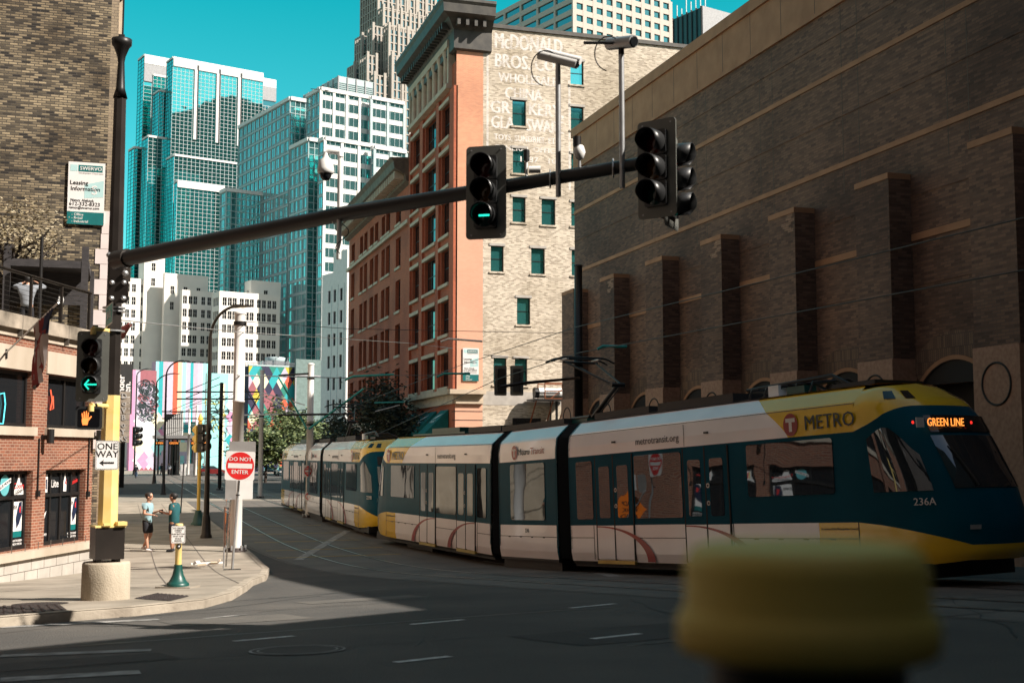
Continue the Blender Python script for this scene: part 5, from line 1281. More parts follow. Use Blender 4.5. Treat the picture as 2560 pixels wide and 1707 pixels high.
def pantograph(tr, M0, x, up=True):
    m = MB(); Mx = M0 @ T(x, 0, 3.95); hgt = 1.55
    k = Vector((1.25, 0, .78)); top = Vector((-.55, 0, hgt))
    m.tube([(0, 0, 0), k], [.075, .05], metalk, 8, Mx); m.tube([(.12, 0, -.05), k+Vector((.05, 0, -.1))], .02, metalk, 5, Mx)
    for y in (-.22, .22): m.tube([k+Vector((0, y*.6, 0)), top+Vector((0, y*2.2, 0))], .028, bronze, 6, Mx)
    m.tube([k+Vector((-.1, 0, -.08)), top+Vector((0, 0, -.12))], .015, metalk, 5, Mx); m.tube([k+Vector((0, -.2, 0)), k+Vector((0, .2, 0))], .06, metalk, 8, Mx)
    m.tube([top+Vector((0, -.55, 0)), top+Vector((0, .55, 0))], .03, metalk, 6, Mx)
    m.build('pantograph_arm', tr)
    m = MB()
    for dx in (-.18, .18): m.tube([top+Vector((dx, y, .12-(.22*max(0, abs(y)-.62)**1.3*2.2))) for y in (-.98, -.9, -.8, -.68, -.55, 0, .55, .68, .8, .9, .98)], .025, metalk, 6, Mx)
    for y in (-.5, .5): m.tube([top+Vector((-.2, y, .08)), top+Vector((.2, y, .08))], .03, galv, 6, Mx)
    m.build('contact_bow', tr)
    m = MB(); m.box(-.5, .6, -.55, .55, -.14, -.04, greenp, Mx); m.tube([(-.4, -.4, 0), (.5, -.4, 0)], .05, metalk, 6, Mx); m.tube([(-.4, .4, 0), (.5, .4, 0)], .05, metalk, 6, Mx); m.build('pantograph_base', tr)
def make_tram(name, label, pts, cabA, cabB, num, litA):
    """pts: bellows front face, mid front, mid rear, rear bellows face (centre line), each (x, y) ; headings in last tuple"""
    (A0, dA), (m0, m1), (B0, dB) = pts
    tr = thing(name, label, 'tram', (m0[0], m0[1], gz(m0[1])), 0, 'coupled trams')
    zr = lambda p: gz(p[1])+.012
    endp = lambda p, d: (p[0]+d[0]*10.5, p[1]+d[1]*10.5)
    MA = frame_at(A0, endp(A0, dA), zr(A0), zr(endp(A0, dA))); MBx = frame_at(B0, endp(B0, dB), zr(B0), zr(endp(B0, dB)))
    MM = frame_at(m0, m1, zr(m0), zr(m1)); L = (Vector(m1)-Vector(m0)).length
    end_section(tr, MA, cabA, litA); end_section(tr, MBx, cabB, False); mid_section(tr, MM, L, num)
    flip = Matrix.Rotation(pi, 4, 'Z')
    bellows(tr, MA, MM @ flip if False else MM @ Matrix.Scale(-1, 4, (0, 1, 0)))
    bellows(tr, MBx, (MM @ T(L, 0, 0)))
    return tr, MA, MM, MBx
# the near tram: visible side points from the photograph, moved to the centre line
def cl(p, d): return (p[0]-d[1]*1.33, p[1]+d[0]*1.33)
dA = Vector((.26, -.965)).normalized()
sA = Vector((10.80, 29.60))+dA*.12; A0 = sA+Vector((-dA.y, dA.x))*1.33
mfront = A0-dA*.55; dM = Vector((.19, -.982)).normalized(); m1 = mfront-dM*.0; mrear = m1-dM*3.15
dB = Vector((-.115, .993)).normalized(); Bf = mrear-dM*.15+dB*.4
tr1, MA, MM, MBx = make_tram('tram', 'front white and yellow tram with green line destination sign turning the corner', ((A0, dA), (m1, mrear), (Bf, dB)), '236A', '236B', '236', True)
yf = 46.6; X0 = 10.28
s_ = Vector((0, 1))
A2 = (X0, yf+11.75); mm0 = (X0, yf+12.6); mm1 = (X0, yf+16.9); Bx = (X0, yf+17.7)
tr2, M2A, M2M, M2B = make_tram('tram', 'rear white and yellow tram coupled behind, partly hidden by the grey catenary pole', ((A2, (0, -1)), (mm0, mm1), (Bx, (0, 1))), '229B', '229A', '229', False)
for tr, Ma, Mm, Mb in ((tr1, MA, MM, MBx), (tr2, M2A, M2M, M2B)):
    m = MB(); m.box(.4, 2.6, -.75, .75, 3.8, 3.98, tdark, Ma); m.box(3.0, 5.6, -.8, .8, 3.8, 4.0, tdark, Ma); m.box(3.2, 8, -.85, .85, 3.8, 3.86, greenp, Mb); m.box(.5, 3, -.8, .8, 3.8, 3.98, tdark, Mb); m.box(4, 6.5, -.7, .7, 3.86, 4.02, greenp, Mb)
    m.box(.4, 3.9, -.8, .8, 3.8, 3.95, tdark, Mm)
    for k in range(5): m.tube([(5.9+.45*k, -.6, 3.82), (6.0+.45*k, -.6, 4.02), (6.3+.45*k, .1, 4.06), (6.4+.45*k, .6, 3.84)], .035, metalk, 6, Ma)
    m.tube([(5.7, -.45, 4.05), (8.2, -.45, 4.12), (8.7, -.4, 3.85)], .04, metalk, 6, Ma); m.box(6.6, 6.9, -.7, -.45, 3.8, 4.05, whitep, Ma); m.box(7.1, 7.6, -.65, -.3, 3.8, 3.98, greenp, Ma); m.box(8.4, 9.5, -.7, .7, 3.8, 3.9, tdark, Ma)
    m.build('roof_equipment', tr)
pantograph(tr1, MM @ RZ(pi), -.25); pantograph(tr2, M2M @ RZ(pi), -.4)
# coupler
m = MB(); p = M2A @ Vector((11.6, 0, .55)); q2 = MBx @ Vector((11.6, 0, .55)); m.tube([p, q2], .12, tdark, 8); m.box(p.x-.5, p.x+.5, p.y-.9, p.y+.3, .3, .6, tdark)
m.build('coupler', tr2)
# ============================================================ STREET FURNITURE
def D_(x): return x*1.08844
def WD(xd, yd, D): return W(D_(xd), D_(yd), D)
# ---- traffic signal heads (local: centre at origin, lenses face -y)
gglow = glow('green_arrow_light', (.02, .80, .55), .75)
handglow = glow('orange_hand_light', (1, .24, .05), .9)
lensr = pbr('red_lens', (.06, .004, .004), .15); lensa = pbr('amber_lens', (.07, .03, .003), .15); lensg = pbr('green_lens', (.003, .03, .025), .15)
sigk = pbr('signal_black', (.030, .031, .032), .36, .2, var=.2); sigp = pbr('signal_backplate', (.15, .155, .14), .45, .2, var=.1)
def signal(label, loc, rz, group, arrow=None, body=sigk, plate=True, s=1.0, lit=False):
    t = thing('traffic_signal', label, 'traffic signal', (0, 0, 0), 0, group)
    if plate:
        m = MB(); m.rbox(-.30, .30, -.68, .68, .02, .035, .06, sigp)
        for x in (-.22, .22):
            for z in (-.62, .62): m.lathe([(.012, 0), (.012, .006)], galv, 8, T(x, .02, z) @ RX(pi/2))
        m.build('backplate', t)
    m = MB()
    for k in range(3): z = .355*(1-k); m.rbox(-.17, .17, z-.172, z+.172, -.03, .17, .035, body)
    m.box(-.10, .10, .17, .2, -.5, .5, body)
    for k in range(3): m.box(-.19, -.17, -.03, .0, .355*(1-k)-.05, .355*(1-k)+.05, galv)
    m.build('housing', t)
    for k, lm in enumerate((lensr, lensa, lensg)):
        z = .355*(1-k)
        m = MB(); m.lathe([(.155, 0), (.12, .02), (.06, .035), (0, .04)], lm, 20, T(0, -.03, z) @ RX(pi/2)); ln = m.build('lens', t)
        m = MB(); n = 22
        vs = []
        for j in range(n+1):
            a = radians(-55+290*j/n); dep = .27 if 0 < radians(-55+290*j/n)+.7 else .27
            cutf = max(0, -sin(a)); L = .27-.10*cutf
            for r_, y in ((.165, -.03), (.160, -.03-L), (.152, -.03-L), (.157, -.03)): vs.append((r_*cos(a), y, z+r_*sin(a)))
        m.add(vs, [(j*4+i, j*4+(i+1) % 4, (j+1)*4+(i+1) % 4, (j+1)*4+i) for j in range(n) for i in range(4)], body, True); m.build('visor', t)
        if k == 2 and arrow:
            m = MB()
            if arrow == 'left':
                m.box(-.11, .11, -.082, -.078, z-.014, z+.014, gglow)
                for q_ in (1, -1): m.add([(-.13, -.08, z), (-.05, -.08, z+.10*q_), (-.028, -.08, z+.083*q_), (-.10, -.08, z)], [(0, 1, 2, 3)], gglow)
            else: m.box(-.08, .08, -.082, -.078, z-.014, z+.014, gglow)
            m.build('arrow_light', ln)
    t.location = loc; t.rotation_euler = (0, 0, rz)
    if s != 1: t.scale = (s, s, s)
    return t
def face_cam(p, extra=0):   # rotation so that local -y looks at the camera
    v = CAM-Vector(p); return atan2(v.y, v.x)+pi/2+extra
# ---- mast arm pole
DP = 23.0
pb = G(D_(242), D_(1376), .14); base = Vector((pb.x, pb.y, gz(pb.y)+.14))
DP = (base-CAM).dot(fwd)
KP = DP/24.5
def zp(yd): return W(D_(255), D_(yd), DP).z
pln = MB(); zpl = zp(1290); pln.lathe([(.47*KP, base.z-.3), (.465*KP, base.z+.3), (.46*KP, zpl-.03), (.44*KP, zpl), (0, zpl)], pbr('plinth_concrete', (.30, .255, .19), .9, scale=3, bump=.5, col2=(.46, .40, .31), bscale=40, streak=.3), 40, T(base.x, base.y, 0))
pln.build('concrete_plinth', loc=tuple(base), label='round stained concrete plinth under the yellow and brown mast arm pole', cat='plinth')
mp = thing('mast_arm_pole', 'tall brown mast arm pole with yellow lower shaft carrying the signals over the road', 'mast pole', (base.x, base.y, zpl))
zb0, zb1 = zpl+.02, zp(1206)
R45 = RZ(face_cam(base)+radians(12))
m = MB(); X = T(base.x, base.y, 0) @ R45
m.box(-.28*KP, .28*KP, -.28*KP, .28*KP, zb0+.03, zb1-.03, bronze, X)
for x in (-.18*KP, .18*KP):
    for y in (-.18*KP, .18*KP): m.tube([(x, y, zb0-.02), (x, y, zb0+.05)], .04, metalk, 8, X)
m.build('base_box', mp)
m = MB(); m.box(-.295*KP, .295*KP, -.295*KP, .295*KP, zb1-.03, zb1, yelp, X); m.box(.1, .25, -.3, -.1, zb1, zb1+.06, yelp, X); m.box(-.12, 0, -.28, -.2, zb1, zb1+.04, yelp, X); m.build('base_cover', mp)
ztr = zp(906); zup = zp(192); ztop = zp(48)
X8 = T(base.x, base.y, 0) @ RZ(.3)
m = MB(); m.lathe([(.20*KP, zb1), (.178*KP, ztr)], yelp, 8, X8, sm=False); m.build('lower_shaft', mp)
m = MB(); m.lathe([(.172*KP, ztr), (.125*KP, zup)], bronze, 8, X8, sm=False); m.build('upper_shaft', mp)
m = MB(); m.lathe([(.10, zup), (.12, zup-.02), (.075, zup+.15), (.055, ztop-.42), (.07, ztop-.32), (.13, ztop-.16), (.165, ztop-.12), (.17, ztop-.02), (0, ztop+.02)], metalk, 16, T(base.x, base.y, 0)); m.build('lamp_shaft', mp)
# arm
a0 = WD(272, 598, DP); a1 = W(D_(785), 535, DP*.855); a2 = W(1598, 410, DP*.722)
a0.z = W(300, 650, DP).z
m = MB(); m.tube([a0, a0*.5+a1*.5, a1, a1*.5+a2*.5, a2], [.13, .12, .105, .092, .075], metalk, 16); arm = m.build('arm', mp)
m = MB(); yz = a0.z
P3 = PL((base.x, base.y), (rgt.x, rgt.y))
pbox(m, P3, -.02, .2, yz-.26, yz+.2, -.2, .2, bronze); m.tube([a0-(a1-a0).normalized()*.08, a0+(a1-a0).normalized()*.25], .155, bronze, 12)
for da, dz in ((.12, .12), (.25, -.18), (-.02, .12)): m.lathe([(.05, 0), (.05, .05), (.03, .07), (0, .075)], galv, 8, P3.M(da, yz+dz, .22))
m.build('arm_flange', mp)
zc = zp(663); m = MB(); m.rbox(-.02, .30, zc-.21, zc+.20, -.24, -.20, .08, bronze, T(base.x, base.y, 0) @ RZ(P3.rz))
for dx in (.04, .24):
    for dz in (-.13, .13): m.lathe([(.04, 0), (.04, .04), (0, .06)], galv, 8, P3.M(dx, zc+dz, .24))
m.build('flange_plate', mp)
def arm_at(px):   # point on the arm at a photograph column
    best = None
    for i in range(401):
        f = i/400; p = a0+(a1-a0)*f*2 if f < .5 else a1+(a2-a1)*(f-.5)*2
        v = p-CAM; x = 1280+F*v.dot(rgt)/v.dot(fwd)
        if best is None or abs(x-px) < best[0]: best = (abs(x-px), p, v.dot(fwd))
    return best[1], best[2]
p, Dh = arm_at(1213); q = W(1214, 480, Dh-.25)
signal('black signal head hung mid way on the mast arm, lowest lens showing a green bar', q, face_cam(q, radians(-16)), 'signal heads on the mast arm', arrow='bar', s=.88)
p, Dh = arm_at(1590); q = W(1640, 421, Dh-.15)
signal('large unlit black signal head at the arm tip facing left', q, face_cam(q, radians(-30)), 'signal heads on the mast arm', s=.86)
q = W(1682, 452, Dh+.05)
signal('signal head at the arm tip seen side on, visors pointing right', q, face_cam(q, radians(72)), 'signal heads on the mast arm', s=.84)
q = W(D_(212), D_(841), DP-.25)
signal('black signal head with a glowing green left arrow on the mast pole', q, face_cam(q, radians(-12)), 'signal heads on the mast arm', arrow='left', s=.84)
m = MB()
for yd in (757, 932): z = zp(yd); m.tube([(q.x, q.y, z), (base.x, base.y, z)], .04, yelp, 8); m.tube([(q.x, q.y, z), (q.x, q.y, z-.1)], .05, yelp, 8)
m.build('signal_bracket', mp)
# pedestrian signal
q = W(D_(206), D_(960), DP-.22)
ps = thing('pedestrian_signal', 'black pedestrian signal showing an orange raised hand on the mast pole', 'pedestrian signal', tuple(q), face_cam(q, radians(-6)))
Mq = wmat(ps) @ Matrix.Scale(.88, 4); m = MB(); m.rbox(-.235, .235, -.21, .21, -.02, .18, .05, sigk, Mq); m.rbox(-.235, .235, -.21, .21, -.14, -.02, .05, sigk, Mq); m.build('housing', ps)
m = MB(); m.rbox(-.19, .19, -.165, .165, -.146, -.142, .03, pbr('ped_lens', (.004, .004, .005), .25), Mq); m.build('lens', ps)
m = MB(); yy = -.152
def hp(pts): m.add([Mq @ Vector((x-.06, yy, z)) for x, z in pts], [list(range(len(pts)))], handglow)
hp([(-.045, -.13), (.04, -.13), (.06, -.03), (.05, .0), (-.055, .0), (-.062, -.05)])
for x0, ln_, lean in ((-.058, .085, -.012), (-.029, .115, -.004), (.001, .125, .004), (.030, .10, .01)): hp([(x0, .004), (x0+.023, .004), (x0+.021+lean, ln_), (x0+.003+lean, ln_)])
hp([(.062, -.05), (.115, .025), (.10, .036), (.055, -.005)])
m.build('hand_symbol', ps)
# one way sign
q = W(D_(246), D_(1045), DP-.28)
sg = thing('one_way_sign', 'white one way sign with a black arrow pointing left on the yellow pole', 'sign', tuple(q), face_cam(q, radians(4)))
Mq = wmat(sg); Mq = Mq @ Matrix.Scale(.80, 4); m = MB(); m.rbox(-.228, .228, -.295, .295, 0, .004, .035, signk, Mq); m.rbox(-.222, .222, -.289, .289, -.002, 0, .03, signw, Mq); m.rbox(-.212, .212, -.279, .279, -.003, -.002, .03, signk, Mq); m.rbox(-.203, .203, -.270, .270, -.004, -.003, .025, signw, Mq); m.build('panel', sg)
TF = Mq @ Matrix(((1, 0, 0, 0), (0, 0, -1, -.005), (0, 1, 0, 0), (0, 0, 0, 1)))
m = MB(); m.text('ONE', .19, signk, TF @ T(0, .17, 0), off=.025, ext=.001); m.text('WAY', .19, signk, TF @ T(0, .015, 0), off=.025, ext=.001)
m.add([TF @ Vector((x, y, .001)) for x, y in ((-.15, -.155), (-.06, -.09), (-.07, -.135), (.14, -.135), (.14, -.175), (-.07, -.175), (-.06, -.22))], [(0, 1, 2, 3, 4, 5, 6)], signk); m.build('lettering', sg)
# street name sign, seen sharply from the side
q = W(271, 789, DP-.12)
sn = thing('street_name_sign', 'narrow teal street name sign turned edge on near the top of the pole', 'sign', tuple(q))
Ps = PL((q.x, q.y), tuple((-ray(271, 789)*.9+rgt*.12).xy)); m = MB(); pbox(m, Ps, -.30, .55, q.z-.17, q.z+.17, -.005, .005, signw); pbox(m, Ps, -.28, .53, q.z-.15, q.z+.15, .005, .008, signgreen); m.build('panel', sn)
m = MB(); m.text('5th St', .2, signw, Ps.M(.12, q.z, .01), off=.02); m.build('lettering', sn)
m = MB()
for dz in (-.2, .19, .13): m.lathe([(.185, q.z+dz-.012), (.185, q.z+dz+.012)], galv, 16, T(base.x, base.y, 0))
m.build('strap', mp)
# cameras on risers
def riser(name, lab, px, y0, y1, kind):
    p, Dh = arm_at(px); t = thing(name, lab, 'camera', tuple(p), 0, 'cameras and sensors on the mast arm')
    lo_, hi_ = W(px, y1, Dh-.10), W(px, y0, Dh-.10); hi_.x, hi_.y = lo_.x, lo_.y
    m = MB(); m.tube([lo_, hi_], .034, galv if kind != 'ptz' else whitep, 10); m.build('riser_pole', t)
    m = MB()
    for dx in (-.12, .0): m.tube([p+(a2-a1).normalized()*dx+Vector((0, 0, -.11)).lerp(Vector((0, 0, .11)), f)*1.0+(CAM-p).normalized()*.11*sin(pi*f) for f in [i/8 for i in range(9)]], .012, galv, 5)
    m.build('clamp', t)
    if kind == 'cam1':
        d = (rgt*.88+Vector((0, 0, -.3))-fwd*.3).normalized(); c0 = hi_+Vector((0, 0, .13))
        m = MB(); m.tube([c0-d*.26, c0+d*.26], .062, whitep, 14); m.tube([c0-d*.16+Vector((0, 0, .05)), c0+d*.31+Vector((0, 0, .05))], .05, whitep, 10); m.tube([c0+d*.26, c0+d*.28], .045, blackglass, 12); m.tube([hi_, c0], .03, galv, 8); m.build('camera_body', t)
    if kind == 'cam2':
        d = (rgt*.62+Vector((0, 0, -.12))-fwd*.8).normalized(); c0 = hi_+Vector((0, 0, .15))
        m = MB(); m.tube([c0-d*.22, c0+d*.22], .075, galv, 12); m.tube([c0+d*.22, c0+d*.235], .06, blackglass, 12); m.tube([hi_, c0], .035, metalk, 8); m.tube([c0-rgt*.45, c0-rgt*.1], .02, metalk, 6); m.build('camera_body', t)
    if kind in ('cam1', 'cam2'):
        m = MB(); r_ = .18 if kind == 'cam1' else .17; m.tube([hi_+Vector((-.16, 0, -.0))+rgt*r_*cos(a_)+Vector((0, 0, r_*1.25*sin(a_))) for a_ in [radians(60+200*i/12) for i in range(13)]], .008, metalk, 5); m.build('cable', t)
    if kind == 'ptz':
        m = MB(); e = hi_-rgt*.16; m.tube([hi_+Vector((0, 0, -.05)), hi_+Vector((0, 0, .02)), e+Vector((0, 0, .03)), e-rgt*.05], [.05, .05, .035, .03], whitep, 8)
        c0 = e-rgt*.04+Vector((0, 0, -.18)); m.lathe([(.03, .2), (.045, .12), (.095, .08), (.115, -.04), (.12, -.09), (.10, -.11)], whitep, 18, T(*c0)); m.build('camera_body', t)
        m = MB(); m.lathe([(.085, -.10), (.08, -.15), (.05, -.2), (0, -.21)], blackglass, 18, T(*c0)); m.build('dome', t)
riser('security_camera', 'white tubular camera on the taller left riser in front of the faded lettering', 1396, 165, 492, 'cam1')
riser('security_camera', 'grey camera on a riser beside the arm tip seen from its front', 1556, 128, 470, 'cam2')
riser('dome_camera', 'white dome camera hanging from a short arm in front of the glass tower', 847, 378, 648, 'ptz')
p, Dh = arm_at(1447); sn2 = thing('signal_sensor', 'small globe sensor with black cap standing on the arm by the tip', 'sensor', tuple(p), 0, 'cameras and sensors on the mast arm')
m = MB(); m.tube([p+Vector((0, 0, .08)), p+Vector((0, 0, .17))], .02, galv, 6); m.lathe([(0, .13), (.05, .11), (.075, .03), (.05, -.05), (0, -.07)], whitep, 16, T(p.x, p.y, p.z+.24)); m.build('globe', sn2)
m = MB(); m.tube([p+Vector((-.03, 0, .34)), p+Vector((-.03, 0, .46))], .05, metalk, 8); m.build('cap', sn2)
p, Dh = arm_at(1318); sn3 = thing('signal_sensor', 'slim black and white sensor just right of the middle signal head on the arm', 'sensor', tuple(p), 0, 'cameras and sensors on the mast arm')
m = MB(); m.tube([p+Vector((0, 0, .08)), p+Vector((0, 0, .30))], .018, whitep, 6); m.tube([p+Vector((0, 0, .28)), p+Vector((0, 0, .42))], .04, metalk, 8); m.tube([p+Vector((.03, 0, .17)), p+Vector((.17, -.05, .17))], .045, whitep, 8); m.build('body', sn3)
m = MB(); q_ = W(856, 560, DP*.85); m.tube([q_+rgt*(.09*sin(a_*2))+Vector((0, 0, -.42*a_/3)) for a_ in [i*.3 for i in range(11)]], .007, metalk, 5); m.build('hanging_cable', mp)

# ---- push button post
pq = G(D_(408), D_(1349), .14); z0 = gz(pq.y)+.14; Dq = (pq-CAM).dot(fwd)
pt = thing('push_button_post', 'short yellow push button post with flared green base at the kerb', 'post', (pq.x, pq.y, z0))
zt = W(D_(410), D_(1208), Dq).z; X = T(pq.x, pq.y, z0); hh = zt-z0
m = MB(); m.box(-.36, .36, -.22, .22, -.05, .035, concrete, X @ RZ(-.5)); m.build('footing', pt)
m = MB(); m.lathe([(.215, .035), (.215, .08), (.19, .10), (.16, .13), (.105, .25), (.082, .36), (.075, .44)], greenp, 28, X); m.build('base', pt)
m = MB(); m.lathe([(.062, .43), (.062, hh-.02), (.075, hh-.02), (.075, hh+.03), (.065, hh+.045), (0, hh+.05)], yelp, 24, X); m.build('shaft', pt)
ang = face_cam(pq); Xs = X @ RZ(ang)
m = MB(); m.lathe([(.045, 0), (.045, .03), (.02, .04), (0, .042)], metalk, 18, Xs @ T(0, -.06, hh-.39) @ RX(pi/2)); m.lathe([(.02, .04), (.018, .05), (0, .052)], galv, 12, Xs @ T(0, -.06, hh-.39) @ RX(pi/2)); m.build('push_button', pt)
sg = thing('instruction_sign', 'small white push button instruction sign on the yellow post', 'sign', (pq.x, pq.y, z0+hh-.16), ang)
Mq = wmat(sg) @ T(-.012, -.085, 0); m = MB(); m.rbox(-.13, .13, -.165, .165, 0, .006, .025, signw, Mq); m.rbox(-.12, .12, -.155, .155, -.001, 0, .02, signk, Mq); m.rbox(-.114, .114, -.149, .149, -.002, -.001, .018, signw, Mq); m.build('panel', sg)
TF = Mq @ Matrix(((1, 0, 0, 0), (0, 0, -1, -.003), (0, 1, 0, 0), (0, 0, 0, 1))); m = MB()
for s_, y_, k_ in (('TO CROSS', .118, .042), ('STREET', .076, .042), ('PUSH BUTTON', .008, .036), ('WAIT FOR', -.034, .040), ('WALK', -.076, .042), ('SIGNAL', -.118, .042)): m.text(s_, k_, signk, TF @ T(0, y_, 0), off=.025, ext=.0008)
m.box(-.055, .055, .036, .046, 0, .001, signk, TF); m.build('lettering', sg)
# ---- do not enter signs
def dne(loc_M, s, parent_name, lab, parts_cb=None):
    t = thing('do_not_enter_sign', lab, 'sign', tuple(loc_M.translation), 0, 'do not enter signs')
    m = MB(); m.rbox(-s/2, s/2, -s/2, s/2, 0, .005, s*.07, signw, loc_M); m.build('panel', t)
    TF = loc_M @ Matrix(((1, 0, 0, 0), (0, 0, -1, 0), (0, 1, 0, 0), (0, 0, 0, 1)))
    m = MB(); n = 48; m.add([TF @ Vector((s*.475*cos(2*pi*i/n), s*.475*sin(2*pi*i/n), .0025)) for i in range(n)], [list(range(n))], signred); m.build('red_disc', t)
    m = MB(); m.box(-s*.41, s*.41, -s*.085, s*.085, .002, .005, signw, TF); m.text('DO NOT', s*.19, signw, TF @ T(0, s*.225, .0045), off=.03, ext=.001); m.text('ENTER', s*.19, signw, TF @ T(0, -s*.215, .0045), off=.03, ext=.001); m.build('lettering', t)
    return t
pd = G(D_(533), D_(1308), .14); Dd = (pd-CAM).dot(fwd); zd = gz(pd.y)+.14
q = W(D_(551.5), D_(1069.5), Dd-.12); ang = face_cam(q, radians(-3)); Mx = T(*q) @ RZ(ang) @ RY(radians(2))
dne(Mx, .745, '', 'large red and white do not enter sign on a leaning galvanised post')
post = thing('sign_post', 'leaning galvanised post carrying the large do not enter sign', 'post', (pd.x, pd.y, zd))
m = MB(); m.tube([(pd.x, pd.y, zd), q+(q-CAM).normalized()*.1+Vector((0, 0, .1))], .032, galv, 10); m.build('tube', post); m = MB(); m.box(-.22, .22, -.04, .04, 0, .02, metalk, T(pd.x, pd.y, zd)); m.build('foot', post)
m = MB(); mid = Vector((pd.x, pd.y, zd)).lerp(q, .72); m.tube([mid-Vector((0, 0, .015)), mid+Vector((0, 0, .015))], .05, metalk, 10); m.build('band', post)
gp = G(D_(519), D_(1300), .14); gp2 = thing('perforated_post', 'thin perforated sign post leaning behind the do not enter post', 'post', (gp.x, gp.y, gz(gp.y)+.14))
tp = W(D_(530), D_(1145), Dd+.3); m = MB(); m.tube([(gp.x, gp.y, gz(gp.y)+.14), tp], .03, galv, 4, sm=False); m.build('tube', gp2)
m = MB()
for k in range(16): f = (k+.5)/16; pp_ = Vector((gp.x, gp.y, gz(gp.y)+.14)).lerp(tp, f); m.box(-.008, .008, -.034, -.03, -.008, .008, signk, T(*pp_) @ RZ(ang))
m.build('hole', gp2)
def plate(px, py, D, w_, h_, lab, mt=signgrey, name='traffic_sign'):
    q = W(px, py, D); t = thing(name, lab, 'sign', tuple(q), face_cam(q)); m = MB(); m.rbox(-w_/2, w_/2, -h_/2, h_/2, 0, .006, .03, mt, wmat(t)); m.build('panel', t)
    m = MB(); m.box(-.04, .04, .006, .05, -h_/2, h_/2, galv, wmat(t)); m.build('bracket', t); return t
plate(D_(557), D_(1030), Dd+.5, .68, .38, 'plain grey back of a sign showing above the red sign')
plate(D_(530), D_(1124), Dd+.4, .28, .52, 'grey sign back with stickers below the left half of the red sign'); plate(D_(562), D_(1124), Dd+.55, .42, .50, 'lighter grey sign back below the right half of the red sign', whitep)
# orange works sign facing the tracks (seen edge-on, mirrored in the tram windows)
rw_ = W(566, 1215, Dd+.9); rwz = gz(rw_.y)+1.35
ow = thing('road_work_sign', 'orange diamond road work sign turned edge on towards the tram', 'sign', (rw_.x, rw_.y, gz(rw_.y)+.14))
PO = PL((rw_.x, rw_.y), tuple((rw_-CAM).xy)); m = MB(); s_ = .66
m.add([PO.at(a, rwz+b, o) for o in (0, .006) for a, b in ((-s_, 0), (0, -s_), (s_, 0), (0, s_))], [(0, 1, 2, 3), (7, 6, 5, 4), (0, 4, 5, 1), (1, 5, 6, 2), (2, 6, 7, 3), (3, 7, 4, 0)], orange); m.build('panel', ow)
m = MB()
for k, t_ in enumerate(('ROAD', 'WORK', 'AHEAD')): m.text(t_, .19, signk, PO.M(0, rwz+.2-.2*k, .01), off=.03, ext=.001)
m.build('lettering', ow); m = MB(); m.tube([PO.at(0, gz(rw_.y)+.1, -.03), PO.at(0, rwz+.4, -.03)], .02, galv, 6); m.build('stand', ow)

# ---- catenary poles
def cpole(xd, yb, yt, rr, lab, mt, collars=(), D=None, plate_=True):
    p = G(D_(xd), D_(yb), .14 if xd < 560 else 0); D = (p-CAM).dot(fwd); z0 = p.z
    zt = W(D_(xd), D_(yt), D).z; t = thing('catenary_pole', lab, 'pole', (p.x, p.y, z0), 0, 'catenary poles')
    m = MB(); m.lathe([(rr, .1), (rr, (zt-z0)*.62), (rr*1.04, (zt-z0)*.62), (rr*1.04, (zt-z0)*.62+.06), (rr*.96, (zt-z0)*.62+.06), (rr*.93, zt-z0-.06)], mt, 24, T(p.x, p.y, z0)); m.build('shaft', t)
    m = MB(); m.lathe([(rr*1.06, 0), (rr*1.06, .05), (rr*.7, .09), (0, .11)], mt, 24, T(p.x, p.y, zt-.06)); m.build('cap', t)
    m = MB(); m.lathe([(rr*1.9, 0), (rr*1.9, .05), (rr*1.5, .05), (rr*1.5, .12)], iron, 20, T(p.x, p.y, z0))
    for k in range(6): m.tube([(p.x+rr*1.65*cos(k*1.047), p.y+rr*1.65*sin(k*1.047), z0+.04), (p.x+rr*1.65*cos(k*1.047), p.y+rr*1.65*sin(k*1.047), z0+.2)], .035, galv, 6)
    m.build('base_plate', t)
    for yc_ in collars: z = W(D_(xd), D_(yc_), D).z; m = MB(); m.lathe([(rr*1.12, z-.06), (rr*1.12, z+.06)], metalk, 24, T(p.x, p.y, 0)); m.build('collar', t)
    return t, p, D, zt
tA, pA, DA, zA = cpole(541, 1266, 712, .185, 'thick white catenary pole standing behind the large do not enter sign', polewhite, (738,))
tB, pB, DB, zB = cpole(709, 1188, 833, .175, 'grey catenary pole in front of the rear tram with two small signs', polewhite, (866, 975))
tC, pC, DC, zC = cpole(597, 1143, 848, .17, 'slim white catenary pole left of the rear tram by the green trees', polewhite, (955,))
tD, pD, DD, zD = cpole(1331, 1212, 601, .19, 'tall black catenary pole rising behind the front tram by the garage', metalk, ())
tE, pE, DE, zE = cpole(504, 1125, 878, .16, 'dark catenary pole between the mural and the thick white pole', bronze, (950,))
tF_, pF, DF, zF = cpole(449, 1093, 930, .17, 'grey catenary pole at the far station left of the yellow signal', polewhite, ())
tG_, pG, DG, zG = cpole(432, 1092, 938, .17, 'shorter grey catenary pole at the far station by the ticket machines', polewhite, ())
q = W(775, 1177, DB-.35); Mx = T(*q) @ RZ(face_cam(q)); dne(Mx, .60, '', 'smaller shaded do not enter sign on the grey catenary pole')
q = W(773, 1240, DB-.35); t = thing('no_turn_sign', 'small square no turn sign low on the grey catenary pole', 'sign', tuple(q), face_cam(q)); Mq = wmat(t)
m = MB(); m.rbox(-.22, .22, -.22, .22, 0, .005, .03, signw, Mq); m.build('panel', t); TF = Mq @ Matrix(((1, 0, 0, 0), (0, 0, -1, -.002), (0, 1, 0, 0), (0, 0, 0, 1)))
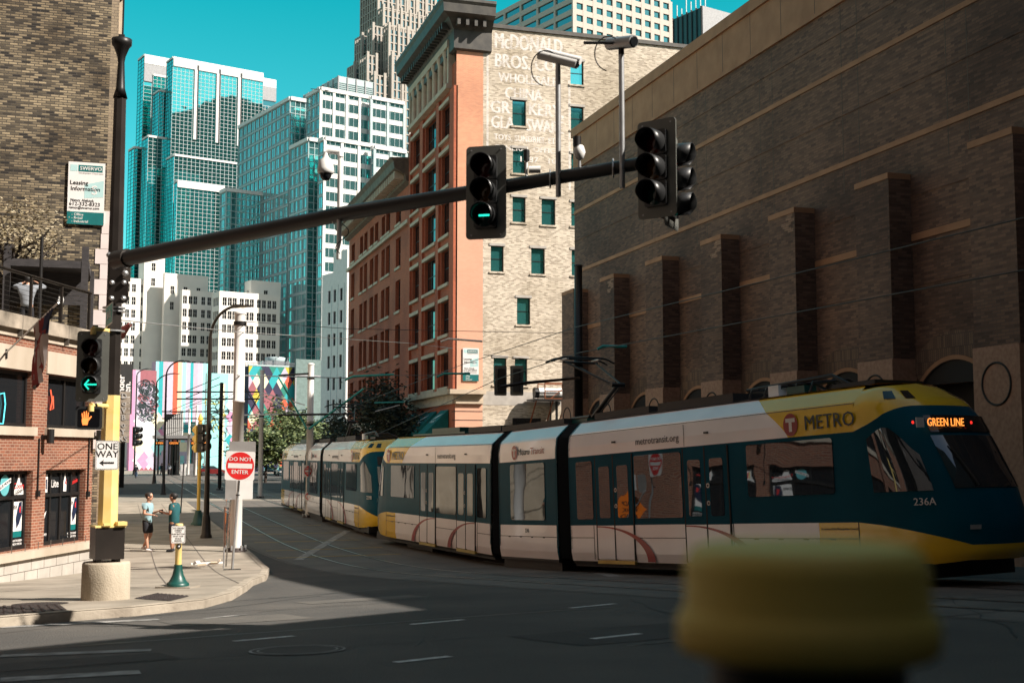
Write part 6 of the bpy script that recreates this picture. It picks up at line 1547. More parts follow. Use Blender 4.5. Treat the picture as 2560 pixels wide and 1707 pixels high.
m = MB(); n = 32; m.add([TF @ Vector((r_*cos(2*pi*i/n), r_*sin(2*pi*i/n), 0)) for r_ in (.19, .155) for i in range(n)], [(i, (i+1) % n, (i+1) % n+n, i+n) for i in range(n)], signred)
m.box(-.08, -.045, -.1, .06, 0, .001, signk, TF); m.box(-.08, .07, .025, .06, 0, .0012, signk, TF); m.add([TF @ Vector(v) for v in ((.06, .1, .001), (.13, .04, .001), (.06, -.02, .001))], [(0, 1, 2)], signk); m.box(-.17, .17, -.016, .016, .001, .002, signred, TF @ RZ(-.78)); m.build('symbol', t)

# ---- street lamps and other poles
def lamp(xd, yb, yt, head_xd, head_yd, lab, mt=bronze, rr=.085, up=.14, drop=.0):
    p = G(D_(xd), D_(yb), up); D = (p-CAM).dot(fwd); z0 = p.z; h = W(D_(xd), D_(yt), D).z
    hd = W(D_(head_xd), D_(head_yd), D); t = thing('street_lamp', lab, 'street lamp', (p.x, p.y, z0), 0, 'street lamps along the tracks')
    m = MB(); m.lathe([(rr*2.6, 0), (rr*2.6, .08), (rr*2.1, .15), (rr*1.7, .75), (rr*1.3, .85)], mt, 12, T(p.x, p.y, z0)); m.build('base', t)
    m = MB(); m.lathe([(rr*1.25, .8), (rr, 3), (rr*.8, h-z0-1.1)], mt, 14, T(p.x, p.y, z0)); m.build('pole', t)
    a = Vector((p.x, p.y, h-1.15)); e = hd.copy(); pts_ = []
    for i in range(11):
        f = i/10*pi/2; pts_.append(Vector((a.x+(e.x-a.x)*(1-cos(f)), a.y+(e.y-a.y)*(1-cos(f)), a.z+(e.z-a.z)*sin(f))))
    m = MB(); m.tube(pts_, rr*.62, mt, 10); m.build('arm', t)
    d = Vector((e.x-a.x, e.y-a.y, 0)).normalized(); m = MB(); Mh = Matrix(((d.x, -d.y, 0, e.x), (d.y, d.x, 0, e.y), (0, 0, 1, e.z), (0, 0, 0, 1)))
    m.box(-.1, .25, -.1, .1, -.05, .06, mt, Mh); m.box(.2, .8, -.15, .15, -.05, .0, mt, Mh); m.box(.28, .72, -.11, .11, -.065, -.05, signw, Mh); m.build('lamp_head', t)
    return t, p, D
lamp(473, 1235, 702, 540, 704, 'tall brown street lamp with curved arm just left of the white pole')
lamp(375, 1136, 826, 415, 829, 'dark street lamp with curved arm behind the right hand man', rr=.09)
lamp(354, 1110, 855, 398, 858, 'dark street lamp with lower arm in front of the painted dark hair', rr=.10)
lamp(308, 1090, 844, 338, 847, 'dark street lamp with short arm at the left edge of the mural', rr=.12)
lamp(946, 1075, 850, 915, 851, 'pale curved street lamp in front of the brick warehouse awnings', mt=galv, rr=.08, up=0)
lamp(1189, 1085, 803, 1150, 804, 'dark curved street lamp against the buff brick wall', mt=bronze, rr=.10, up=0)
# signal pole behind the tram, seen from the back
for i, (xd, lab) in enumerate(((1149, 'black signal head with curved hoods left of the lamp before the buff wall'), (1187, 'black signal head seen from behind on the pole before the buff wall'))):
    q = WD(xd, 874, 66); signal(lab, q, face_cam(q, radians(180 if i else 200)), 'signal heads before the buff wall', s=1.18)
# yellow signal pole
p = G(D_(455), D_(1206), .14); D = (p-CAM).dot(fwd)
t = thing('signal_pole', 'yellow signal pole with green base beyond the two men', 'signal pole', (p.x, p.y, p.z)); zt = W(D_(460), D_(965), D).z
m = MB(); m.lathe([(.33, 0), (.33, .1), (.26, .16), (.16, .5), (.13, .65)], greenp, 20, T(*p)); m.build('base', t)
m = MB(); m.lathe([(.075, .6), (.075, zt-p.z)], yelsig, 16, T(*p)); m.lathe([(.11, zt-p.z), (.11, zt-p.z+.1), (.03, zt-p.z+.3)], yelsig, 10, T(*p)); m.build('shaft', t)
m = MB(); m.box(-.9, -.2, -.6, .6, -.12, .02, concrete, T(*p)); m.build('footing', t)
q = W(D_(466), D_(1006), D-.2); signal('dark signal head facing right on the yellow pole beyond the men', q, face_cam(q, radians(78)), 'signal heads up the street', plate=False, s=1.15)
q = W(D_(456), D_(1008), D-.1); signal('yellow backed signal head on the yellow pole beyond the men', q, face_cam(q, radians(200)), 'signal heads up the street', body=yelsig, plate=False, s=1.1)
p = G(D_(312), D_(1095), .14); D = 88
q = WD(314, 1002, D); signal('small black signal head up the street near the mural edge', q, face_cam(q, radians(60)), 'signal heads up the street', plate=False, s=1.3)
m = MB(); c_ = G(D_(415), D_(1178), .14); m.tube([c_, c_+Vector((.1, 0, 2.6))], .035, metalk, 8); m.build('thin_post', loc=tuple(c_), label='thin dark bare post rising behind the right hand man', cat='post')

# ---- blurred yellow bollard right in front of the viewpoint
Db = 1.15
c_ = W(2014, 1500, Db); k = Db/F
bo = thing('yellow_bollard', 'large out of focus yellow topped bollard in the right foreground', 'bollard', (c_.x, c_.y, gz(c_.y)))
by = pbr('bollard_yellow', (.78, .58, .12), .6, scale=8, col2=(.84, .64, .16))
R1, R2 = 300*k, 322*k; ztp_ = W(2000, 1362, Db).z; zm_ = W(2000, 1520, Db).z; zl_ = W(2000, 1622, Db).z
m = MB(); m.lathe([(R2*.97, zl_), (R2, zl_+.006), (R2, zm_-.01), (R2*.95, zm_), (R1, zm_+.004), (R1, ztp_-.02), (R1*.94, ztp_-.004), (R1*.85, ztp_), (0, ztp_)], by, 48, T(c_.x, c_.y, 0)); m.build('cap', bo)
m = MB(); m.lathe([(R1*.8, gz(0)), (R1*.8, zl_+.002)], metalk, 32, T(c_.x, c_.y, 0)); m.build('stem', bo)

# ============================================================ OVERHEAD WIRES
wirem = pbr('wire', (.05, .05, .05), .5, .5); wirel = pbr('bright_wire', (.50, .50, .50), .35, .7); wg = pbr('green_tube', (.03, .28, .26), .4, .3)
def wire(pts, r, lab, mt=wirem, sag=0, name='overhead_wire', grp='overhead wires'):
    P_ = []
    for a, b in zip(pts, pts[1:]):
        n = 10 if sag else 1
        for i in range(n): f = i/n; v = Vector(a).lerp(Vector(b), f); v.z -= sag*4*f*(1-f); P_.append(v)
    P_.append(Vector(pts[-1])); m = MB(); m.tube(P_, r, mt, 5)
    return m.build(name, loc=tuple(P_[0]), label=lab, cat='wire', group=grp)
hz = 5.75
w1 = WD(1060, 868, 75); w2 = WD(1330, 762, 47); w3 = WD(1700, 640, 36); w4 = WD(2352, 505, 24)
wire([WD(555, 1045, 150), WD(830, 925, 90), WD(1060, 838, 62), WD(1320, 752, 44), WD(2352, 500, 22)], .016, 'contact wire crossing the brown garage wall from lower left to upper right')
wire([WD(400, 1060, 160), WD(860, 1000, 80), WD(1150, 868, 50), WD(1330, 810, 42), WD(2352, 620, 22)], .016, 'lower contact wire crossing the garage piers just above the tram')
wire([WD(264, 734, DP+1), WD(545, 762, DA), WD(940, 788, 60), WD(1040, 800, 52)], .012, 'pale span wire from the mast pole past the thick white pole', wirel)
wire([WD(555, 738, DA), WD(800, 755, 52), WD(1330, 766, DD)], .012, 'thin span wire from the white pole top to the black pole', wirem)
wire([WD(1110, 815, 54), WD(1330, 835, DD)], .014, 'short span wire ending at the black pole', wirem)
wire([WD(545, 862, DA), WD(800, 868, 60), WD(870, 862, 60)], .022, 'pale bracket wire between the white poles', wirel)
wire([WD(870, 862, 58), WD(1010, 862, 54)], .014, 'span wire in front of the red brick lower building', wirem)
def arm_t(pts, r, lab, mt, grp='catenary brackets'):
    m = MB(); m.tube(pts, r, mt, 8); return m.build('catenary_bracket', loc=tuple(Vector(pts[0])), label=lab, cat='bracket', group=grp)
arm_t([WD(1012, 785, 52), WD(1030, 778, 52), WD(1108, 784, 52)], .045, 'white steady arm over the salmon corner of the brick warehouse', whitep)
arm_t([WD(1003, 866, 50), WD(1020, 858, 50), WD(1080, 858, 50)], .045, 'teal steady arm below the white one on the salmon corner', wg)
arm_t([WD(1372, 802, 40), WD(1385, 795, 40), WD(1440, 796, 40)], .05, 'teal steady arm against the garage piers', wg)
arm_t([WD(792, 873, 56), WD(812, 864, 56), WD(905, 860, 56)], .05, 'teal and white steady arm right of the grey pole', wg)
arm_t([WD(1150, 888, 44), WD(1200, 880, 44), WD(1330, 868, DD)], .06, 'brown tubular cantilever reaching left from the black pole', bronze)
for a, b, lab, mt, r in (((640, 862), (709, 858), 'upper dark cantilever tube left of the grey pole', metalk, .05), ((640, 953), (815, 950), 'lower dark cantilever tube through the grey pole', metalk, .06), ((709, 985), (835, 893), 'slanting teal cantilever tube right of the grey pole', wg, .06), ((597, 905), (690, 955), 'slanting white cantilever strut right of the slim white pole', whitep, .045), ((597, 900), (700, 930), 'second slanting white strut right of the slim white pole', whitep, .045), ((560, 970), (597, 905), 'dark strut left of the slim white pole', metalk, .035), ((560, 953), (700, 951), 'long pale cantilever tube across the slim white pole', whitep, .05), ((640, 866), (705, 985), 'slanting teal strut left of the grey pole', wg, .05), ((555, 880), (600, 950), 'thin crossing strut left of the slim white pole', metalk, .03), ((860, 925), (930, 923), 'pale horizontal drop tube in front of the dark tree', wg, .04), ((862, 945), (918, 930), 'thin twin hanger in front of the dark tree', galv, .03)):
    d0 = DC if a[0] < 640 and b[0] < 720 and a[0] > 500 else DB
    arm_t([WD(a[0], a[1], d0-.3), WD(b[0], b[1], d0-.3)], r, lab, mt)
for i, (x0, y0, x1, y1, D) in enumerate(((380, 948, 560, 940, 110), (400, 962, 640, 958, 105), (420, 938, 500, 905, 100), (340, 985, 540, 978, 120), (440, 930, 590, 905, 95), (330, 1015, 500, 960, 130), (470, 975, 700, 940, 100), (500, 925, 560, 890, 92))):
    wire([WD(x0, y0, D+20), WD(x1, y1, D)], .022, ['thin wire crossing the striped mural', 'long low wire across the mural and slim pole', 'slanting wire over the striped mural', 'lowest level wire in front of the painted diamonds', 'slanting wire from the mural to the slim white pole', 'rising wire from the station to the dark pole', 'rising wire between the dark pole and grey pole', 'short steep wire at the thick white pole'][i], wirem)
for i, (xd, y0, D) in enumerate(((449, 945, 118), (504, 900, 92))):
    for k in range(2):
        m = MB(); a = WD(xd, y0+16*k, D); m.tube([a-rgt*3.2, a+rgt*3.2], .055, metalk, 6); m.tube([a+Vector((0, 0, 1.1)), a-rgt*2.6], .03, metalk, 5)
        m.build('cross_arm', tF_ if i == 0 else tE)
# ============================================================ TREES
bark = pbr('bark', (.04, .03, .024), .9, scale=6, bump=.6); 
def leafmat(n, c1, c2, c3):
    m, nn, l, b = nodes(n); b.inputs['Roughness'].default_value = .6
    oi = nn.new('ShaderNodeTexCoord'); nz = nn.new('ShaderNodeTexNoise'); nz.inputs['Scale'].default_value = 1.6; nz.inputs['Detail'].default_value = 8
    cr_ = nn.new('ShaderNodeValToRGB'); cr_.color_ramp.elements[0].position = .35; cr_.color_ramp.elements[1].position = .65; cr_.color_ramp.elements[0].color = (*c1, 1); cr_.color_ramp.elements[1].color = (*c3, 1)
    e = cr_.color_ramp.elements.new(.5); e.color = (*c2, 1); l.new(oi.outputs['Object'], nz.inputs[0]); l.new(nz.outputs[0], cr_.inputs[0]); l.new(cr_.outputs[0], b.inputs['Base Color']); return m
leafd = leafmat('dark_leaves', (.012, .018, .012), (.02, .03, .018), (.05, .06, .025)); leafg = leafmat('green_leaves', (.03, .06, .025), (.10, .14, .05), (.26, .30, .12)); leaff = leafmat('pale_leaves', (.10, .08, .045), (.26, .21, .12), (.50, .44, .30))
def tree(name, lab, base_, rx, rz_, h, lm, n, ls, trunk=.18, cz=None, sparse=False, seed=1, limbs=7, grp=None):
    random.seed(seed); b = Vector(base_); t = thing(name, lab, 'tree', tuple(b), 0, grp); m = MB(); cz = cz or h-rz_
    top = b+Vector((0, 0, cz)); m.tube([b, b+Vector((.05, 0, cz*.4)), b+Vector((-.03, .04, cz*.75)), top], [trunk, trunk*.8, trunk*.6, trunk*.3], bark, 8)
    tips = []
    for i in range(limbs):
        a = 2*pi*i/limbs+random.random()*.6; s0 = b+Vector((0, 0, cz*random.uniform(.35, .8))); e = top+Vector((cos(a)*rx*.75, sin(a)*rx*.75, random.uniform(-.3, .7)*rz_))
        mid = s0.lerp(e, .5)+Vector((random.uniform(-.2, .2), random.uniform(-.2, .2), .15*rz_)); m.tube([s0, mid, e], [trunk*.4, trunk*.25, trunk*.08], bark, 5); tips.append(e)
        for k in range(3):
            e2 = mid+Vector((random.uniform(-1, 1)*rx*.5, random.uniform(-1, 1)*rx*.5, random.uniform(0, .8)*rz_)); m.tube([mid, e2], [trunk*.18, trunk*.04], bark, 4); tips.append(e2)
    m.build('trunk', t); m = MB()
    cl_ = []
    for i in range(30 if not sparse else 40):
        while True:
            v = Vector((random.uniform(-1, 1), random.uniform(-1, 1), random.uniform(-1, 1)))
            if .35 < v.length < 1: break
        cl_.append((top+Vector((v.x*rx, v.y*rx, v.z*rz_)), random.uniform(.20, .38)*rx))
    if sparse: cl_ = [(e, rx*.3) for e in tips]+cl_[:14]
    for i in range(n):
        c0, r_ = random.choice(cl_); v = Vector((random.gauss(0, 1), random.gauss(0, 1), random.gauss(0, .8)))*r_*.55; p = c0+v
        if p.z < b.z+.3*cz: continue
        a = random.uniform(0, 6.28); t1 = Vector((cos(a), sin(a), random.uniform(-.5, .5))).normalized(); t2 = t1.cross(Vector((random.uniform(-1, 1), random.uniform(-1, 1), random.uniform(-.2, 1))).normalized())
        if t2.length < .1: continue
        t2.normalize(); s_ = ls*random.uniform(.6, 1.3)
        m.add([p-t1*s_, p-t2*s_*.45, p+t1*s_, p+t2*s_*.45], [(0, 1, 2, 3)], lm)
    m.build('crown', t); return t
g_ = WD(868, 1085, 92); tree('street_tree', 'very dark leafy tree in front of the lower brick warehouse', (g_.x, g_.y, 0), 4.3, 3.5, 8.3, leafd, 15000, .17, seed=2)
for i, (xd, D, rx, rz_, h, lab) in enumerate(((652, 150, 4.3, 3.0, 9.2, 'broad sunlit green tree in front of the dark diamond painting'), (690, 155, 3.2, 2.4, 7.6, 'green tree partly behind the grey catenary pole'), (742, 165, 3.0, 2.3, 7.4, 'small pale green tree behind the rear tram pantograph'), (610, 140, 2.6, 2.0, 6.2, 'low green tree between the slim white pole and the large sign'), (575, 150, 2.2, 1.6, 5.0, 'small green bush tree behind the thick white pole'))):
    g_ = WD(xd, 1090, D); tree('street_tree', lab, (g_.x, g_.y, 0), rx, rz_, h, leafg, 4500, .24, seed=20+i, grp='sunlit trees at the crossing')
g_ = W(25, 780, 38.0); tree('terrace_tree', 'small pale leaved tree growing on the bar terrace in front of the sooty brick wall', (g_.x, g_.y, zf), 1.75, 1.05, W(25, 490, 38).z-zf, leaff, 3400, .055, trunk=.20, sparse=True, seed=9, limbs=9)

# ============================================================ PEOPLE
skin = pbr('skin', (.50, .27, .18), .5, var=.05, scale=8); skin2 = pbr('tanned_skin', (.36, .18, .11), .5, var=.05, scale=8)
hair = pbr('dark_hair', (.018, .012, .009), .6, scale=20); hair2 = pbr('black_hair', (.010, .009, .009), .6, scale=20)
cblue = pbr('pale_blue_polo', (.24, .38, .42), .85, var=.08, scale=6); cteal = pbr('teal_polo', (.006, .075, .085), .85, var=.1, scale=6); cblack = pbr('black_cloth', (.012, .013, .018), .85, var=.2, scale=6)
cgrey = pbr('grey_hoodie', (.24, .26, .29), .9, var=.15, scale=5); cwhite = pbr('white_shoe', (.75, .74, .72), .6); cjean = pbr('jeans', (.04, .07, .12), .9)
def skin_mesh(name, chains, mat, parent, M, sub=2):
    """chains: list of [(x, y, z, rx, ry)...]; all chains share joints by identical coordinates"""
    vs, es, rs, idx = [], [], [], {}
    for ch in chains:
        prev = None
        for p in ch:
            k = tuple(round(c, 4) for c in p[:3])
            if k not in idx: idx[k] = len(vs); vs.append(p[:3]); rs.append((p[3], p[4] if len(p) > 4 else p[3]))
            if prev is not None and prev != idx[k]: es.append((prev, idx[k]))
            prev = idx[k]
    me = bpy.data.meshes.new('s'); me.from_pydata(vs, es, []); ob = bpy.data.objects.new('s', me); C.objects.link(ob)
    md = ob.modifiers.new('k', 'SKIN'); md.use_smooth_shade = True
    for i, r in enumerate(rs): me.skin_vertices[0].data[i].radius = r
    me.skin_vertices[0].data[0].use_root = True
    sb = ob.modifiers.new('u', 'SUBSURF'); sb.levels = sub; sb.render_levels = sub
    dg = bpy.context.evaluated_depsgraph_get(); dg.update(); ev = ob.evaluated_get(dg); m2 = bpy.data.meshes.new_from_object(ev)
    bpy.data.objects.remove(ob)
    inv = wmat(parent).inverted()
    m2.transform(inv @ M); m2.materials.clear(); m2.materials.append(mat)
    for p in m2.polygons: p.use_smooth = True; p.material_index = 0
    o = bpy.data.objects.new(name, m2); C.objects.link(o); o.parent = parent; return o
def person(lab, loc, rz, J, top, bottom, skn, hr, shoe, long_sleeve=False, long_leg=False, glasses=False, grp=None, scale=1, simple=False):
    """J: joints in metres, person faces +x. keys: hip, chest, neck, head, (elb, hand, sh)xLR, (knee, foot)xLR"""
    t = thing('person', lab, 'person', (0, 0, 0), 0, grp); I = Matrix.Identity(4)
    hip, ch, nk, hd = [Vector(J[k]) for k in ('hip', 'chest', 'neck', 'head')]
    body = [[(*hip, .11, .13), (*((hip+ch)/2), .10, .12), (*ch, .11, .14), (*nk, .055), (*(nk.lerp(hd, .5)), .05), (*hd, .085, .075)]]
    up_ = (hd-nk).normalized()
    for s_ in 'LR':
        sh, el, hn = [Vector(J[k+s_]) for k in ('sh', 'el', 'ha')]; kn, ft, hj = [Vector(J[k+s_]) for k in ('kn', 'ft', 'hj')]
        body.append([(*ch, .11, .14), (*sh, .055), (*el, .042), (*(el.lerp(hn, .9)), .028)])
        body.append([(*hip, .11, .13), (*hj, .09), (*kn, .058), (*(kn.lerp(ft, .35)), .055), (*ft, .036)])
    skin_mesh('body', body, skn, t, I)
    # head
    m = MB(); hm = T(*hd) @ RY(0) ; fx = .0
    prof = [(0, -.125), (.045, -.12), (.066, -.085), (.077, -.03), (.083, .03), (.078, .08), (.05, .118), (0, .13)]
    m.lathe(prof, skn, 16, hm @ Matrix.Diagonal((1.12, .92, 1, 1))); m.lathe([(0, 0), (.016, .01), (.014, .035), (0, .045)], skn, 8, hm @ T(.090, 0, -.035)); 
    for y in (-.078, .078): m.lathe([(0, -.03), (.018, -.02), (.02, .02), (0, .03)], skn, 8, hm @ T(-.005, y, -.01))
    m.box(.080, .092, -.022, .022, -.078, -.072, tred, hm)
    m.build('head', t)
    if glasses: m = MB(); m.rbox(-.07, .07, -.018, .018, 0, .012, .012, signk, hm @ T(.082, 0, .018) @ RZ(pi/2)); m.box(-.01, .09, -.082, -.076, .012, .02, signk, hm); m.box(-.01, .09, .076, .082, .012, .02, signk, hm); m.build('sunglasses', t)
    else:
        m = MB()
        for y in (-.03, .03): m.lathe([(0, -.008), (.01, 0), (0, .008)], signk, 8, hm @ T(.083, y, .02))
        m.build('eyes', t)
    m = MB(); m.lathe([(.088, .0), (.096, .05), (.088, .105), (.05, .14), (0, .148)], hr, 18, hm @ T(-.012, 0, .0) @ RY(-.32) @ Matrix.Diagonal((1.12, .98, 1, 1))); m.lathe([(.0, -.07), (.07, -.05), (.084, .0), (.08, .04)], hr, 16, hm @ T(-.03, 0, .0) @ Matrix.Diagonal((.95, .93, 1, 1))); m.build('hair', t)
    # clothes
    cl_ = [[(*(hip-Vector((0, 0, .13))), .15, .17), (*(hip+Vector((0, 0, .02))), .158, .178), (*((hip+ch)/2), .152, .174), (*ch, .154, .19), (*(ch.lerp(nk, .75)), .075)]]
    for s_ in 'LR':
        sh, el, hn = [Vector(J[k+s_]) for k in ('sh', 'el', 'ha')]
        cl_.append([(*ch, .154, .19), (*sh, .082), (*(sh.lerp(el, .62)), .068)]+([(*el, .058), (*(el.lerp(hn, .82)), .045)] if long_sleeve else []))
    skin_mesh('shirt', cl_, top, t, I)
    m = MB(); c2_ = ch.lerp(nk, .82); m.lathe([(.075, -.01), (.07, .03), (.062, .03)], top, 14, T(*c2_) @ RY(.25)); m.build('collar', t)
    bt = [[(*hip, .145, .165), (*(hip+Vector((0, 0, .06))), .14, .16)]]
    for s_ in 'LR':
        kn, ft, hj = [Vector(J[k+s_]) for k in ('kn', 'ft', 'hj')]
        bt.append([(*hip, .145, .165), (*hj, .118), (*(hj.lerp(kn, .5)), .105), (*(hj.lerp(kn, .92)), .092)]+([(*(kn.lerp(ft, .5)), .075), (*(kn.lerp(ft, .95)), .062)] if long_leg else []))
    skin_mesh('trousers' if long_leg else 'shorts', bt, bottom, t, I)
    for s_ in 'LR':
        ft = Vector(J['ft'+s_]); dr = Vector(J.get('to'+s_, (1, 0, 0))).normalized()
        skin_mesh('shoe', [[(*(ft+Vector((0, 0, -.03))-dr*.06), .046), (*(ft+dr*.07+Vector((0, 0, -.045))), .045), (*(ft+dr*.17+Vector((0, 0, -.055))), .034)]], shoe, t, I)
        el, hn = Vector(J['el'+s_]), Vector(J['ha'+s_]); d = (hn-el).normalized(); side = d.cross(Vector((0, 0, 1))).normalized(); nrm = side.cross(d).normalized()
        skin_mesh('hand', [[(*(el.lerp(hn, .86)), .026, .022), (*(hn+d*.02), .030, .020), (*(hn+d*.055), .036, .016)]], skn, t, I, 1)
        for k, (off_, ln_) in enumerate(((-.026, .062), (-.009, .072), (.009, .068), (.026, .052))):
            b_ = hn+d*.065+side*off_; skin_mesh('finger', [[(*b_, .0085), (*(b_+d*ln_*.5-nrm*.006), .0085), (*(b_+d*ln_*.85-nrm*.025), .0075)]], skn, t, I, 1)
        b_ = hn+d*.02+side*(-.03); skin_mesh('thumb', [[(*b_, .010), (*(b_+d*.025-side*.02+nrm*.005), .010), (*(b_+d*.05-side*.022+nrm*.008), .008)]], skn, t, I, 1)
    t.location = loc; t.rotation_euler = (0, 0, rz); t.scale = (scale*1.12, scale*1.12, scale*1.03)
    return t
def base_pose(): return dict(hip=(0, 0, .94), chest=(0, 0, 1.30), neck=(.0, 0, 1.50), head=(.02, 0, 1.66), shL=(0, .19, 1.42), shR=(0, -.19, 1.42), elL=(-.03, .24, 1.14), elR=(-.03, -.24, 1.14), haL=(.12, .22, .92), haR=(.12, -.22, .92), hjL=(0, .09, .88), hjR=(0, -.09, .88), knL=(.02, .10, .49), knR=(.02, -.10, .49), ftL=(0, .10, .09), ftR=(0, -.10, .09))
vr = atan2(rgt.y, rgt.x)
f1 = G(D_(337), D_(1266), .14); f2 = G(D_(398), D_(1267), .14)
J = base_pose(); J.update(hip=(-.02, 0, .95), elR=(-.0, -.25, 1.16), haR=(.25, -.18, 1.12), elL=(.03, .25, 1.15), haL=(.30, .16, 1.25), knL=(.06, .10, .50), ftL=(-.16, .12, .13), knR=(.0, -.08, .50), ftR=(.06, -.08, .09), head=(.04, 0, 1.665), neck=(.01, 0, 1.50))
person('man in pale blue polo and sunglasses facing right, holding out his hands', (f1.x, f1.y, f1.z-.0), vr-.12, J, cblue, cblack, skin, hair, cwhite, glasses=True, grp='the two men talking')
J = base_pose(); J.update(elR=(-.02, -.26, 1.15), haR=(.27, -.14, 1.17), elL=(.02, .25, 1.15), haL=(.30, .12, 1.22), head=(.05, 0, 1.66), neck=(.015, 0, 1.50), knR=(.05, -.1, .5), ftR=(.06, -.1, .09))
person('man in teal polo and black shorts facing left, seen partly behind the yellow post', (f2.x, f2.y, f2.z), vr+pi-.15, J, cteal, cblack, skin2, hair2, cblack, grp='the two men talking')
J = base_pose(); J.update(elL=(.20, .42, 1.46), haL=(.28, .16, 1.62), elR=(.20, -.42, 1.46), haR=(.28, -.16, 1.62), shL=(0, .2, 1.43), shR=(0, -.2, 1.43), neck=(.02, 0, 1.5), head=(.07, 0, 1.64))
q = W(66, 790, 36.9); ht_ = W(66, 690, 36.9).z
person('photographer in grey hoodie seen from behind with raised arms on the terrace', (q.x, q.y, ht_-1.80), vr+pi/2+.1, J, cgrey, cblack, skin, hair2, cblack, long_sleeve=True, long_leg=True)
t = thing('camera', 'black camera held up by the photographer on the terrace', 'camera', (q.x, q.y, ht_-.15)); m = MB(); cc = Vector((q.x, q.y, ht_-.16))+fwd*.36; m.box(-.07, .07, -.04, .04, -.045, .045, metalk, T(*cc)); m.tube([cc, cc+fwd*.16], .04, metalk, 10); m.build('body', t)
# phone and paper the men hold
m = MB(); pc = Vector((f1.x, f1.y, f1.z+1.27))+Vector((rgt.x, rgt.y, 0))*.42; m.box(-.035, .035, -.004, .004, -.07, .07, signk, T(*pc) @ RZ(vr) @ RY(1.1)); m.build('phone', loc=tuple(pc), label='dark phone held by the man in the pale blue polo', cat='phone')
m = MB(); pc = Vector((f2.x, f2.y, f2.z+1.25))-Vector((rgt.x, rgt.y, 0))*.42; m.box(-.035, .035, -.004, .004, -.07, .07, signk, T(*pc) @ RZ(vr) @ RY(-1.0)); m.build('phone', loc=tuple(pc), label='dark phone held by the man in the teal polo', cat='phone')
# far pedestrians
far = [(312, 1098, cblack, cjean, 'distant walker in black coat and jeans seen at the left of the street'), (371, 1091, cblack, cblack, 'far dark figure waiting by the station shelter'), (466, 1092, cjean, cblack, 'far figure in dark blue by the ticket machines'), (388, 1091, cgrey, cblack, 'far figure in grey on the platform')]
for i, (xd, yd, a, b, lab) in enumerate(far):
    p = G(D_(xd), D_(yd), .0 if i else .02); J = base_pose(); J['ftL'] = (.15, .1, .1); J['ftR'] = (-.12, -.1, .12)
    person(lab, tuple(p), vr+pi/2+i, J, a, b, skin, hair2, cblack, True, True, grp='people far up the street', simple=True)

# ============================================================ FAR STREET LIFE
def car(lab, loc, rz, col):
    t = thing('parked_car', lab, 'car', (0, 0, 0), 0, 'cars waiting up the street')
    b = pbr('car_paint', col, .25, .3, coat=.6)
    m = MB(); sec = [(-2.2, .45, .75, .70), (-2.1, .35, .95, .86), (-1.2, .3, 1.0, .90), (1.0, .3, 1.0, .90), (2.0, .35, .85, .86), (2.25, .45, .65, .72)]
    v = []
    for x, z0_, z1_, w_ in sec: v += [(x, -w_, z0_), (x, -w_, z1_-.08), (x, -w_+.1, z1_), (x, w_-.1, z1_), (x, w_, z1_-.08), (x, w_, z0_)]
    m.add(v, [(i*6+j, i*6+j+1, (i+1)*6+j+1, (i+1)*6+j) for i in range(5) for j in range(5)]+[(5, 4, 3, 2, 1, 0), (30, 31, 32, 33, 34, 35)], b); m.build('body', t)
    m = MB(); v = []
    for x, z, w_ in ((-1.9, 1.0, .74), (-1.1, 1.45, .62), (.3, 1.48, .62), (1.1, 1.0, .74)): v += [(x, -w_, z), (x, w_, z)]
    v += [(-1.9, -.78, .98), (1.1, -.78, .98), (-1.9, .78, .98), (1.1, .78, .98)]
    m.add(v, [(0, 1, 3, 2), (4, 5, 7, 6), (8, 0, 2, 4, 6, 9), (10, 11, 7, 5, 3, 1)], darkglass); m.add([(-1.08, -.6, 1.46), (.3, -.6, 1.49), (.3, .6, 1.49), (-1.08, .6, 1.46)], [(0, 1, 2, 3)], b); m.build('cabin', t)
    for x in (-1.4, 1.4):
        for y in (-.84, .84): m = MB(); m.lathe([(0, -.1), (.33, -.1), (.34, .1), (.2, .11), (0, .11)], rubber, 16, T(x, y, .33) @ RX(pi/2)); m.build('wheel', t)
    for y in (-.6, .6): m = MB(); m.box(2.16, 2.28, y-.16, y+.16, .62, .74, signw); m.build('headlight', t)
    m = MB(); m.box(2.2, 2.27, -.35, .35, .5, .62, metalk); m.box(2.22, 2.275, -.16, .16, .4, .5, signw); m.build('grille', t)
    t.location = loc; t.rotation_euler = (0, 0, rz); return t
p = G(D_(619), D_(1090)); car('dark green car facing the viewer beside the slim white pole', (p.x, p.y, 0), -pi/2-.05, (.01, .05, .05))
p = G(D_(645), D_(1093)); car('dark car half hidden by the rear end of the rear tram', (p.x+.3, p.y, 0), -pi/2, (.03, .035, .04))
p = G(D_(484), D_(1092)); car('dark red car behind the catenary poles at the crossing', (p.x, p.y, 0), .2, (.16, .012, .012))
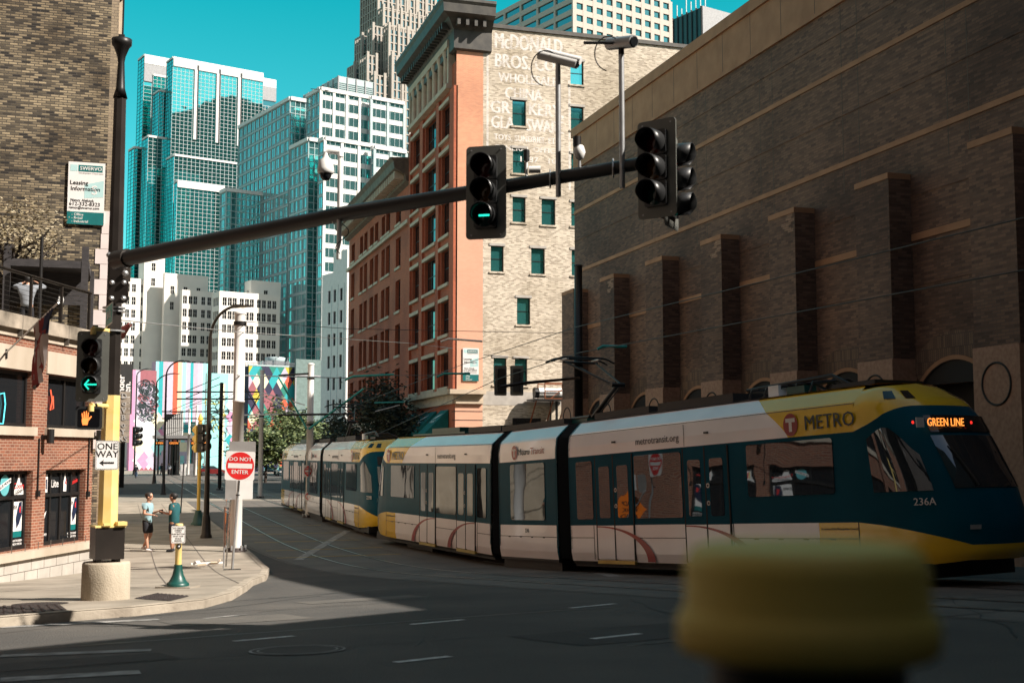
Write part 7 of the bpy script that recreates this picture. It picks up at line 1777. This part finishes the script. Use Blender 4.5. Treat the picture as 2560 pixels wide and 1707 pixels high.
# station: platform shelter, ticket machines, ribbed screen
sp = G(D_(398), D_(1091)); Dm = (sp-CAM).dot(fwd)
st_ = thing('station_shelter', 'station shelter with flat grey canopy and ribbed metal tower below the mural', 'shelter', (sp.x, sp.y, 0)); PSn = PL((sp.x, sp.y), (rgt.x, rgt.y))
sx = lambda xd: PSn.hit(D_(xd), 1150)[0]; szv = lambda yd: PSn.hit(D_(400), D_(yd))[1]
m = MB(); pbox(m, PSn, sx(357), sx(460), szv(1007), szv(1000), -4, 2, galv); pbox(m, PSn, sx(365), sx(450), szv(1010), szv(1007), -3.5, 1.5, metalk); m.build('canopy', st_)
m = MB()
for k in range(10): a = sx(375)+(sx(415)-sx(375))*k/9; pbox(m, PSn, a, a+.16, szv(1000), szv(972-3.8*min(k, 8)), -.3, 0, polewhite if k % 1 == 0 else metalk)
pbox(m, PSn, sx(374), sx(416), szv(1000), szv(950), -.8, -.5, metalk); m.build('ribbed_tower', st_)
for xd in (360, 384, 392, 403, 428, 438, 455): m = MB(); pbox(m, PSn, sx(xd), sx(xd)+.2, 0, szv(1007), -.6, -.3, metalk if xd != 428 else polewhite); m.build('column', st_)
m = MB(); pbox(m, PSn, sx(383), sx(404), 0, szv(1015), -2, -1.8, darkglass); m.build('glass_wall', st_)
for i, xd in enumerate((365, 398, 446, 470)):
    m = MB(); pbox(m, PSn, sx(xd)-.55, sx(xd)+.75, szv(1022), szv(1013), .1, .3, signk); o = m.build('departure_sign', st_); m = MB(); m.text(['4 MIN', 'GREEN', 'BLUE', '7 MIN'][i], .45, amber, PSn.M(sx(xd)+.1, (szv(1022)+szv(1013))/2, .32), off=.02); m.build('led_text', o)
for i, (xd, w_, h_, mt, lab) in enumerate(((426, .8, 1.7, polewhite, 'white ticket machine below the station canopy'), (447, .9, 1.8, galv, 'grey ticket machine right of the station canopy'), (461, 1.0, 1.5, wg, 'teal fronted information kiosk by the crossing'), (477, .9, 1.4, galv, 'grey cabinet at the right end of the station'))):
    a = sx(xd); t = thing('ticket_machine', lab, 'machine', tuple(PSn.at(a, 0, 1.2)), 0, 'machines at the station'); m = MB(); pbox(m, PSn, a-w_/2, a+w_/2, 0, h_, .8, 1.4, mt); m.build('cabinet', t); m = MB(); pbox(m, PSn, a-w_*.35, a+w_*.35, h_*.3, h_*.85, 1.4, 1.42, [signw, panelg, printblue, signw][i]); m.build('screen', t)
q = W(488, 1067, Dm-8); t = thing('information_board', 'dark teal station information board left of the yellow signal', 'sign', (q.x, q.y, 0)); PI = PL((q.x, q.y), (rgt.x, rgt.y)); m = MB(); pbox(m, PI, -1.0, 1.0, q.z-.75, q.z+.75, 0, .15, greenp); m.build('board', t); m = MB(); m.text('WAREHOUSE', .25, teallt, PI.M(0, q.z+.35, .16)); m.text('DISTRICT', .25, teallt, PI.M(0, q.z+.02, .16)); m.text('HENNEPIN', .2, teallt, PI.M(0, q.z-.4, .16)); m.build('lettering', t); m = MB(); pbox(m, PI, -.08, .08, 0, q.z-.75, .02, .12, metalk); m.build('post', t)
# ---- things on the pavement
q = G(518, 1414, .14); m = MB(); random.seed(4)
for k in range(5): m.tube([(q.x+random.uniform(-.5, .5), q.y+random.uniform(-.1, .1), q.z+.03+.03*k), (q.x+random.uniform(-.4, .5), q.y+random.uniform(-.1, .1), q.z+.05+.02*k)], .035, signw if k % 2 else limest, 5, sm=False)
m.build('litter', loc=tuple(q), label='pale crumpled rags lying on the pavement left of the leaning post', cat='litter')
# ---- flag on the bar front
fb = BR.at(*BR.hit(12, 884), .0); fl_ = thing('flag', 'striped flag hanging limp from a slanting pole on the bar front', 'flag', tuple(fb))
tip = W(146, 756, (fb-CAM).dot(fwd)-2.2)
m = MB(); m.tube([fb, tip], .022, galv, 8); m.lathe([(0, 0), (.04, .03), (0, .07)], galv, 10, T(*tip)); m.build('flag_pole', fl_)
m = MB(); m.box(-.06, .06, -.06, .06, -.1, .1, metalk, T(*fb)); m.build('bracket', fl_)
fred = pbr('flag_red', (.16, .02, .02), .85); fwh = pbr('flag_white', (.30, .26, .25), .85); fbl = pbr('flag_navy', (.012, .018, .05), .85)
m = MB(); d_ = (tip-fb).normalized(); s0, s1 = .55, .93; L = (tip-fb).length; nx, nz = 26, 22; vs = []
for j in range(nz+1):
    v_ = j/nz
    for i in range(nx+1):
        u_ = i/nx; along = s0+(s1-s0)*u_; p = fb+d_*L*along; pc_ = fb+d_*L*(s0+.28*(s1-s0)+.06*sin(u_*19)); 
        k_ = min(1, v_*1.6); p = p.lerp(pc_, k_*.80); drop = v_*(1.45-.75*abs(u_-.3))
        w_ = Vector((0, 0, 0))+Vector((BR.n.x, BR.n.y, 0))*(.09*sin(u_*24+v_*3)*min(1, v_*2)+.04*sin(u_*50))
        vs.append((p.x+w_.x, p.y+w_.y, p.z-drop))
for i in range(nx):
    for j in range(nz):
        mt = (fbl if j < nz*.35 and i > nx*.55 else (fred if (i//2) % 2 == 0 else fwh)); a = j*(nx+1)+i
        m.add([vs[a], vs[a+1], vs[a+nx+2], vs[a+nx+1]], [(0, 1, 2, 3)], mt, False)
m.build('cloth', fl_)
f2_ = thing('flag', 'small furled flag on a slanting staff just right of the mast pole', 'flag', tuple(W(300, 830, 60))); m = MB(); a_, b_ = W(292, 842, 60), W(330, 806, 58); m.tube([a_, b_], .05, galv, 6); m.build('flag_pole', f2_); m = MB(); m.tube([a_.lerp(b_, .2), a_.lerp(b_, .5), a_.lerp(b_, .85)], [.3, .2, .1], fred, 7, sm=False); m.build('cloth', f2_)
